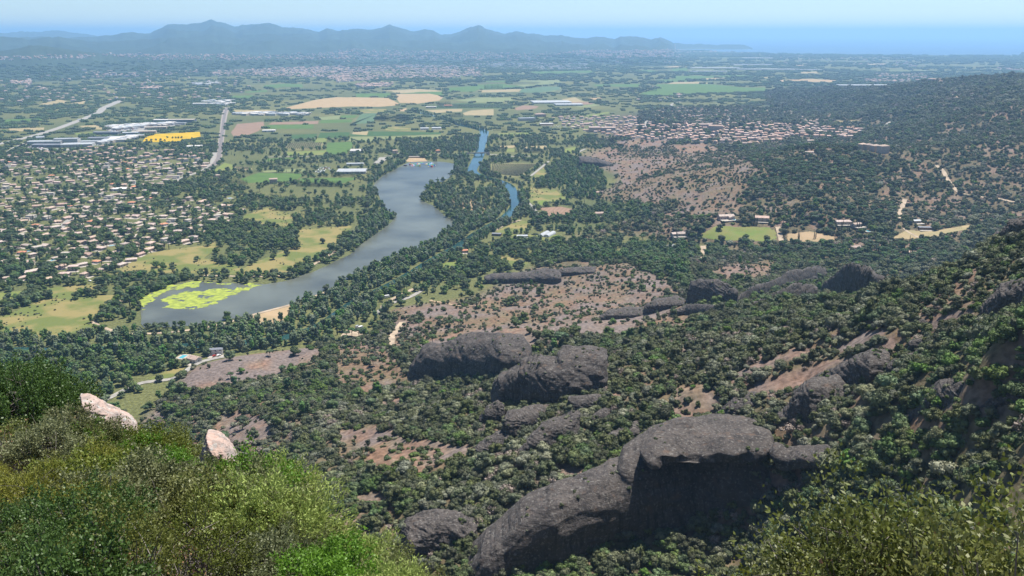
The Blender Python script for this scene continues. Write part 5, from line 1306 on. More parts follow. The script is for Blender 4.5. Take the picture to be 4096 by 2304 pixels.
# inflatable water park and floats by the beach
def build_floats():
    cols = [mat("inflatable_" + n, c, rough=.4) for n, c in (("blue", (.05, .22, .62)), ("white", (.8, .8, .8)), ("green", (.12, .55, .22)), ("red", (.65, .08, .06)), ("yellow", (.8, .6, .05)), ("cyan", (.15, .55, .7)))]
    names = ("blue", "white", "green", "red", "yellow", "cyan")
    g = np.random.default_rng(3)
    def torus(R, r, m, n=12, k=6):
        V, F = [], []
        for i in range(n):
            for j in range(k):
                a, b = 2 * math.pi * i / n, 2 * math.pi * j / k
                V.append(((R + r * math.cos(b)) * math.cos(a), (R + r * math.cos(b)) * math.sin(a), r * math.sin(b) + r * .6))
        for i in range(n):
            for j in range(k): F.append((i * k + j, ((i + 1) % n) * k + j, ((i + 1) % n) * k + (j + 1) % k, i * k + (j + 1) % k))
        return MB().add(V, F).mesh("tube", m)
    for i in range(34):
        if i < 20: x, y = g.uniform(775, 940), g.uniform(1128, 1175)
        else: x, y = g.uniform(985, 1090), g.uniform(1135, 1185)
        u, v = PX('L', x, y); X, Y = map(float, at_z(u, v, .3))
        c = int(g.integers(6)); kind = i % 4; m, m2 = cols[c], cols[(c + 1 + i % 3) % 6]
        root = empty("inflatable", (X, Y, .3), g.uniform(0, 3), None, None, "inflatables of the water park")
        if kind == 0:
            obj("slide", MB().add([(-4, -1.6, 0), (4, -1.6, 0), (-4, 1.6, 0), (4, 1.6, 0), (-3, -1.4, 3.4), (-1.6, -1.4, 3.4), (-3, 1.4, 3.4), (-1.6, 1.4, 3.4)], [(0, 1, 5, 4), (2, 6, 7, 3), (0, 4, 6, 2), (1, 3, 7, 5), (4, 5, 7, 6)]).mesh("slide", m), root)
            for s in (-1, 1): obj("side_tube", MB().cyl((-4, s * 1.8, .4), .4, 8, 'x').mesh("side_tube", m2), root)
            lb = f"{names[c]} inflatable slide floating on the lake"
        elif kind == 1:
            obj("ring_tube", torus(2.6, .6, m), root); obj("floor_mat", MB().cyl((0, 0, .15), 2.1, .3).mesh("floor_mat", m2), root); lb = f"{names[c]} inflatable ring floating on the lake"
        elif kind == 2:
            for q in range(3): obj("beam", MB().cyl((-5, (q - 1) * 1.1, .5), .55, 10, 'x').mesh("beam", m if q != 1 else m2), root)
            lb = f"{names[c]} inflatable walkway floating on the lake"
        else:
            obj("pad", MB().box(-3, 3, -3, 3, 0, .7).mesh("pad", m), root); obj("cone", MB().cyl((0, 0, .72), 1.8, 2.4, r2=.5).mesh("cone", m2), root); lb = f"{names[c]} inflatable climbing tower floating on the lake"
        tag(root, lb, "inflatable")
    u, v = PX('L', 712, 1170); X, Y = map(float, at_z(u, v, .3))
    root = empty("pontoon", (X, Y, .3), .1, "brown wooden bathing pontoon moored beside the beach", "pontoon"); obj("deck", MB().box(-5, 5, -3, 3, .3, .7).mesh("deck", M_WOOD), root); obj("cabin", MB().box(-3.5, 3.5, -2, 2, .72, 2.8).mesh("cabin", M_WOOD), root); obj("roof", MB().box(-4, 4, -2.4, 2.4, 2.83, 3.0).mesh("roof", M_DARKR), root)
    u, v = PX('L', 870, 1065); p = seen(u, v)[0]; root = empty("beach_bar", tuple(p), 0, "long beach bar with awning above the sand", "beach bar")
    obj("counter", MB().box(-20, 20, -2, 2, 0, 2.6).mesh("counter", M_WOOD), root); obj("awning", MB().gable(-21, 21, -3, 3, 2.7, 1.0).mesh("awning", M_STONE), root)
build_floats()

# camper vans and cars
M_VAN = mat("van_paint", (.78, .78, .77), rough=.35, spec=.5)
def vehicle(name, label, pos, rz, L, W, H, paint, cab, cat="van"):
    root = empty(name, pos, rz, label, cat)
    b = MB()
    if cab:      # camper: box body with raked cab
        b.box(-L / 2, L * .28, -W / 2, W / 2, .45, H)
        V = [(L * .28, -W / 2 + .04, .45), (L / 2, -W / 2 + .1, .45), (L / 2, -W / 2 + .1, 1.2), (L * .4, -W / 2 + .15, 2.1), (L * .34, -W / 2 + .15, H - .1), (L * .28, -W / 2 + .04, H - .05)]
        V = V + [(x, -y, z) for x, y, z in V]
        b.add(V, [(0, 1, 2, 3, 4, 5), (11, 10, 9, 8, 7, 6), (1, 7, 8, 2), (2, 8, 9, 3), (3, 9, 10, 4), (4, 10, 11, 5), (0, 6, 7, 1)])
        obj("body", b.mesh("body", paint), root)
        obj("windscreen", MB().add([(L * .492, -W * .38, 1.25), (L * .492, W * .38, 1.25), (L * .415, W * .36, 2.05), (L * .415, -W * .36, 2.05)], [(0, 1, 2, 3)]).mesh("windscreen", M_GLASS), root)
        for x in (-L * .3, 0.0):
            for s in (-1, 1): obj("window", MB().box(x - .5, x + .5, s * (W / 2 + .01) - .01, s * (W / 2 + .01) + .01, 1.5, 2.1).mesh("window", M_GLASS), root)
    else:
        prof = [(-L / 2, .4), (L / 2, .4), (L / 2, .85), (L * .27, .98), (L * .1, H), (-L * .28, H), (-L * .44, 1.0), (-L / 2, .95)]
        n = len(prof); V = [(x, -W / 2 * (1 if z < 1.1 else .85), z) for x, z in prof] + [(x, W / 2 * (1 if z < 1.1 else .85), z) for x, z in prof]
        b.add(V, [tuple(range(n)), tuple(range(2 * n - 1, n - 1, -1))] + [(i, n + i, n + (i + 1) % n, (i + 1) % n) for i in range(n)])
        obj("body", b.mesh("body", paint), root)
        for s in (-1, 1): obj("window", MB().box(-L * .26, L * .12, s * W * .462 - .012, s * W * .462 + .012, 1.02, H - .12).mesh("window", M_GLASS), root)
        obj("windscreen", MB().add([(L * .262, -W * .42, 1.0), (L * .262, W * .42, 1.0), (L * .115, W * .38, H - .06), (L * .115, -W * .38, H - .06)], [(0, 1, 2, 3)]).mesh("windscreen", M_GLASS), root)
    for x in (-L * .3, L * .32):
        for s in (-1, 1):
            w = obj("wheel", MB().cyl((x, s * W * .44 - .11, .34), .34, .22, 'y').mesh("wheel", M_TYRE), root)
    return root
def vehicle_px(c, x, y, *a, **k):
    u, v = PX(c, x, y); p = seen(u, v)[0]; reserve(u, v, math.hypot(p[0], p[1]), 9, front=12)
    return (p[0], p[1], p[2] + .5)
vehicle("camper_van", "long white camper van parked on the grassy river track", vehicle_px('E', 366, 812), 0.55, 7, 2.3, 3.0, M_VAN, True)
vehicle("camper_van", "white camper van parked on the sandy clearing in the trees", vehicle_px('E', 172, 1040), 0.9, 6, 2.2, 2.8, M_VAN, True)
vehicle("camper_van", "grey van beside the white camper on the sandy clearing", vehicle_px('E', 146, 1034), 1.2, 5.4, 2.1, 2.5, mat("grey_paint", (.3, .31, .32), rough=.35), True)
vehicle("car", "white car parked outside the white house by the road", vehicle_px('D', 1610, 1240), .9, 4.3, 1.8, 1.5, M_VAN, False, "car")
vehicle("car", "red car parked outside the white house by the road", vehicle_px('D', 1578, 1245), .9, 4.3, 1.8, 1.5, mat("red_paint", (.4, .05, .04), rough=.35), False, "car")
vehicle("car", "blue car parked under suburb trees near the meadow", vehicle_px('D', 575, 690), .3, 4.3, 1.8, 1.5, mat("blue_paint", (.08, .25, .5), rough=.35), False, "car")
vehicle("car", "white car parked under suburb trees near the meadow", vehicle_px('D', 660, 692), -.2, 4.4, 1.8, 1.5, M_VAN, False, "car")
vehicle("truck", "white truck driving along the highway", vehicle_px('J', 1020, 130), 1.1, 14, 2.6, 3.8, M_VAN, True, "truck")

# distant houses that read only as pale specks
def far_town():
    V, F, MI = [], [], []
    g = np.random.default_rng(21)
    specs = [(P('B', 0,505,400,482,700,490,1030,500,1060,560,700,578,400,582,0,610), 900, 0), (P('A', 1530,535,1800,515,2100,500,2574,490,2574,570,2300,570,1900,560,1560,560), 620, 0), (P('B', 130,622,400,612,410,640,140,645), 130, 1),
             (P('B', 420,470,900,478,1300,462,1850,470,1850,510,1300,512,1050,495,500,500), 420, 2), (P('B', 1650,390,1900,350,2250,330,2574,325,2574,420,2000,430), 900, 0), (P('C', 0,330,300,345,560,350,300,382,150,362,0,372), 420, 0), (P('C', 0,370,300,383,560,391,420,410,0,405), 280, 0),
             (P('A', 690,400,1300,395,1900,405,2574,380,2574,440,1700,445,1100,440), 420, 0), (P('B', 0,360,900,380,1600,400,1500,450,700,440,0,440), 520, 0), (P('A', 0,420,700,400,700,430,0,445), 90, 0), (P('A', 80,600,240,600,230,622,90,625), 50, 0), (P('A', 1040,640,1200,640,1200,660,1040,660), 40, 0),
             (P('A', 1410,612,1600,600,1610,620,1450,632), 60, 2), (P('A', 2400,560,2574,552,2574,590,2420,585), 120, 0), (P('A', 2050,505,2400,495,2400,545,2100,550), 200, 1), (P('A', 600,520,1500,520,1400,560,650,570), 80, 0), (P('A', 0,560,2000,560,1700,740,0,760), 130, 0), (P('B', 0,380,2574,380,2574,470,0,470), 220, 0),
             (P('C', 1390,592,1950,590,1960,606,1400,606), 90, 1), (P('C', 1480,545,1850,548,1850,585,1500,580), 70, 1), (P('C', 560,410,1600,420,1900,500,700,470), 140, 0), (P('C', 2360,498,2574,500,2574,520,2370,520), 25, 1), (P('J', 1380,225,1750,200,2200,170,2350,185,1950,215,1500,265), 110, 2), (P('K', 760,500,1750,495,1700,520,780,525), 60, 2), (P('B', 2200,630,2574,640,2574,740,2200,760), 10, 0), (P('K', 300,330,740,330,740,400,520,400), 40, 2), (P('J', 1450,370,1800,340,1900,300,1650,400,1300,440), 40, 2)]
    for poly, n, style in specs:
        M = np.zeros((MH, MW), np.float32); fill(M, poly); A = np.array(poly); c = 0; t = 0
        while c < n and t < n * 30:
            t += 1
            u, v = g.uniform(A[:, 0].min(), A[:, 0].max()), g.uniform(A[:, 1].min(), A[:, 1].max())
            if look(M, u, v) < .5 or look(KEEP, u, v) > .5: continue
            x, y = map(float, at_z(u, v, 0)); far = math.hypot(x, y)
            z = float(ground_z(x, y)[0])
            if z > 3: 
                p = seen(u, v)[0]; x, y, z = p
            few_far.append((None, (x, y, z), g.uniform(0, 3.1), int(g.integers(4)) + 4 * style, far)); c += 1
    for it in few_far:
        if it[0] is None: (x, y, z), rz, k, far = it[1], it[2], it[3], it[4]
        else:
            p = seen(it[0], it[1])[0]; x, y, z = p; rz, k, far = it[2], it[3], 2000
        st = k // 4
        w, d, h = g.uniform(10, 18), g.uniform(8, 11), g.uniform(3.2, 7)
        if far > 4500: w, d, h = w * 1.4, d * 1.25, h * 1.35
        if st == 2: w, d, h = g.uniform(18, 44), g.uniform(12, 26), g.uniform(5, 8)
        elif g.random() < .06 and far > 5000: w, d, h = 36, 12, 14
        c_, s_ = math.cos(rz), math.sin(rz)
        loc = [(-w/2,-d/2,-1),(w/2,-d/2,-1),(w/2,d/2,-1),(-w/2,d/2,-1),(-w/2,-d/2,h),(w/2,-d/2,h),(w/2,d/2,h),(-w/2,d/2,h),(-w/4,0,h+(d*.2 if st != 2 else .3)),(w/4,0,h+(d*.2 if st != 2 else .3))]
        b = len(V); V += [(x + a * c_ - e * s_, y + a * s_ + e * c_, z + q) for a, e, q in loc]
        for f, mi in (((0,1,5,4),0),((1,2,6,5),0),((2,3,7,6),0),((3,0,4,7),0),((4,5,9,8),1),((5,6,9),1),((6,7,8,9),1),((7,4,8),1)):
            F.append(tuple(i + b for i in f)); MI.append((0 if k % 4 < 2 else 2) if mi == 0 else ([1, 1, 3, 1][k % 4] if st == 0 else 3 if st == 1 else [4, 0, 4, 0][k % 4]))
    V = np.array(V); c = V.mean(0); c[2] = 0
    o = obj("distant_houses", mesh_from("distant_houses", V - c, F, [M_WALLW, M_ROOF, M_WALLC, M_ROOF, M_GREYR], MI), loc=c)
    tag(o, "pale specks of distant houses and halls spread over the plain", "houses", kind="stuff")
far_town()
# parked vehicles in the business park, too small to tell apart
def car_mass():
    g = np.random.default_rng(4); V, F, MI = [], [], []
    for poly, n in ((P('J', 340,460,450,470,620,505,900,500,880,515,500,515,350,500), 150), (P('J', 1400,240,1760,235,1780,275,1450,290), 150), (P('J', 1100,480,1500,400,1560,420,1250,490), 70), (P('K', 1820,1200,2000,1180,2010,1240,1800,1280), 70), (P('M', 330,505,480,490,560,520,430,530), 40)):
        M = np.zeros((MH, MW), np.float32); fill(M, poly); A = np.array(poly)
        fill(KEEP, poly, 1.0)
        for _ in range(n):
            u, v = g.uniform(A[:, 0].min(), A[:, 0].max()), g.uniform(A[:, 1].min(), A[:, 1].max())
            if look(M, u, v) < .5: continue
            x, y, z = seen(u, v)[0]; rz = .3 + 1.57 * g.integers(2); c_, s_ = math.cos(rz), math.sin(rz); b = len(V)
            for zz, sx, sy in ((.3, 2.2, .9), (1.0, 2.2, .9), (1.5, 1.2, .8)):
                for a, e in ((-1, -1), (1, -1), (1, 1), (-1, 1)): V.append((x + a * sx * c_ - e * sy * s_, y + a * sx * s_ + e * sy * c_, z + zz + .4))
            mi = int(g.choice(4, p=[.5, .2, .2, .1]))
            for q in (0, 4):
                for i in range(4): F.append((b + q + i, b + q + (i + 1) % 4, b + q + 4 + (i + 1) % 4, b + q + 4 + i)); MI.append(mi)
            F.append((b + 8, b + 9, b + 10, b + 11)); MI.append(mi)
    V = np.array(V); c = V.mean(0); c[2] = 0
    o = obj("parked_cars", mesh_from("parked_cars", V - c, F, [M_VAN, M_GLASS, M_GREYR, bpy.data.materials["red_paint"]], MI), loc=c)
    tag(o, "tiny parked cars crowding the yards of the business park", "cars", kind="stuff")
    for poly in (P('J', 340,455,450,465,620,500,940,495,900,520,500,520,340,500), P('J', 1350,250,1500,215,2000,180,2380,170,2350,190,1800,270,1500,300)):
        sheet("yard", poly, 0.2, M_ROADP)
car_mass()
# ------------------------------------------------------------------ vegetation prototypes
CS2V, CS2F = cube_sphere(2)
def foliage(lobes, n, size, seed, core=.74, up=.25, jit=.8, shell=(.8, 1.06)):
    """leaf-sized faces spread over lobes, plus an inner mass that keeps the crown from being see-through"""
    g = np.random.default_rng(seed); lobes = np.array(lobes, float)
    area = (lobes[:, 3] * lobes[:, 4] + lobes[:, 3] * lobes[:, 5] + lobes[:, 4] * lobes[:, 5])
    li = g.choice(len(lobes), n, p=area / area.sum()); L = lobes[li]
    d = g.normal(size=(n, 3)); d[:, 2] += up; d /= np.linalg.norm(d, axis=1, keepdims=True)
    p = L[:, :3] + d * L[:, 3:6] * g.uniform(*shell, (n, 1))
    nn = d + g.normal(size=(n, 3)) * jit * .6; nn /= np.linalg.norm(nn, axis=1, keepdims=True)
    t = np.cross(nn, g.normal(size=(n, 3))); t /= np.linalg.norm(t, axis=1, keepdims=True); b = np.cross(nn, t)
    s = size * g.uniform(.55, 1.3, (n, 1)); k = g.uniform(.5, .9, (n, 1))
    V = np.stack([p - t * s, p - b * s * k, p + t * s, p + b * s * k], 1).reshape(-1, 3)
    F = np.arange(4 * n).reshape(n, 4)
    for q in lobes:
        F = np.concatenate([F, CS2F + len(V)]); V = np.concatenate([V, q[:3] + CS2V * q[3:6] * core])
    return V, F

def trunk_mesh(name, m, h, r, limbs=3, spread=.4, top=None, seed=0):
    g = np.random.default_rng(seed); mb = MB()
    def tube(a, b, r0, r1, n=6):
        a, b = Vector(a), Vector(b); d = (b - a).normalized(); x = d.orthogonal().normalized(); y = d.cross(x)
        V = [tuple(c + (x * math.cos(2 * math.pi * i / n) + y * math.sin(2 * math.pi * i / n)) * rr) for c, rr in ((a, r0), (b, r1)) for i in range(n)]
        mb.add(V, [(i, (i + 1) % n, n + (i + 1) % n, n + i) for i in range(n)])
    hh = top or h
    tube((0, 0, -.4), (0, 0, hh * .62), r, r * .7)
    for i in range(limbs):
        a = 2 * math.pi * (i + g.uniform(0, .6)) / limbs
        tube((0, 0, hh * g.uniform(.42, .6)), (math.cos(a) * h * spread, math.sin(a) * h * spread, hh * g.uniform(.8, .92)), r * .55, r * .2)
    tube((0, 0, hh * .6), (g.uniform(-.3, .3), g.uniform(-.3, .3), hh * .9), r * .7, r * .25)
    return mb

def leafmat(name, c, rnd=.35, hue=.018, rough=.75, trans=.12):
    return mat(name, c, rough=rough, rnd=rnd, hue=hue, spec=.25, trans=trans, scale=.8, amt=.38, detail=2.0)
M_BARK = mat("bark", (.13, .10, .08), scale=2, amt=.3)
M_BARKG = mat("grey_bark", (.27, .25, .23), scale=2, amt=.3)
LM = {'maquis': leafmat("maquis_leaf", (0.098, 0.114, 0.048)), 'olive': leafmat("grey_green_leaf", (0.165, 0.175, 0.105)), 'lentisk': leafmat("lentisk_leaf", (0.085, 0.132, 0.034)),
      'dead': leafmat("dry_twig", (0.240, 0.195, 0.165), hue=.0), 'pine': leafmat("pine_needle", (0.066, 0.112, 0.038)), 'oak': leafmat("oak_leaf", (0.086, 0.132, 0.036)),
      'willow': leafmat("willow_leaf", (0.158, 0.203, 0.102)), 'poplar': leafmat("poplar_leaf", (0.090, 0.168, 0.045)), 'cypress': leafmat("cypress_leaf", (0.027, 0.045, 0.020)),
      'wood': leafmat("wood_canopy", (0.078, 0.125, 0.042), rnd=.3), 'palm': leafmat("palm_leaf", (0.105, 0.150, 0.075))}
PROTO = {}
protos_col = {}
def add_proto(kind, crown_m, crown, trunk, trunk_m=None):
    V, F = crown
    k = len(PROTO.setdefault(kind, []))
    cme = mesh_from(kind + "_crown", V, F, [crown_m])
    tme = trunk.mesh(kind + "_trunk", trunk_m or M_BARK) if trunk else None
    # the joined version used only inside woods and thickets
    if trunk:
        n = len(V); TV = np.array(trunk.v); q = [f for f in trunk.f]
        V2 = np.concatenate([V, TV]); F2 = np.concatenate([F, np.array(q) + n]); mi = [0] * len(F) + [1] * len(q)
        jme = mesh_from(kind + "_joined", V2, F2, [crown_m, trunk_m or M_BARK], mi)
    else: jme = cme
    if kind not in protos_col: protos_col[kind] = bpy.data.collections.new("prototype_" + kind)
    po = bpy.data.objects.new(f"{kind}_{k:02d}", jme); protos_col[kind].objects.link(po)
    PROTO[kind].append((cme, tme))

def dome_lobes(g, n, R, H, z0, rl):
    L = [(0, 0, z0 + H * .42, R * .62, R * .62, H * .5)]
    for i in range(n):
        a = 2 * math.pi * (i + g.uniform(-.3, .3)) / n * 1.0; q = g.uniform(.3, .95); z = z0 + H * (1 - q * .8) * g.uniform(.45, 1.05) + H * .1
        s = rl * g.uniform(.55, 1.3)
        L.append((math.cos(a * 2.4) * R * q, math.sin(a * 2.4) * R * q, z, s, s, s * .82))
    return L
for i, km in enumerate(['maquis', 'maquis', 'olive', 'maquis', 'lentisk', 'olive', 'maquis', 'lentisk', 'maquis', 'dead']):
    g = np.random.default_rng(100 + i)
    H = [3.0, 2.4, 2.6, 3.6, 2.2, 2.0, 3.2, 2.8, 2.6, 2.2][i]
    add_proto('shrub', LM[km], foliage(dome_lobes(g, 9, 2.0, H, 0.1, .95), 760 if km != 'dead' else 380, .19, i, core=.8 if km != 'dead' else .5, up=.35), trunk_mesh("t", None, H, .12, 3, .3, seed=i), M_BARKG if km == 'dead' else M_BARK)
for i in range(4):
    g = np.random.default_rng(200 + i); L = []
    for q in range(13):
        a = g.uniform(0, 6.28); rr = 4.0 * math.sqrt(g.uniform(0.02, 1)); L.append((math.cos(a) * rr, math.sin(a) * rr, 8.4 - rr * rr * .075 + g.uniform(-.3, .3), 1.9, 1.9, 1.1))
    L.append((0, 0, 8.0, 3.6, 3.6, 1.2))
    add_proto('pine', LM['pine'], foliage(L, 900, .27, 20 + i, core=.7, up=.5), trunk_mesh("t", None, 8.6, .32, 5, .36, seed=i))
for i in range(5):
    g = np.random.default_rng(300 + i); H = 9.5
    add_proto('oak', LM['oak'], foliage([(x, y, z + .7, a, b, c) for x, y, z, a, b, c in dome_lobes(g, 13, 4.3, H - 1.6, .1, 2.0)], 950, .30, 40 + i, core=.8, up=.3), trunk_mesh("t", None, H, .35, 4, .25, seed=i))
for i in range(4):
    g = np.random.default_rng(400 + i); L = [(0, 0, 6.2, 2.2, 2.2, 4.2)]
    for q in range(13):
        a = g.uniform(0, 6.28); z = g.uniform(1.2, 10.6); w = 3.3 * math.sin(math.pi * min(.97, (z + .6) / 13)) ** .7
        L.append((math.cos(a) * w * .62, math.sin(a) * w * .62, z, 1.6 * g.uniform(.7, 1.2), 1.6 * g.uniform(.7, 1.2), 1.7))
    for km, kind in (('willow', 'willow'), ('poplar', 'poplar')):
        add_proto(kind, LM[km], foliage(L, 950, .30, 60 + i, core=.76, up=.2), trunk_mesh("t", None, 11, .3, 4, .15, seed=i))
for i in range(2):
    g = np.random.default_rng(500 + i); L = [(g.uniform(-.1, .1), g.uniform(-.1, .1), z, .95 * math.sin(math.pi * min(.95, max(.12, (z + 1.2) / 14))) ** .6 * (1 - z / 15), .95 * math.sin(math.pi * min(.95, max(.12, (z + 1.2) / 14))) ** .6 * (1 - z / 15), 1.3) for z in np.linspace(1.4, 10.5, 8)]
    add_proto('cypress', LM['cypress'], foliage(L, 420, .17, 80 + i, core=.9, up=.2, shell=(.85, 1.02)), trunk_mesh("t", None, 6, .16, 0, .1))
for i in range(5):
    g = np.random.default_rng(600 + i); L = []
    for q in range(26):
        s = g.uniform(2.4, 4.6); L.append((g.uniform(-15, 15), g.uniform(-10, 10), g.uniform(.45, .8) * s * 1.5, s, s, s * 1.1))
    add_proto('wood', LM['wood'], foliage(L, 1100, .62, 90 + i, core=.86, up=.6), None)
# round olive or orchard tree
for i in range(2):
    g = np.random.default_rng(700 + i)
    add_proto('orchard', LM['olive'], foliage(dome_lobes(g, 6, 1.7, 2.6, .9, .8), 260, .2, 120 + i, core=.8), trunk_mesh("t", None, 3, .15, 3, .2))

def scatter_stuff(name, label, kind, P3, sc, rz, vi, cat="vegetation"):
    if len(P3) == 0: return
    me = bpy.data.meshes.new(name); me.vertices.add(len(P3)); c = np.array([0, 0, 0.0])
    me.vertices.foreach_set("co", np.asarray(P3, np.float32).ravel())
    for an, tp, arr in (("sc", 'FLOAT', np.asarray(sc, np.float32)), ("rz", 'FLOAT', np.asarray(rz, np.float32)), ("vi", 'INT', np.asarray(vi, np.int32))):
        me.attributes.new(an, tp, 'POINT').data.foreach_set("value", arr)
    me.update()
    o = tag(obj(name, me), label, cat, kind="stuff")
    ng = bpy.data.node_groups.new(name, 'GeometryNodeTree')
    ng.interface.new_socket("Geometry", in_out='INPUT', socket_type='NodeSocketGeometry'); ng.interface.new_socket("Geometry", in_out='OUTPUT', socket_type='NodeSocketGeometry')
    N, L = ng.nodes, ng.links
    gi, go = N.new("NodeGroupInput"), N.new("NodeGroupOutput"); ip = N.new("GeometryNodeInstanceOnPoints"); ci = N.new("GeometryNodeCollectionInfo")
    ci.inputs["Collection"].default_value = protos_col[kind]; ci.inputs["Separate Children"].default_value = True; ci.inputs["Reset Children"].default_value = True
    ip.inputs["Pick Instance"].default_value = True
    def na(nm, tp):
        n = N.new("GeometryNodeInputNamedAttribute"); n.data_type = tp; n.inputs["Name"].default_value = nm; return n.outputs["Attribute"]
    cx = N.new("ShaderNodeCombineXYZ"); L.new(na("rz", 'FLOAT'), cx.inputs[2])
    L.new(gi.outputs[0], ip.inputs["Points"]); L.new(ci.outputs[0], ip.inputs["Instance"]); L.new(na("vi", 'INT'), ip.inputs["Instance Index"])
    L.new(cx.outputs[0], ip.inputs["Rotation"]); L.new(na("sc", 'FLOAT'), ip.inputs["Scale"]); L.new(ip.outputs[0], go.inputs[0])
    md = o.modifiers.new("scatter", 'NODES'); md.node_group = ng
    return o

def plant(name, kind, k, pos, s, rz, label, cat, group, parts=True):
    cme, tme = PROTO[kind][k]
    root = empty(name, tuple(pos), rz, label, cat, group); root.scale = (s, s, s)
    obj("crown", cme, root)
    if tme and parts: obj("trunk", tme, root)
    return root

def spot_label(what, anchors, p, s, lim):
    u, v = project(p[0], p[1], p[2])
    return " ".join((("small " if s < lim[0] else "tall " if s > lim[1] else "") + what + " " + nearest(anchors, float(u), float(v))).split()[:16])

def split_individuals(P3, sc, n, hsize):
    u, v = project(P3[:, 0], P3[:, 1], P3[:, 2] + hsize * .5)
    d = np.sqrt((P3[:, 0]) ** 2 + P3[:, 1] ** 2 + (P3[:, 2] - CAM_Z) ** 2)
    size = sc * hsize / d
    ok = (u > 4) & (u < 1020) & (v > 2) & (v < 572) & is_visible(P3[:, 0], P3[:, 1], P3[:, 2] + hsize * .6)
    size = np.where(ok, size, 0)
    order = np.argsort(-size)
    pick = order[:n]; pick = pick[size[pick] > 0]
    m = np.zeros(len(P3), bool); m[pick] = True
    return m

def cand(r0, r1, az0, az1, spacing, seed):
    g = np.random.default_rng(seed)
    A = math.radians(az1 - az0) / 2 * (r1 ** 2 - r0 ** 2); n = int(A / spacing ** 2)
    r = np.sqrt(g.uniform(r0 ** 2, r1 ** 2, n)); a = np.radians(g.uniform(az0, az1, n))
    x, y = r * np.sin(a), r * np.cos(a); z = ground_z(x, y)
    u, v = project(x, y, z)
    return x, y, z, u, v, g

# ---- shrubs and small oaks of the slopes
X, Y, Z, S, VI = [], [], [], [], []
for (r0, r1, a0, a1, sp, seed) in ((110, 460, -36, 36, 2.7, 1), (460, 1250, -30, 36, 3.7, 2), (1250, 2600, 3, 36, 5.6, 3), (2600, 5200, 8, 36, 9.5, 4)):
    x, y, z, u, v, g = cand(r0, r1, a0, a1, sp, seed)
    inside = (u > -70) & (u < 1094) & (v > 0) & (v < 640)
    wu, wv = ragged(u, v)
    d = np.where((u > 0) & (u < 1023) & (v > 0) & (v < 575), look(DENS, wu + g.normal(0, 1.2, len(u)), wv + g.normal(0, .5, len(u))), -1)
    bare = d >= 0; d = np.where(bare, d * .6, np.where(u > 700, .84, .93) if r0 < 1000 else .44 if r0 < 2000 else .8)
    cl = fbm(x / 24, y / 24, o=3)
    d = np.clip(d * (0.5 + 1.3 * np.clip((cl - .28) * 2.4, 0, 1)), 0, .95)
    if r0 >= 2600: d = np.full_like(d, .9)
    ok = inside & (g.random(len(x)) < d) & (z > 2.5) & ~((look(KEEP, u, v) > .5) & (u > 0) & (u < 1023) & (v > 0) & (v < 575)) & (np.hypot(x, y) > 60)
    ok &= is_visible(x, y, z + 7) | (r0 < 400)
    # not on the near spur
    ok &= ~((np.hypot(x, y) < 110))
    x, y, z, bare = x[ok], y[ok], z[ok], bare[ok]
    big = fbm(x / 60 + 9, y / 60, o=2)
    s = np.where(bare, .62, 1.0) * (g.uniform(.45, 1.0, len(x)) + .45 * (g.random(len(x)) > .88)) * (0.75 + 1.3 * big) * (sp / 3.0) ** .7
    X.append(x); Y.append(y); Z.append(z); S.append(s)
    p = g.random(len(x)); tone = fbm(x / 40, y / 40 + 77, o=2) + (p - .5) * .7
    VI.append(np.select([tone < .30, tone < .62, tone < .78], [g.choice([4, 7, 4], len(x)), g.choice([0, 1, 3, 6, 8], len(x)), g.choice([2, 5, 0, 3], len(x))], g.choice([2, 5, 9, 5], len(x))))
X, Y, Z, S, VI = map(np.concatenate, (X, Y, Z, S, VI))
if ROCK_SPOTS:
    Q = np.concatenate(ROCK_SPOTS); n_ = len(Q); X = np.r_[X, Q[:, 0]]; Y = np.r_[Y, Q[:, 1]]; Z = np.r_[Z, Q[:, 2] - .2]; S = np.r_[S, rng.uniform(.18, .5, n_)]; VI = np.r_[VI, rng.choice([0, 1, 2, 5, 4, 8], n_)]
P3 = np.stack([X, Y, Z - .15], 1); RZ = rng.random(len(X)) * 6.28
ind = split_individuals(P3, S, 300, 3.0)
SHLAB = {0: ("evergreen oak shrub", "dark green rounded evergreen shrub in the thicket of the near slope"), 2: ("grey shrub", "grey green rounded shrub in the thicket of the near slope"), 4: ("lentisk", "fresh green glossy shrub in the thicket of the near slope"), 9: ("dry shrub", "leafless brownish shrub in the thicket of the near slope")}
for i in np.where(ind)[0]:
    k = int(VI[i]); key = 4 if k in (4, 7) else 2 if k in (2, 5) else 9 if k == 9 else 0
    plant("shrub", 'shrub', k, P3[i], S[i], RZ[i], spot_label(SHLAB[key][1].replace(" in the thicket of the near slope", ""), SHRUB_AT, P3[i], S[i], (.75, 1.15)), "shrub", "shrubs of the near slope")
rest = ~ind
scatter_stuff("scrubland", "evergreen scrub covering the rocky slopes and hills", 'shrub', P3[rest], S[rest], RZ[rest], VI[rest])

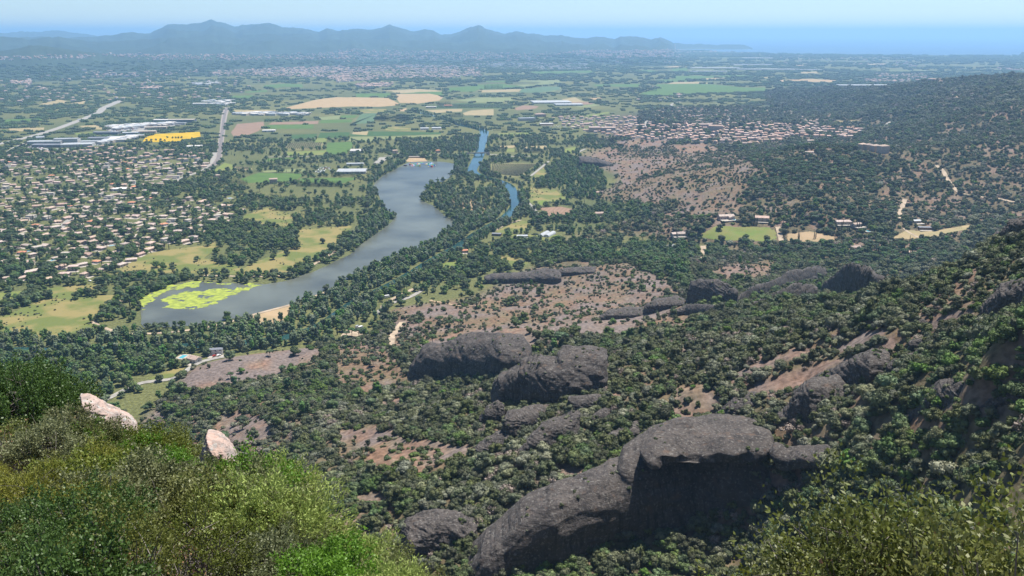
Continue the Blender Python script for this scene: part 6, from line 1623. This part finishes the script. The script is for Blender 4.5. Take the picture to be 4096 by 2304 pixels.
# ---- trees of the plain
RIVM = np.zeros((MH, MW), np.float32)
for q in (P('D', 0,1040,600,1090,870,1080,1500,1040,2150,870,2574,690,2574,1000,2400,1100,2000,1200,1200,1230,0,1230),
          P('E', 0,600,700,400,880,240,1280,60,1450,0,1450,200,1200,300,900,480,600,660,300,760,300,900,0,1050), P('L', 290,1449,560,1240,700,1140,620,1120,300,1300,200,1449), P('E', 0,530,330,320,440,200,300,0,200,0,260,150,100,380,0,460),
          P('L', 1500,700,1680,700,1650,950,1550,1050,1580,1140,1500,1270,1350,1300,1330,1100,1450,1050), P('L', 1760,700,1900,720,1740,1000,1700,1150,1620,1300,1800,1330,1800,1100), P('E', 600,60,1250,0,1300,120,1000,260,880,240,700,130)):
    fill(RIVM, q)
WOODM = np.zeros((MH, MW), np.float32)
for q in (P('D', -60,1200,400,1200,1250,1200,1330,1300,1250,1345,1090,1400,1000,1449,-60,1449), P('G', 380,0,980,0,960,60,740,160,500,140), P('M', 100,1230,420,960,760,900,1000,1080,1100,1230,900,1440,500,1440,480,1350,100,1280), P('J', 560,800,1000,740,1500,800,1450,860,800,830), P('E', 1650,560,1900,560,2120,540,2574,740,2574,430,1800,420)):
    fill(WOODM, q)
SUBM = np.zeros((MH, MW), np.float32)
for q in SUBURB: fill(SUBM, q)
TOWM = np.zeros((MH, MW), np.float32)
for q in TOWNP: fill(TOWM, q); fill(SUBM, q)
PINEM = np.zeros((MH, MW), np.float32)
for q in (P('F', 500,420,1100,420,1900,430,2100,560,1700,600,1100,520,600,500), P('F', 760,200,1600,150,1640,260,1300,250,900,260), P('N', 1000,900,1700,720,2300,780,2576,1000,2576,1300,1700,1449,900,1449), P('J', 0,1100,2576,1200,2576,1449,0,1449)): fill(PINEM, q)
T = {k: [[], [], []] for k in ('oak', 'pine', 'willow', 'poplar', 'cypress')}
def add_trees(kind, P_, s_):
    if len(P_):
        T[kind][0].append(P_); T[kind][1].append(s_)
for (r0, r1, sp, seed) in ((560, 1500, 6.6, 31), (1500, 2700, 8.6, 32)):
    x, y, z, u, v, g = cand(r0, r1, -33, 33, sp, seed)
    inf = (u > 1) & (u < 1022) & (v > 1) & (v < 574)
    rv, wd, sb, pn = [np.where(inf, look(m, u, v), 0) for m in (RIVM, WOODM, SUBM, PINEM)]
    cl = fbm(x / 70, y / 70, o=3)
    d = np.clip(.24 + 2.2 * (cl - .36), .08, .92)
    d = np.where((u > 225) & (u < 400) & (v > 112) & (v < 190), d * .45, d)
    d = np.where(sb > .5, np.clip(.12 + 1.7 * (cl - .36) + np.clip((v - 180) / 120, 0, .42), .07, .85), d)
    d = np.where(rv > .5, .94, d); d = np.where(wd > .5, .92, d); d = np.where((u < 0) | (u > 1023), .5, d)
    hill = z > 2.5; tw = np.where(inf, look(TOWM, u, v), 0) > .5
    d = np.where(hill, np.where(pn > .5, .42, np.where(wd > .5, .75, .05)), d)
    d = np.where((DENS[np.clip((v * 2).astype(int), 0, MH - 1), np.clip((u * 2).astype(int), 0, MW - 1)] >= 0) & inf, d * .15, d)
    d = np.where(tw, np.clip(.8 * (cl - .42), .02, .3), d)
    kp = np.where(inf, look(KEEP, u, v), 0) > .5
    # keep crowns from hanging over the open water that lies just behind
    ok = (g.random(len(x)) < d) & ~kp & (u > -60) & (u < 1084)
    x, y, z, rv, wd, sb, pn, hill = [q[ok] for q in (x, y, z, rv, wd, sb, pn, hill)]
    P_ = np.stack([x, y, z - .2], 1); q = g.random(len(x))
    s = g.uniform(.5, 1.05, len(x)) * 1.2 * np.where(wd > .5, 1.05, 1)
    pinep = np.where(pn > .5, .75, np.where(sb > .5, .38, .12))
    isr = rv > .5
    kind = np.where(isr, np.where(q < .5, 1, np.where(q < .85, 2, 0)), np.where(wd > .5, np.where(q < .55, 2, 0), np.where(q < pinep, 3, np.where(q > .95, 4, np.where(q > .82, 2, 0)))))
    for kk, nm in enumerate(('oak', 'willow', 'poplar', 'pine', 'cypress')):
        m = kind == kk; add_trees(nm, P_[m], s[m] * (.85 if nm in ('willow', 'poplar') else 1))
def bank_row(pts, off, step, s, seed, keep=.85):
    g = np.random.default_rng(seed); q = np.array([at_z(*p, 0) for p in pts], float); dd = np.r_[0, np.cumsum(np.hypot(*np.diff(q, axis=0).T))]
    t = np.arange(0, dd[-1], step); x, y = np.interp(t, dd, q[:, 0]), np.interp(t, dd, q[:, 1]); tx, ty = np.gradient(x), np.gradient(y); l = np.hypot(tx, ty)
    o = off + g.normal(0, 2.2, len(t)) * np.sign(off); x2, y2 = x + ty / l * o, y - tx / l * o
    ok = (g.random(len(t)) < keep) & (fbm(t / 40 + seed, t * 0 + seed, o=2) > .34)
    P_ = np.stack([x2, y2, ground_z(x2, y2) - .2], 1)[ok]; sc = g.uniform(.55, 1.15, ok.sum()) * s; k = g.random(len(P_))
    for nm, a, b in (('willow', 0, .45), ('poplar', .45, .8), ('oak', .8, 1.01)): m = (k >= a) & (k < b); add_trees(nm, P_[m], sc[m])
NR = RIVER_NEAR[:26]
bank_row(NR[:9], 13, 4.2, 1.0, 1, .95); bank_row(NR[:9], 20, 5, 1.05, 2); bank_row(NR[:9], -14, 5, .8, 3); bank_row(NR[8:], 19, 5, .8, 4, .8); bank_row(NR[8:], -19, 5, 1.0, 5, .9); bank_row(NR[8:], -26, 6, 1.0, 6, .9); bank_row(NR[6:22], 14, 4.5, 1.05, 7, .9); bank_row(RIVER_NEAR[30:], 10, 6, 1.0, 8, .8); bank_row(RIVER_NEAR[30:], -10, 6, 1.0, 9, .8)
# pines standing alone on the heath, cypresses of the gardens, dark hedgerows
def hand(kind, c, pts, s):
    uv = [PX(c, *p) for p in pts]; P_ = seen([q[0] for q in uv], [q[1] for q in uv]); P_[:, 2] -= .2
    add_trees(kind, P_, np.full(len(P_), s) * rng.uniform(.9, 1.1, len(P_)))
hand('pine', 'E', [(600, 1030), (670, 1040), (755, 1000), (822, 1030), (890, 1025), (590, 1130), (700, 1140), (262, 1310), (490, 1290), (330, 1245), (880, 745), (940, 790), (720, 760)], .85)
hand('pine', 'D', [(2080, 1360), (1985, 1240), (2240, 1340)], .75); hand('pine', 'G', [(1845, 175), (1070, 245)], .7)
hand('oak', 'G', [(1862, 420)], .75)
hand('oak', 'J', [(1890, 400), (1950, 398), (2010, 394), (2070, 394), (2125, 400), (2155, 362), (2225, 368), (2262, 366), (2300, 368), (2340, 364)], .8)
hand('oak', 'D', [(1967, 282), (2160, 290), (2375, 412), (2108, 500), (1530, 430), (1755, 460), (760, 910), (655, 800), (120, 830), (240, 790), (560, 820), (600, 800), (60, 830), (1270, 590), (1200, 600), (1150, 590), (1600, 560), (1650, 560), (1700, 580), (1770, 570), (1850, 570), (1450, 540), (1940, 480), (2010, 530), (2000, 650), (2030, 650), (540, 1130), (590, 1130), (770, 1120), (880, 900), (900, 910), (860, 905)], 1.05)
hand('oak', 'D', [(x, y) for x in range(1880, 2200, 38) for y in (350, 385, 420, 452)], 1.15)
hand('oak', 'F', [(335, 312), (180, 300), (525, 385), (1125, 340), (280, 440), (300, 445)], 1.0)
hand('cypress', 'F', [(805, 365), (815, 365), (912, 385), (920, 388), (1030, 375), (1042, 375), (1072, 290), (1188, 305), (1240, 300), (1275, 330), (1290, 325), (1345, 300), (1360, 305), (1380, 300), (1235, 325), (800, 300), (1738, 500), (1748, 500), (1225, 320)], 1.1)
hand('cypress', 'D', [(330, 715), (345, 715), (1422, 175), (1398, 165), (770, 540), (160, 580), (850, 610), (360, 250), (440, 225)], 1.0)
hand('cypress', 'M', [(1755, 600), (1800, 600), (1815, 605), (1830, 600), (2130, 450)], 1.6); hand('cypress', 'N', [(1985, 600), (1945, 670), (2090, 590), (2220, 610), (2030, 650), (1605, 640), (230, 420), (240, 425)], 1.6)
hand('cypress', 'J', [(595, 1050), (1360, 1010), (1765, 1000), (1580, 640), (1530, 620), (1625, 620), (110, 1230), (130, 1260), (2495, 1300), (2450, 1280)], 1.1)
for c, a, b, n, s in (('K', (575, 1400), (930, 1415), 26, 1.0), ('K', (1565, 1435), (2110, 1440), 44, 1.05), ('K', (2020, 1310), (2370, 1300), 26, 1.0), ('K', (790, 1310), (1090, 1235), 22, .5), ('L', (320, 600), (750, 600), 30, 1.7), ('L', (330, 580), (740, 560), 30, 1.7),
                      ('L', (1850, 985), (2010, 990), 12, 1.1), ('L', (2125, 1000), (2480, 1000), 30, 1.0), ('L', (1850, 912), (2060, 908), 18, .7), ('L', (2240, 912), (2470, 905), 18, .8), ('L', (1280, 545), (1450, 545), 14, 1.5), ('L', (1120, 385), (1290, 385), 14, 1.6), ('L', (1730, 188), (1960, 185), 16, 2.6),
                      ('M', (660, 120), (980, 225), 24, 1.6), ('M', (1320, 60), (1690, 50), 26, 2.0), ('N', (90, 195), (480, 195), 26, 1.4), ('N', (820, 90), (1390, 85), 34, 1.7), ('N', (2050, 412), (2380, 408), 24, 1.0), ('N', (2020, 480), (2370, 480), 24, 1.2), ('F', (483, 275), (612, 278), 18, .95), ('F', (483, 270), (612, 272), 18, .95),
                      ('E', (1450, 385), (1710, 408), 26, .35), ('E', (1745, 440), (1830, 390), 14, .9), ('J', (2050, 290), (2576, 250), 30, 1.2), ('D', (520, 480), (700, 470), 20, .35), ('M', (0, 840), (240, 850), 20, 1.0), ('L', (1400, 640), (1600, 660), 12, 1.3), ('L', (1850, 720), (2150, 720), 20, 1.1)):
    hand('cypress', c, [(a[0] + (b[0] - a[0]) * t, a[1] + (b[1] - a[1]) * t) for t in np.linspace(0, 1, n)], s)
INFO = {'oak': ("broadleaf_tree", "dark green broadleaf tree with rounded crown", "broadleaf trees of the plain", 9.0, 'oak'),
        'pine': ("umbrella_pine", "umbrella pine with flat dark crown", "umbrella pines", 8.5, 'pine'),
        'willow': ("willow_tree", "pale grey green willow tree", "willows along the water", 11, 'willow'),
        'poplar': ("poplar_tree", "fresh green poplar with leafy crown", "poplars near the river", 11, 'poplar'),
        'cypress': ("cypress_tree", "slim dark cypress", "cypresses of gardens and hedge rows", 10, 'cypress')}
for kind, (Pl, Sl, _) in T.items():
    P_ = np.concatenate(Pl); s = np.concatenate(Sl); rz = rng.random(len(P_)) * 6.28; vi = rng.integers(0, len(PROTO[kind]), len(P_))
    nm, lb, grp, hs, _k = INFO[kind]
    ind = split_individuals(P_, s, 300, hs)
    for i in np.where(ind)[0]: plant(nm, kind, int(vi[i]), P_[i], s[i], rz[i], spot_label(lb, TREE_AT, P_[i], s[i], (.7, .98)), "tree", grp)
    scatter_stuff(nm + "_woods", {"oak": "broadleaf woods spread over the plain", "pine": "umbrella pine woods of valley and suburb", "willow": "willow belt lining river and lake", "poplar": "poplar and alder wood along the river", "cypress": "dark conifer hedge rows between the fields"}[kind], kind, P_[~ind], s[~ind], rz[~ind], vi[~ind])

# ---- orchards and vineyards in rows
def rows(c, quad, nrow, per, s, kind='orchard'):
    q = np.array([at_z(*PX(c, *p), 0) for p in quad], float)
    pts = []
    for i in range(nrow):
        a = q[0] + (q[1] - q[0]) * (i + .5) / nrow; b = q[3] + (q[2] - q[3]) * (i + .5) / nrow
        for j in range(per): pts.append(a + (b - a) * (j + .5) / per)
    pts = np.array(pts); return np.c_[pts, np.zeros(len(pts))], np.full(len(pts), s)
A = [rows('L', [(1830, 1150), (2420, 1150), (2170, 1310), (1820, 1270)], 26, 60, .62), rows('K', [(1480, 880), (1900, 875), (1860, 955), (1430, 955)], 16, 20, 1.0), rows('L', [(1130, 385), (2090, 380), (2090, 428), (1120, 428)], 60, 10, 1.3),
     rows('F', [(850, 345), (1160, 345), (1160, 400), (840, 400)], 8, 7, .5), rows('K', [(790, 1185), (960, 1192), (980, 1215), (770, 1228)], 14, 16, .5), rows('F', [(550, 325), (650, 330), (650, 365), (550, 360)], 5, 5, .6)]
P_ = np.concatenate([a[0] for a in A]); s = np.concatenate([a[1] for a in A]); P_[:, 2] = ground_z(P_[:, 0], P_[:, 1])
scatter_stuff("orchard_rows", "low orchard trees and vines planted in straight rows", 'orchard', P_, s, rng.random(len(P_)) * 6, rng.integers(0, 2, len(P_)))

# ---- far woods as clumps
X, Y, Z, S = [], [], [], []
for (r0, r1, sp, sc, seed) in ((2650, 5200, 21, .8, 51), (5000, 9000, 40, 1.25, 52), (9000, 17000, 80, 2.0, 53)):
    x, y, z, u, v, g = cand(r0, r1, -33, 33, sp, seed)
    inf = (u > 1) & (u < 1022) & (v > 1) & (v < 574)
    kp = np.where(inf, look(KEEP, u, v), 0) > .5
    sb = np.where(inf, look(SUBM, u, v), 0) > .5
    cl = fbm(x / (sp * 9), y / (sp * 9), o=3)
    d = np.clip(.18 + 2.3 * (cl - .40), .06, .85)
    d = np.where((u > 225) & (u < 640) & (v > 82) & (v < 170), d * .38, d)
    d = np.where(sb, .06, d); d = np.where(z > 3, .0 if r0 < 5000 else np.where(z < 60, .5, 0), d)
    ok = (g.random(len(x)) < d) & ~kp
    X.append(x[ok]); Y.append(y[ok]); Z.append(z[ok]); S.append(g.uniform(.6, 1.0, ok.sum()) * sc)
X, Y, Z, S = map(np.concatenate, (X, Y, Z, S))
scatter_stuff("far_woods", "far woods and hedges over the distant plain", 'wood', np.stack([X, Y, Z], 1), S, rng.choice([0, .2, 3.1, 2.9], len(X)) + rng.normal(0, .15, len(X)), rng.integers(0, 5, len(X)))

# ---- scattered bushes on the meadows
MD = np.zeros((MH, MW), np.float32)
for k, q in FIELDS:
    if k == 'meadow': fill(MD, q)
x, y, z, u, v, g = cand(650, 1800, -33, 8, 6.5, 61)
ok = (u > 1) & (u < 1022) & (v > 1) & (v < 574); ok &= (look(MD, np.where(ok, u, 1), np.where(ok, v, 1)) > .5) & (g.random(len(x)) < np.clip(2.2 * (fbm(x / 45, y / 45, o=3) - .47), 0, .5))
P_ = np.stack([x, y, z], 1)[ok]
scatter_stuff("meadow_bushes", "small bushes dotted over the dry meadows", 'shrub', P_, g.uniform(.25, .75, len(P_)), g.uniform(0, 6, len(P_)), g.choice([0, 2, 4, 5, 7], len(P_)))
# ------------------------------------------------------------------ near spur: boulders and leafy bushes
for (lb, out, r) in [
    ("pale lichen covered boulder slab resting on the near spur", P('G', 172,215,176,112,260,105,350,112,440,125,445,200,380,212,300,220), 36.5),
    ("orange pink boulder underneath the pale boulder slab", P('G', 122,330,130,260,170,207,230,200,320,212,325,310,250,335), 36),
    ("large pink granite boulder with rounded end on the near spur", P('G', 585,330,590,145,650,140,720,160,800,215,900,260,960,280,1010,330,1032,395,900,430,700,430), 33.5),
    ("grooved pink boulder poking out between the near bushes", P('G', 1470,650,1500,520,1520,440,1580,435,1650,465,1710,520,1748,565,1700,650), 26.3),
    ("small pink rock face among dark branches of the near bushes", P('G', 1895,940,1910,850,1960,780,2020,750,2090,800,2095,910,2000,965), 23)]:
    outline_rock("boulder", lb, out, None, .9, 9 if r > 20 else 6, .25, m=M_ROCKP, r_fix=r, ext=40, amp=.8, cat="boulder")

def bush_mesh(kind, R, H, tips, per, lw, ll, seed, needle=False, bare=0.0, tall=1.0):
    g = np.random.default_rng(seed)
    d = g.normal(size=(tips, 3)); d[:, 2] = np.abs(d[:, 2]) * 1.1 - .25; d /= np.linalg.norm(d, axis=1, keepdims=True)
    lob = .78 + .32 * np.sin(np.arctan2(d[:, 1], d[:, 0]) * 3 + seed) * np.cos(d[:, 2] * 5 + seed * 2) + g.normal(0, .07, tips)
    rad = g.uniform(.3, 1, tips) ** .3 * lob
    tip = np.stack([d[:, 0] * R * rad, d[:, 1] * R * rad, H * .42 + d[:, 2] * H * .58 * rad], 1); tip[:, 2] = np.maximum(tip[:, 2], .05)
    n = tips * per; ti = np.repeat(np.arange(tips), per)
    td = d[ti] + np.array([0, 0, .55]); td /= np.linalg.norm(td, axis=1, keepdims=True)
    off = g.uniform(-.10, .05, (n, 1)) if not needle else g.uniform(-.14, .02, (n, 1))
    base = tip[ti] + td * off * 1.1 + g.normal(0, .034, (n, 3))
    a = td * g.uniform(.2, 1.0, (n, 1)) + g.normal(0, .62 if not needle else .3, (n, 3)); a /= np.linalg.norm(a, axis=1, keepdims=True)
    b = np.cross(a, g.normal(size=(n, 3))); b /= np.linalg.norm(b, axis=1, keepdims=True)
    nn = np.cross(a, b)
    L = ll * g.uniform(.6, 1.25, (n, 1)); W = lw * g.uniform(.7, 1.2, (n, 1))
    V = np.stack([base, base + a * L * .45 + b * W + nn * W * .25, base + a * L, base + a * L * .45 - b * W + nn * W * .25], 1).reshape(-1, 3)
    F = np.arange(4 * n).reshape(n, 4)
    # branches
    mb = MB(); root = Vector((0, 0, -.25))
    sel = g.choice(tips, min(tips, 46), replace=False)
    def tube(pts, rs, k=4):
        bV = []
        for i, p in enumerate(pts):
            q = (pts[min(i + 1, len(pts) - 1)] - pts[max(i - 1, 0)]).normalized(); x = q.orthogonal().normalized(); y = q.cross(x)
            bV += [tuple(p + (x * math.cos(6.283 * j / k) + y * math.sin(6.283 * j / k)) * rs[i]) for j in range(k)]
        mb.add(bV, [(i * k + j, i * k + (j + 1) % k, (i + 1) * k + (j + 1) % k, (i + 1) * k + j) for i in range(len(pts) - 1) for j in range(k)])
    for s in sel:
        e = Vector(tip[s]); m1 = root.lerp(e, .4) + Vector(g.normal(0, .07, 3)) * R; m2 = root.lerp(e, .75) + Vector(g.normal(0, .05, 3)) * R
        tube([root + Vector((g.normal(0, .06), g.normal(0, .06), 0)), m1, m2, e], [.016, .011, .007, .003])
        for _ in range(2):
            e2 = m2 + Vector(g.normal(0, .17, 3)); tube([m2, m2.lerp(e2, .5) + Vector(g.normal(0, .02, 3)), e2], [.006, .004, .002], 3)
    return V, F, mb
NL = {'kermes': mat("kermes_leaf", (.15, .175, .038), rough=.5, rnd=.2, hue=.012, spec=.3, trans=.32), 'golden': mat("golden_oak_leaf", (.145, .165, .036), rough=.48, rnd=.15, hue=.01, spec=.3, trans=.32),
      'bright': mat("bright_lentisk_leaf", (.12, .24, .025), rough=.5, rnd=.15, spec=.3, trans=.34), 'heath': mat("tree_heath_leaf", (.24, .25, .04), rough=.6, rnd=.2, trans=.25),
      'juniper': mat("juniper_leaf", (.29, .36, .10), rough=.6, rnd=.12, trans=.25), 'dark': mat("dark_arbutus_leaf", (.06, .11, .025), rough=.48, rnd=.2, spec=.3, trans=.28), 'dry': mat("withered_leaf", (.32, .17, .10), rough=.7, trans=.2)}
M_TWIG = mat("grey_twig", (.20, .175, .16), scale=6, amt=.3)
NB = {}
for kind, spec in {'kermes': [(1.0, 1.3, 420, 25, .016, .050, 1), (.9, 1.15, 380, 25, .016, .050, 2), (1.1, 1.45, 450, 25, .016, .052, 3)], 'golden': [(.8, 1.5, 250, 26, .0105, .038, 4), (.7, 1.6, 220, 26, .0105, .038, 5)],
                   'bright': [(.85, 1.3, 360, 26, .015, .048, 6), (.75, 1.15, 320, 26, .015, .048, 7)], 'heath': [(.75, 1.1, 420, 24, .006, .06, 8), (.85, 1.05, 420, 24, .006, .06, 9)],
                   'juniper': [(.85, 1.15, 400, 26, .009, .058, 10), (.95, 1.25, 400, 26, .009, .058, 11)], 'dark': [(1.0, 1.3, 380, 25, .016, .05, 12), (1.2, 1.9, 450, 25, .017, .055, 13)], 'dry': [(.8, 1.1, 70, 5, .012, .036, 14)]}.items():
    NB[kind] = []
    for (R, H, tips, per, lw, ll, seed) in spec:
        V, F, mb = bush_mesh(kind, R, H, tips, per, lw, ll, seed, needle=kind in ('heath', 'juniper'))
        NB[kind].append((mesh_from(kind + "_foliage", V, F, [NL[kind]]), mb.mesh(kind + "_branches", M_TWIG), H))
NBL = {'kermes': ("olive green leathery kermes oak bush on the near spur", "kermes oak bushes of the near spur"), 'golden': ("golden green oak bush with open twigs on the ledge below the viewpoint", "oak bushes of the ledge"), 'bright': ("bright fresh green lentisk bush on the near spur", "lentisk bushes of the near spur"),
       'heath': ("yellow green feathery tree heath on the near spur", "tree heaths of the near spur"), 'juniper': ("pale yellow green juniper bush along the spur edge", "juniper bushes of the spur edge"), 'dark': ("dark glossy arbutus bush on the near spur", "arbutus bushes of the near spur"), 'dry': ("withered grey bush with few rusty leaves on the near spur", "withered bushes of the near spur")}
def near_kind(u, v, g):
    """which bush grows where on the spur (u, v of the bush's middle)"""
    q = g.random()
    if u > 500: return 'golden' if q < .9 else 'dry'
    if u < 62 and v < 440: return 'dark'
    if v > 535 and u < 90: return 'dark' if q < .8 else 'kermes'
    if 105 < u < 212 and 410 < v < 487: return 'bright' if q < .85 else 'kermes'
    if u < 118 and 462 < v < 535: return 'heath' if q < .75 else 'kermes' if q < .9 else 'dry'
    sil = np.interp(u, [200, 240, 280, 300, 320, 340, 360, 390, 405], [445, 437, 452, 470, 488, 505, 535, 560, 580])
    if u > 232 and v < sil + 48: return 'juniper' if q < .78 else 'kermes'
    if u > 290 and v > 548: return 'bright' if q < .6 else 'juniper'
    return 'kermes' if q < .8 else 'dry' if q < .92 else 'golden'
def near_bush(kind, x, y, s, g, vi=None):
    z = float(ground_z(x, y)[0]); k = int(g.integers(len(NB[kind]))) if vi is None else vi; fo, br, H = NB[kind][k]
    root = empty("bush", (x, y, z - .05), g.uniform(0, 6.28), NBL[kind][0].replace(" on the near spur", "").replace(" along the spur edge", "").replace(" on the ledge below the viewpoint", "") + " " + nearest(NEAR_AT, *[float(q) for q in project(x, y, z + .6)]), "bush", NBL[kind][1]); root.scale = (s, s, s * g.uniform(.9, 1.1))
    obj("foliage", fo, root); obj("branches", br, root)
SIL = np.array([(-80,345),(0,352),(40,360),(56,382),(62,404),(80,412),(110,426),(138,430),(150,428),(165,419),(200,424),(210,456),(238,456),(243,438),(255,440),(280,452),(300,470),(320,490),(340,506),(360,535),(390,560),(402,578),(460,640)], float)
g = np.random.default_rng(77); placed = []
tries = 0
while tries < 12000 and len(placed) < 300:
    tries += 1
    r = math.sqrt(g.uniform(10 ** 2, 41 ** 2)); az = math.radians(g.uniform(-34, -8.5))
    R = float(np.interp(az, NEAR_T, NEAR_R))
    if r > R + 1.5: continue
    x, y = r * math.sin(az), r * math.cos(az)
    sp = .9 + .016 * r
    if any((x - a) ** 2 + (y - b) ** 2 < sp * sp for a, b in placed): continue
    z = float(ground_z(x, y)[0]); u, v = project(np.array(x), np.array(y), np.array(z + .8)); u, v = float(u), float(v)
    if v > 700 or u < -70: continue
    kd = near_kind(u, v, g); vi = int(g.integers(len(NB[kd]))); H = NB[kd][vi][2]
    lim = min(float(np.interp(q, SIL[:, 0], SIL[:, 1])) for q in (u - 14, u, u + 14)) if not 56 < u < 240 else max(float(np.interp(q, SIL[:, 0], SIL[:, 1])) for q in (u - 8, u, u + 8))
    top = at_r(u, lim + g.uniform(0, 9), r).z - z                # height at which the bush meets the skyline of the spur
    s = min(g.uniform(.75, 1.95) * (1.5 if kd == 'dark' and u < 62 and v < 440 else 1), top / H / 1.02)
    if s < .28: continue
    placed.append((x, y)); near_bush(kd, x, y, s, g, vi)
for (u, v, r, h, kd) in [(893, 452, 8.6, 0, 'golden'), (868, 515, 8.2, 0, 'golden'), (905, 505, 8.4, 0, 'golden'), (935, 528, 8.0, 0, 'golden'), (1018, 478, 8.2, 0, 'golden'), (1005, 520, 7.6, 0, 'golden'), (980, 560, 7.2, 0, 'golden'), (950, 570, 7.4, 0, 'golden'),
                          (795, 548, 8.0, 0, 'golden'), (770, 562, 8.0, 0, 'golden'), (830, 545, 8.1, 0, 'golden'), (850, 560, 7.6, 0, 'golden'), (900, 560, 7.5, 0, 'golden'), (815, 572, 7.4, 0, 'golden'), (985, 530, 8.4, 0, 'dry'), (962, 545, 8.2, 0, 'dry'), (1035, 540, 7.4, 0, 'golden'), (760, 590, 7.6, 0, 'golden'), (740, 600, 8, 0, 'golden')]:
    # (u, v) is the top of the bush: its height follows from the ledge it is rooted in
    p = at_r(u, v, r); z = float(ground_z(p.x, p.y)[0]); vi = int(g.integers(len(NB[kd]))); H = NB[kd][vi][2]
    s = max(.35, min(1.7, (p.z - z) / H)); near_bush(kd, p.x, p.y, s, g, vi)

# bushes growing against the boulders and along the break of the spur
def bush_top(u, v, r, kd):
    p = at_r(u, v, r); z = float(ground_z(p.x, p.y)[0]); vi = int(g.integers(len(NB[kd]))); H = NB[kd][vi][2]
    near_bush(kd, p.x, p.y, max(.3, min(2.2, (p.z - z) / H)), g, vi)
for (us, vt, r, kds) in [((198, 207, 216, 226, 236, 246), (452, 462, 466, 466, 462, 448), 24.3, ('kermes', 'bright')), ((252, 261, 270, 280, 290), (478, 500, 503, 500, 478), 21.3, ('juniper', 'kermes')), ((192, 222, 242), (470, 478, 470), 22.6, ('kermes',)),
                         ((84, 97, 110, 122, 134, 145), (422, 424, 430, 434, 434, 426), 31.6, ('bright', 'kermes')), ((66, 74), (408, 410), 32.5, ('kermes', 'dry')), ((14, 26, 38, 50, 60), (428, 422, 424, 420, 414), 34.3, ('kermes', 'dry', 'kermes')), ((-12, 6, 22, 40), (352, 354, 360, 366), 37.5, ('dark',)), ((52, 58), (384, 396), 37.2, ('dark', 'kermes'))]:
    for i, (u, v) in enumerate(zip(us, vt)): bush_top(u, v + g.uniform(-2, 3), r + g.uniform(-.3, .3), kds[i % len(kds)])
# ------------------------------------------------------------------ the hazy air
def build_haze():
    x0, x1, y0, y1, z0, z1 = -69000, 69000, -67500, 67500, -1.5, max(float(GZ.max()) + 12, CAM_Z + 20)
    V = [(x, y, z) for x in (x0, x1) for y in (y0, y1) for z in (z0, z1)]
    F = [(0, 1, 3, 2), (4, 6, 7, 5), (0, 4, 5, 1), (2, 3, 7, 6), (0, 2, 6, 4), (1, 5, 7, 3)]
    m = bpy.data.materials.new("haze"); m.use_nodes = True
    nt = m.node_tree; nt.nodes.clear()
    out = nt.nodes.new("ShaderNodeOutputMaterial"); pv = nt.nodes.new("ShaderNodeVolumePrincipled")
    pv.inputs["Color"].default_value = (0.36, 0.64, 1.0, 1)
    pv.inputs["Density"].default_value = 6.6e-5
    pv.inputs["Anisotropy"].default_value = 0.3
    nt.links.new(pv.outputs[0], out.inputs["Volume"])
    o = obj("haze", mesh_from("haze", V, F, [m]))
    tag(o, "thin blue summer haze over the whole plain", "haze", kind="stuff")
build_haze()
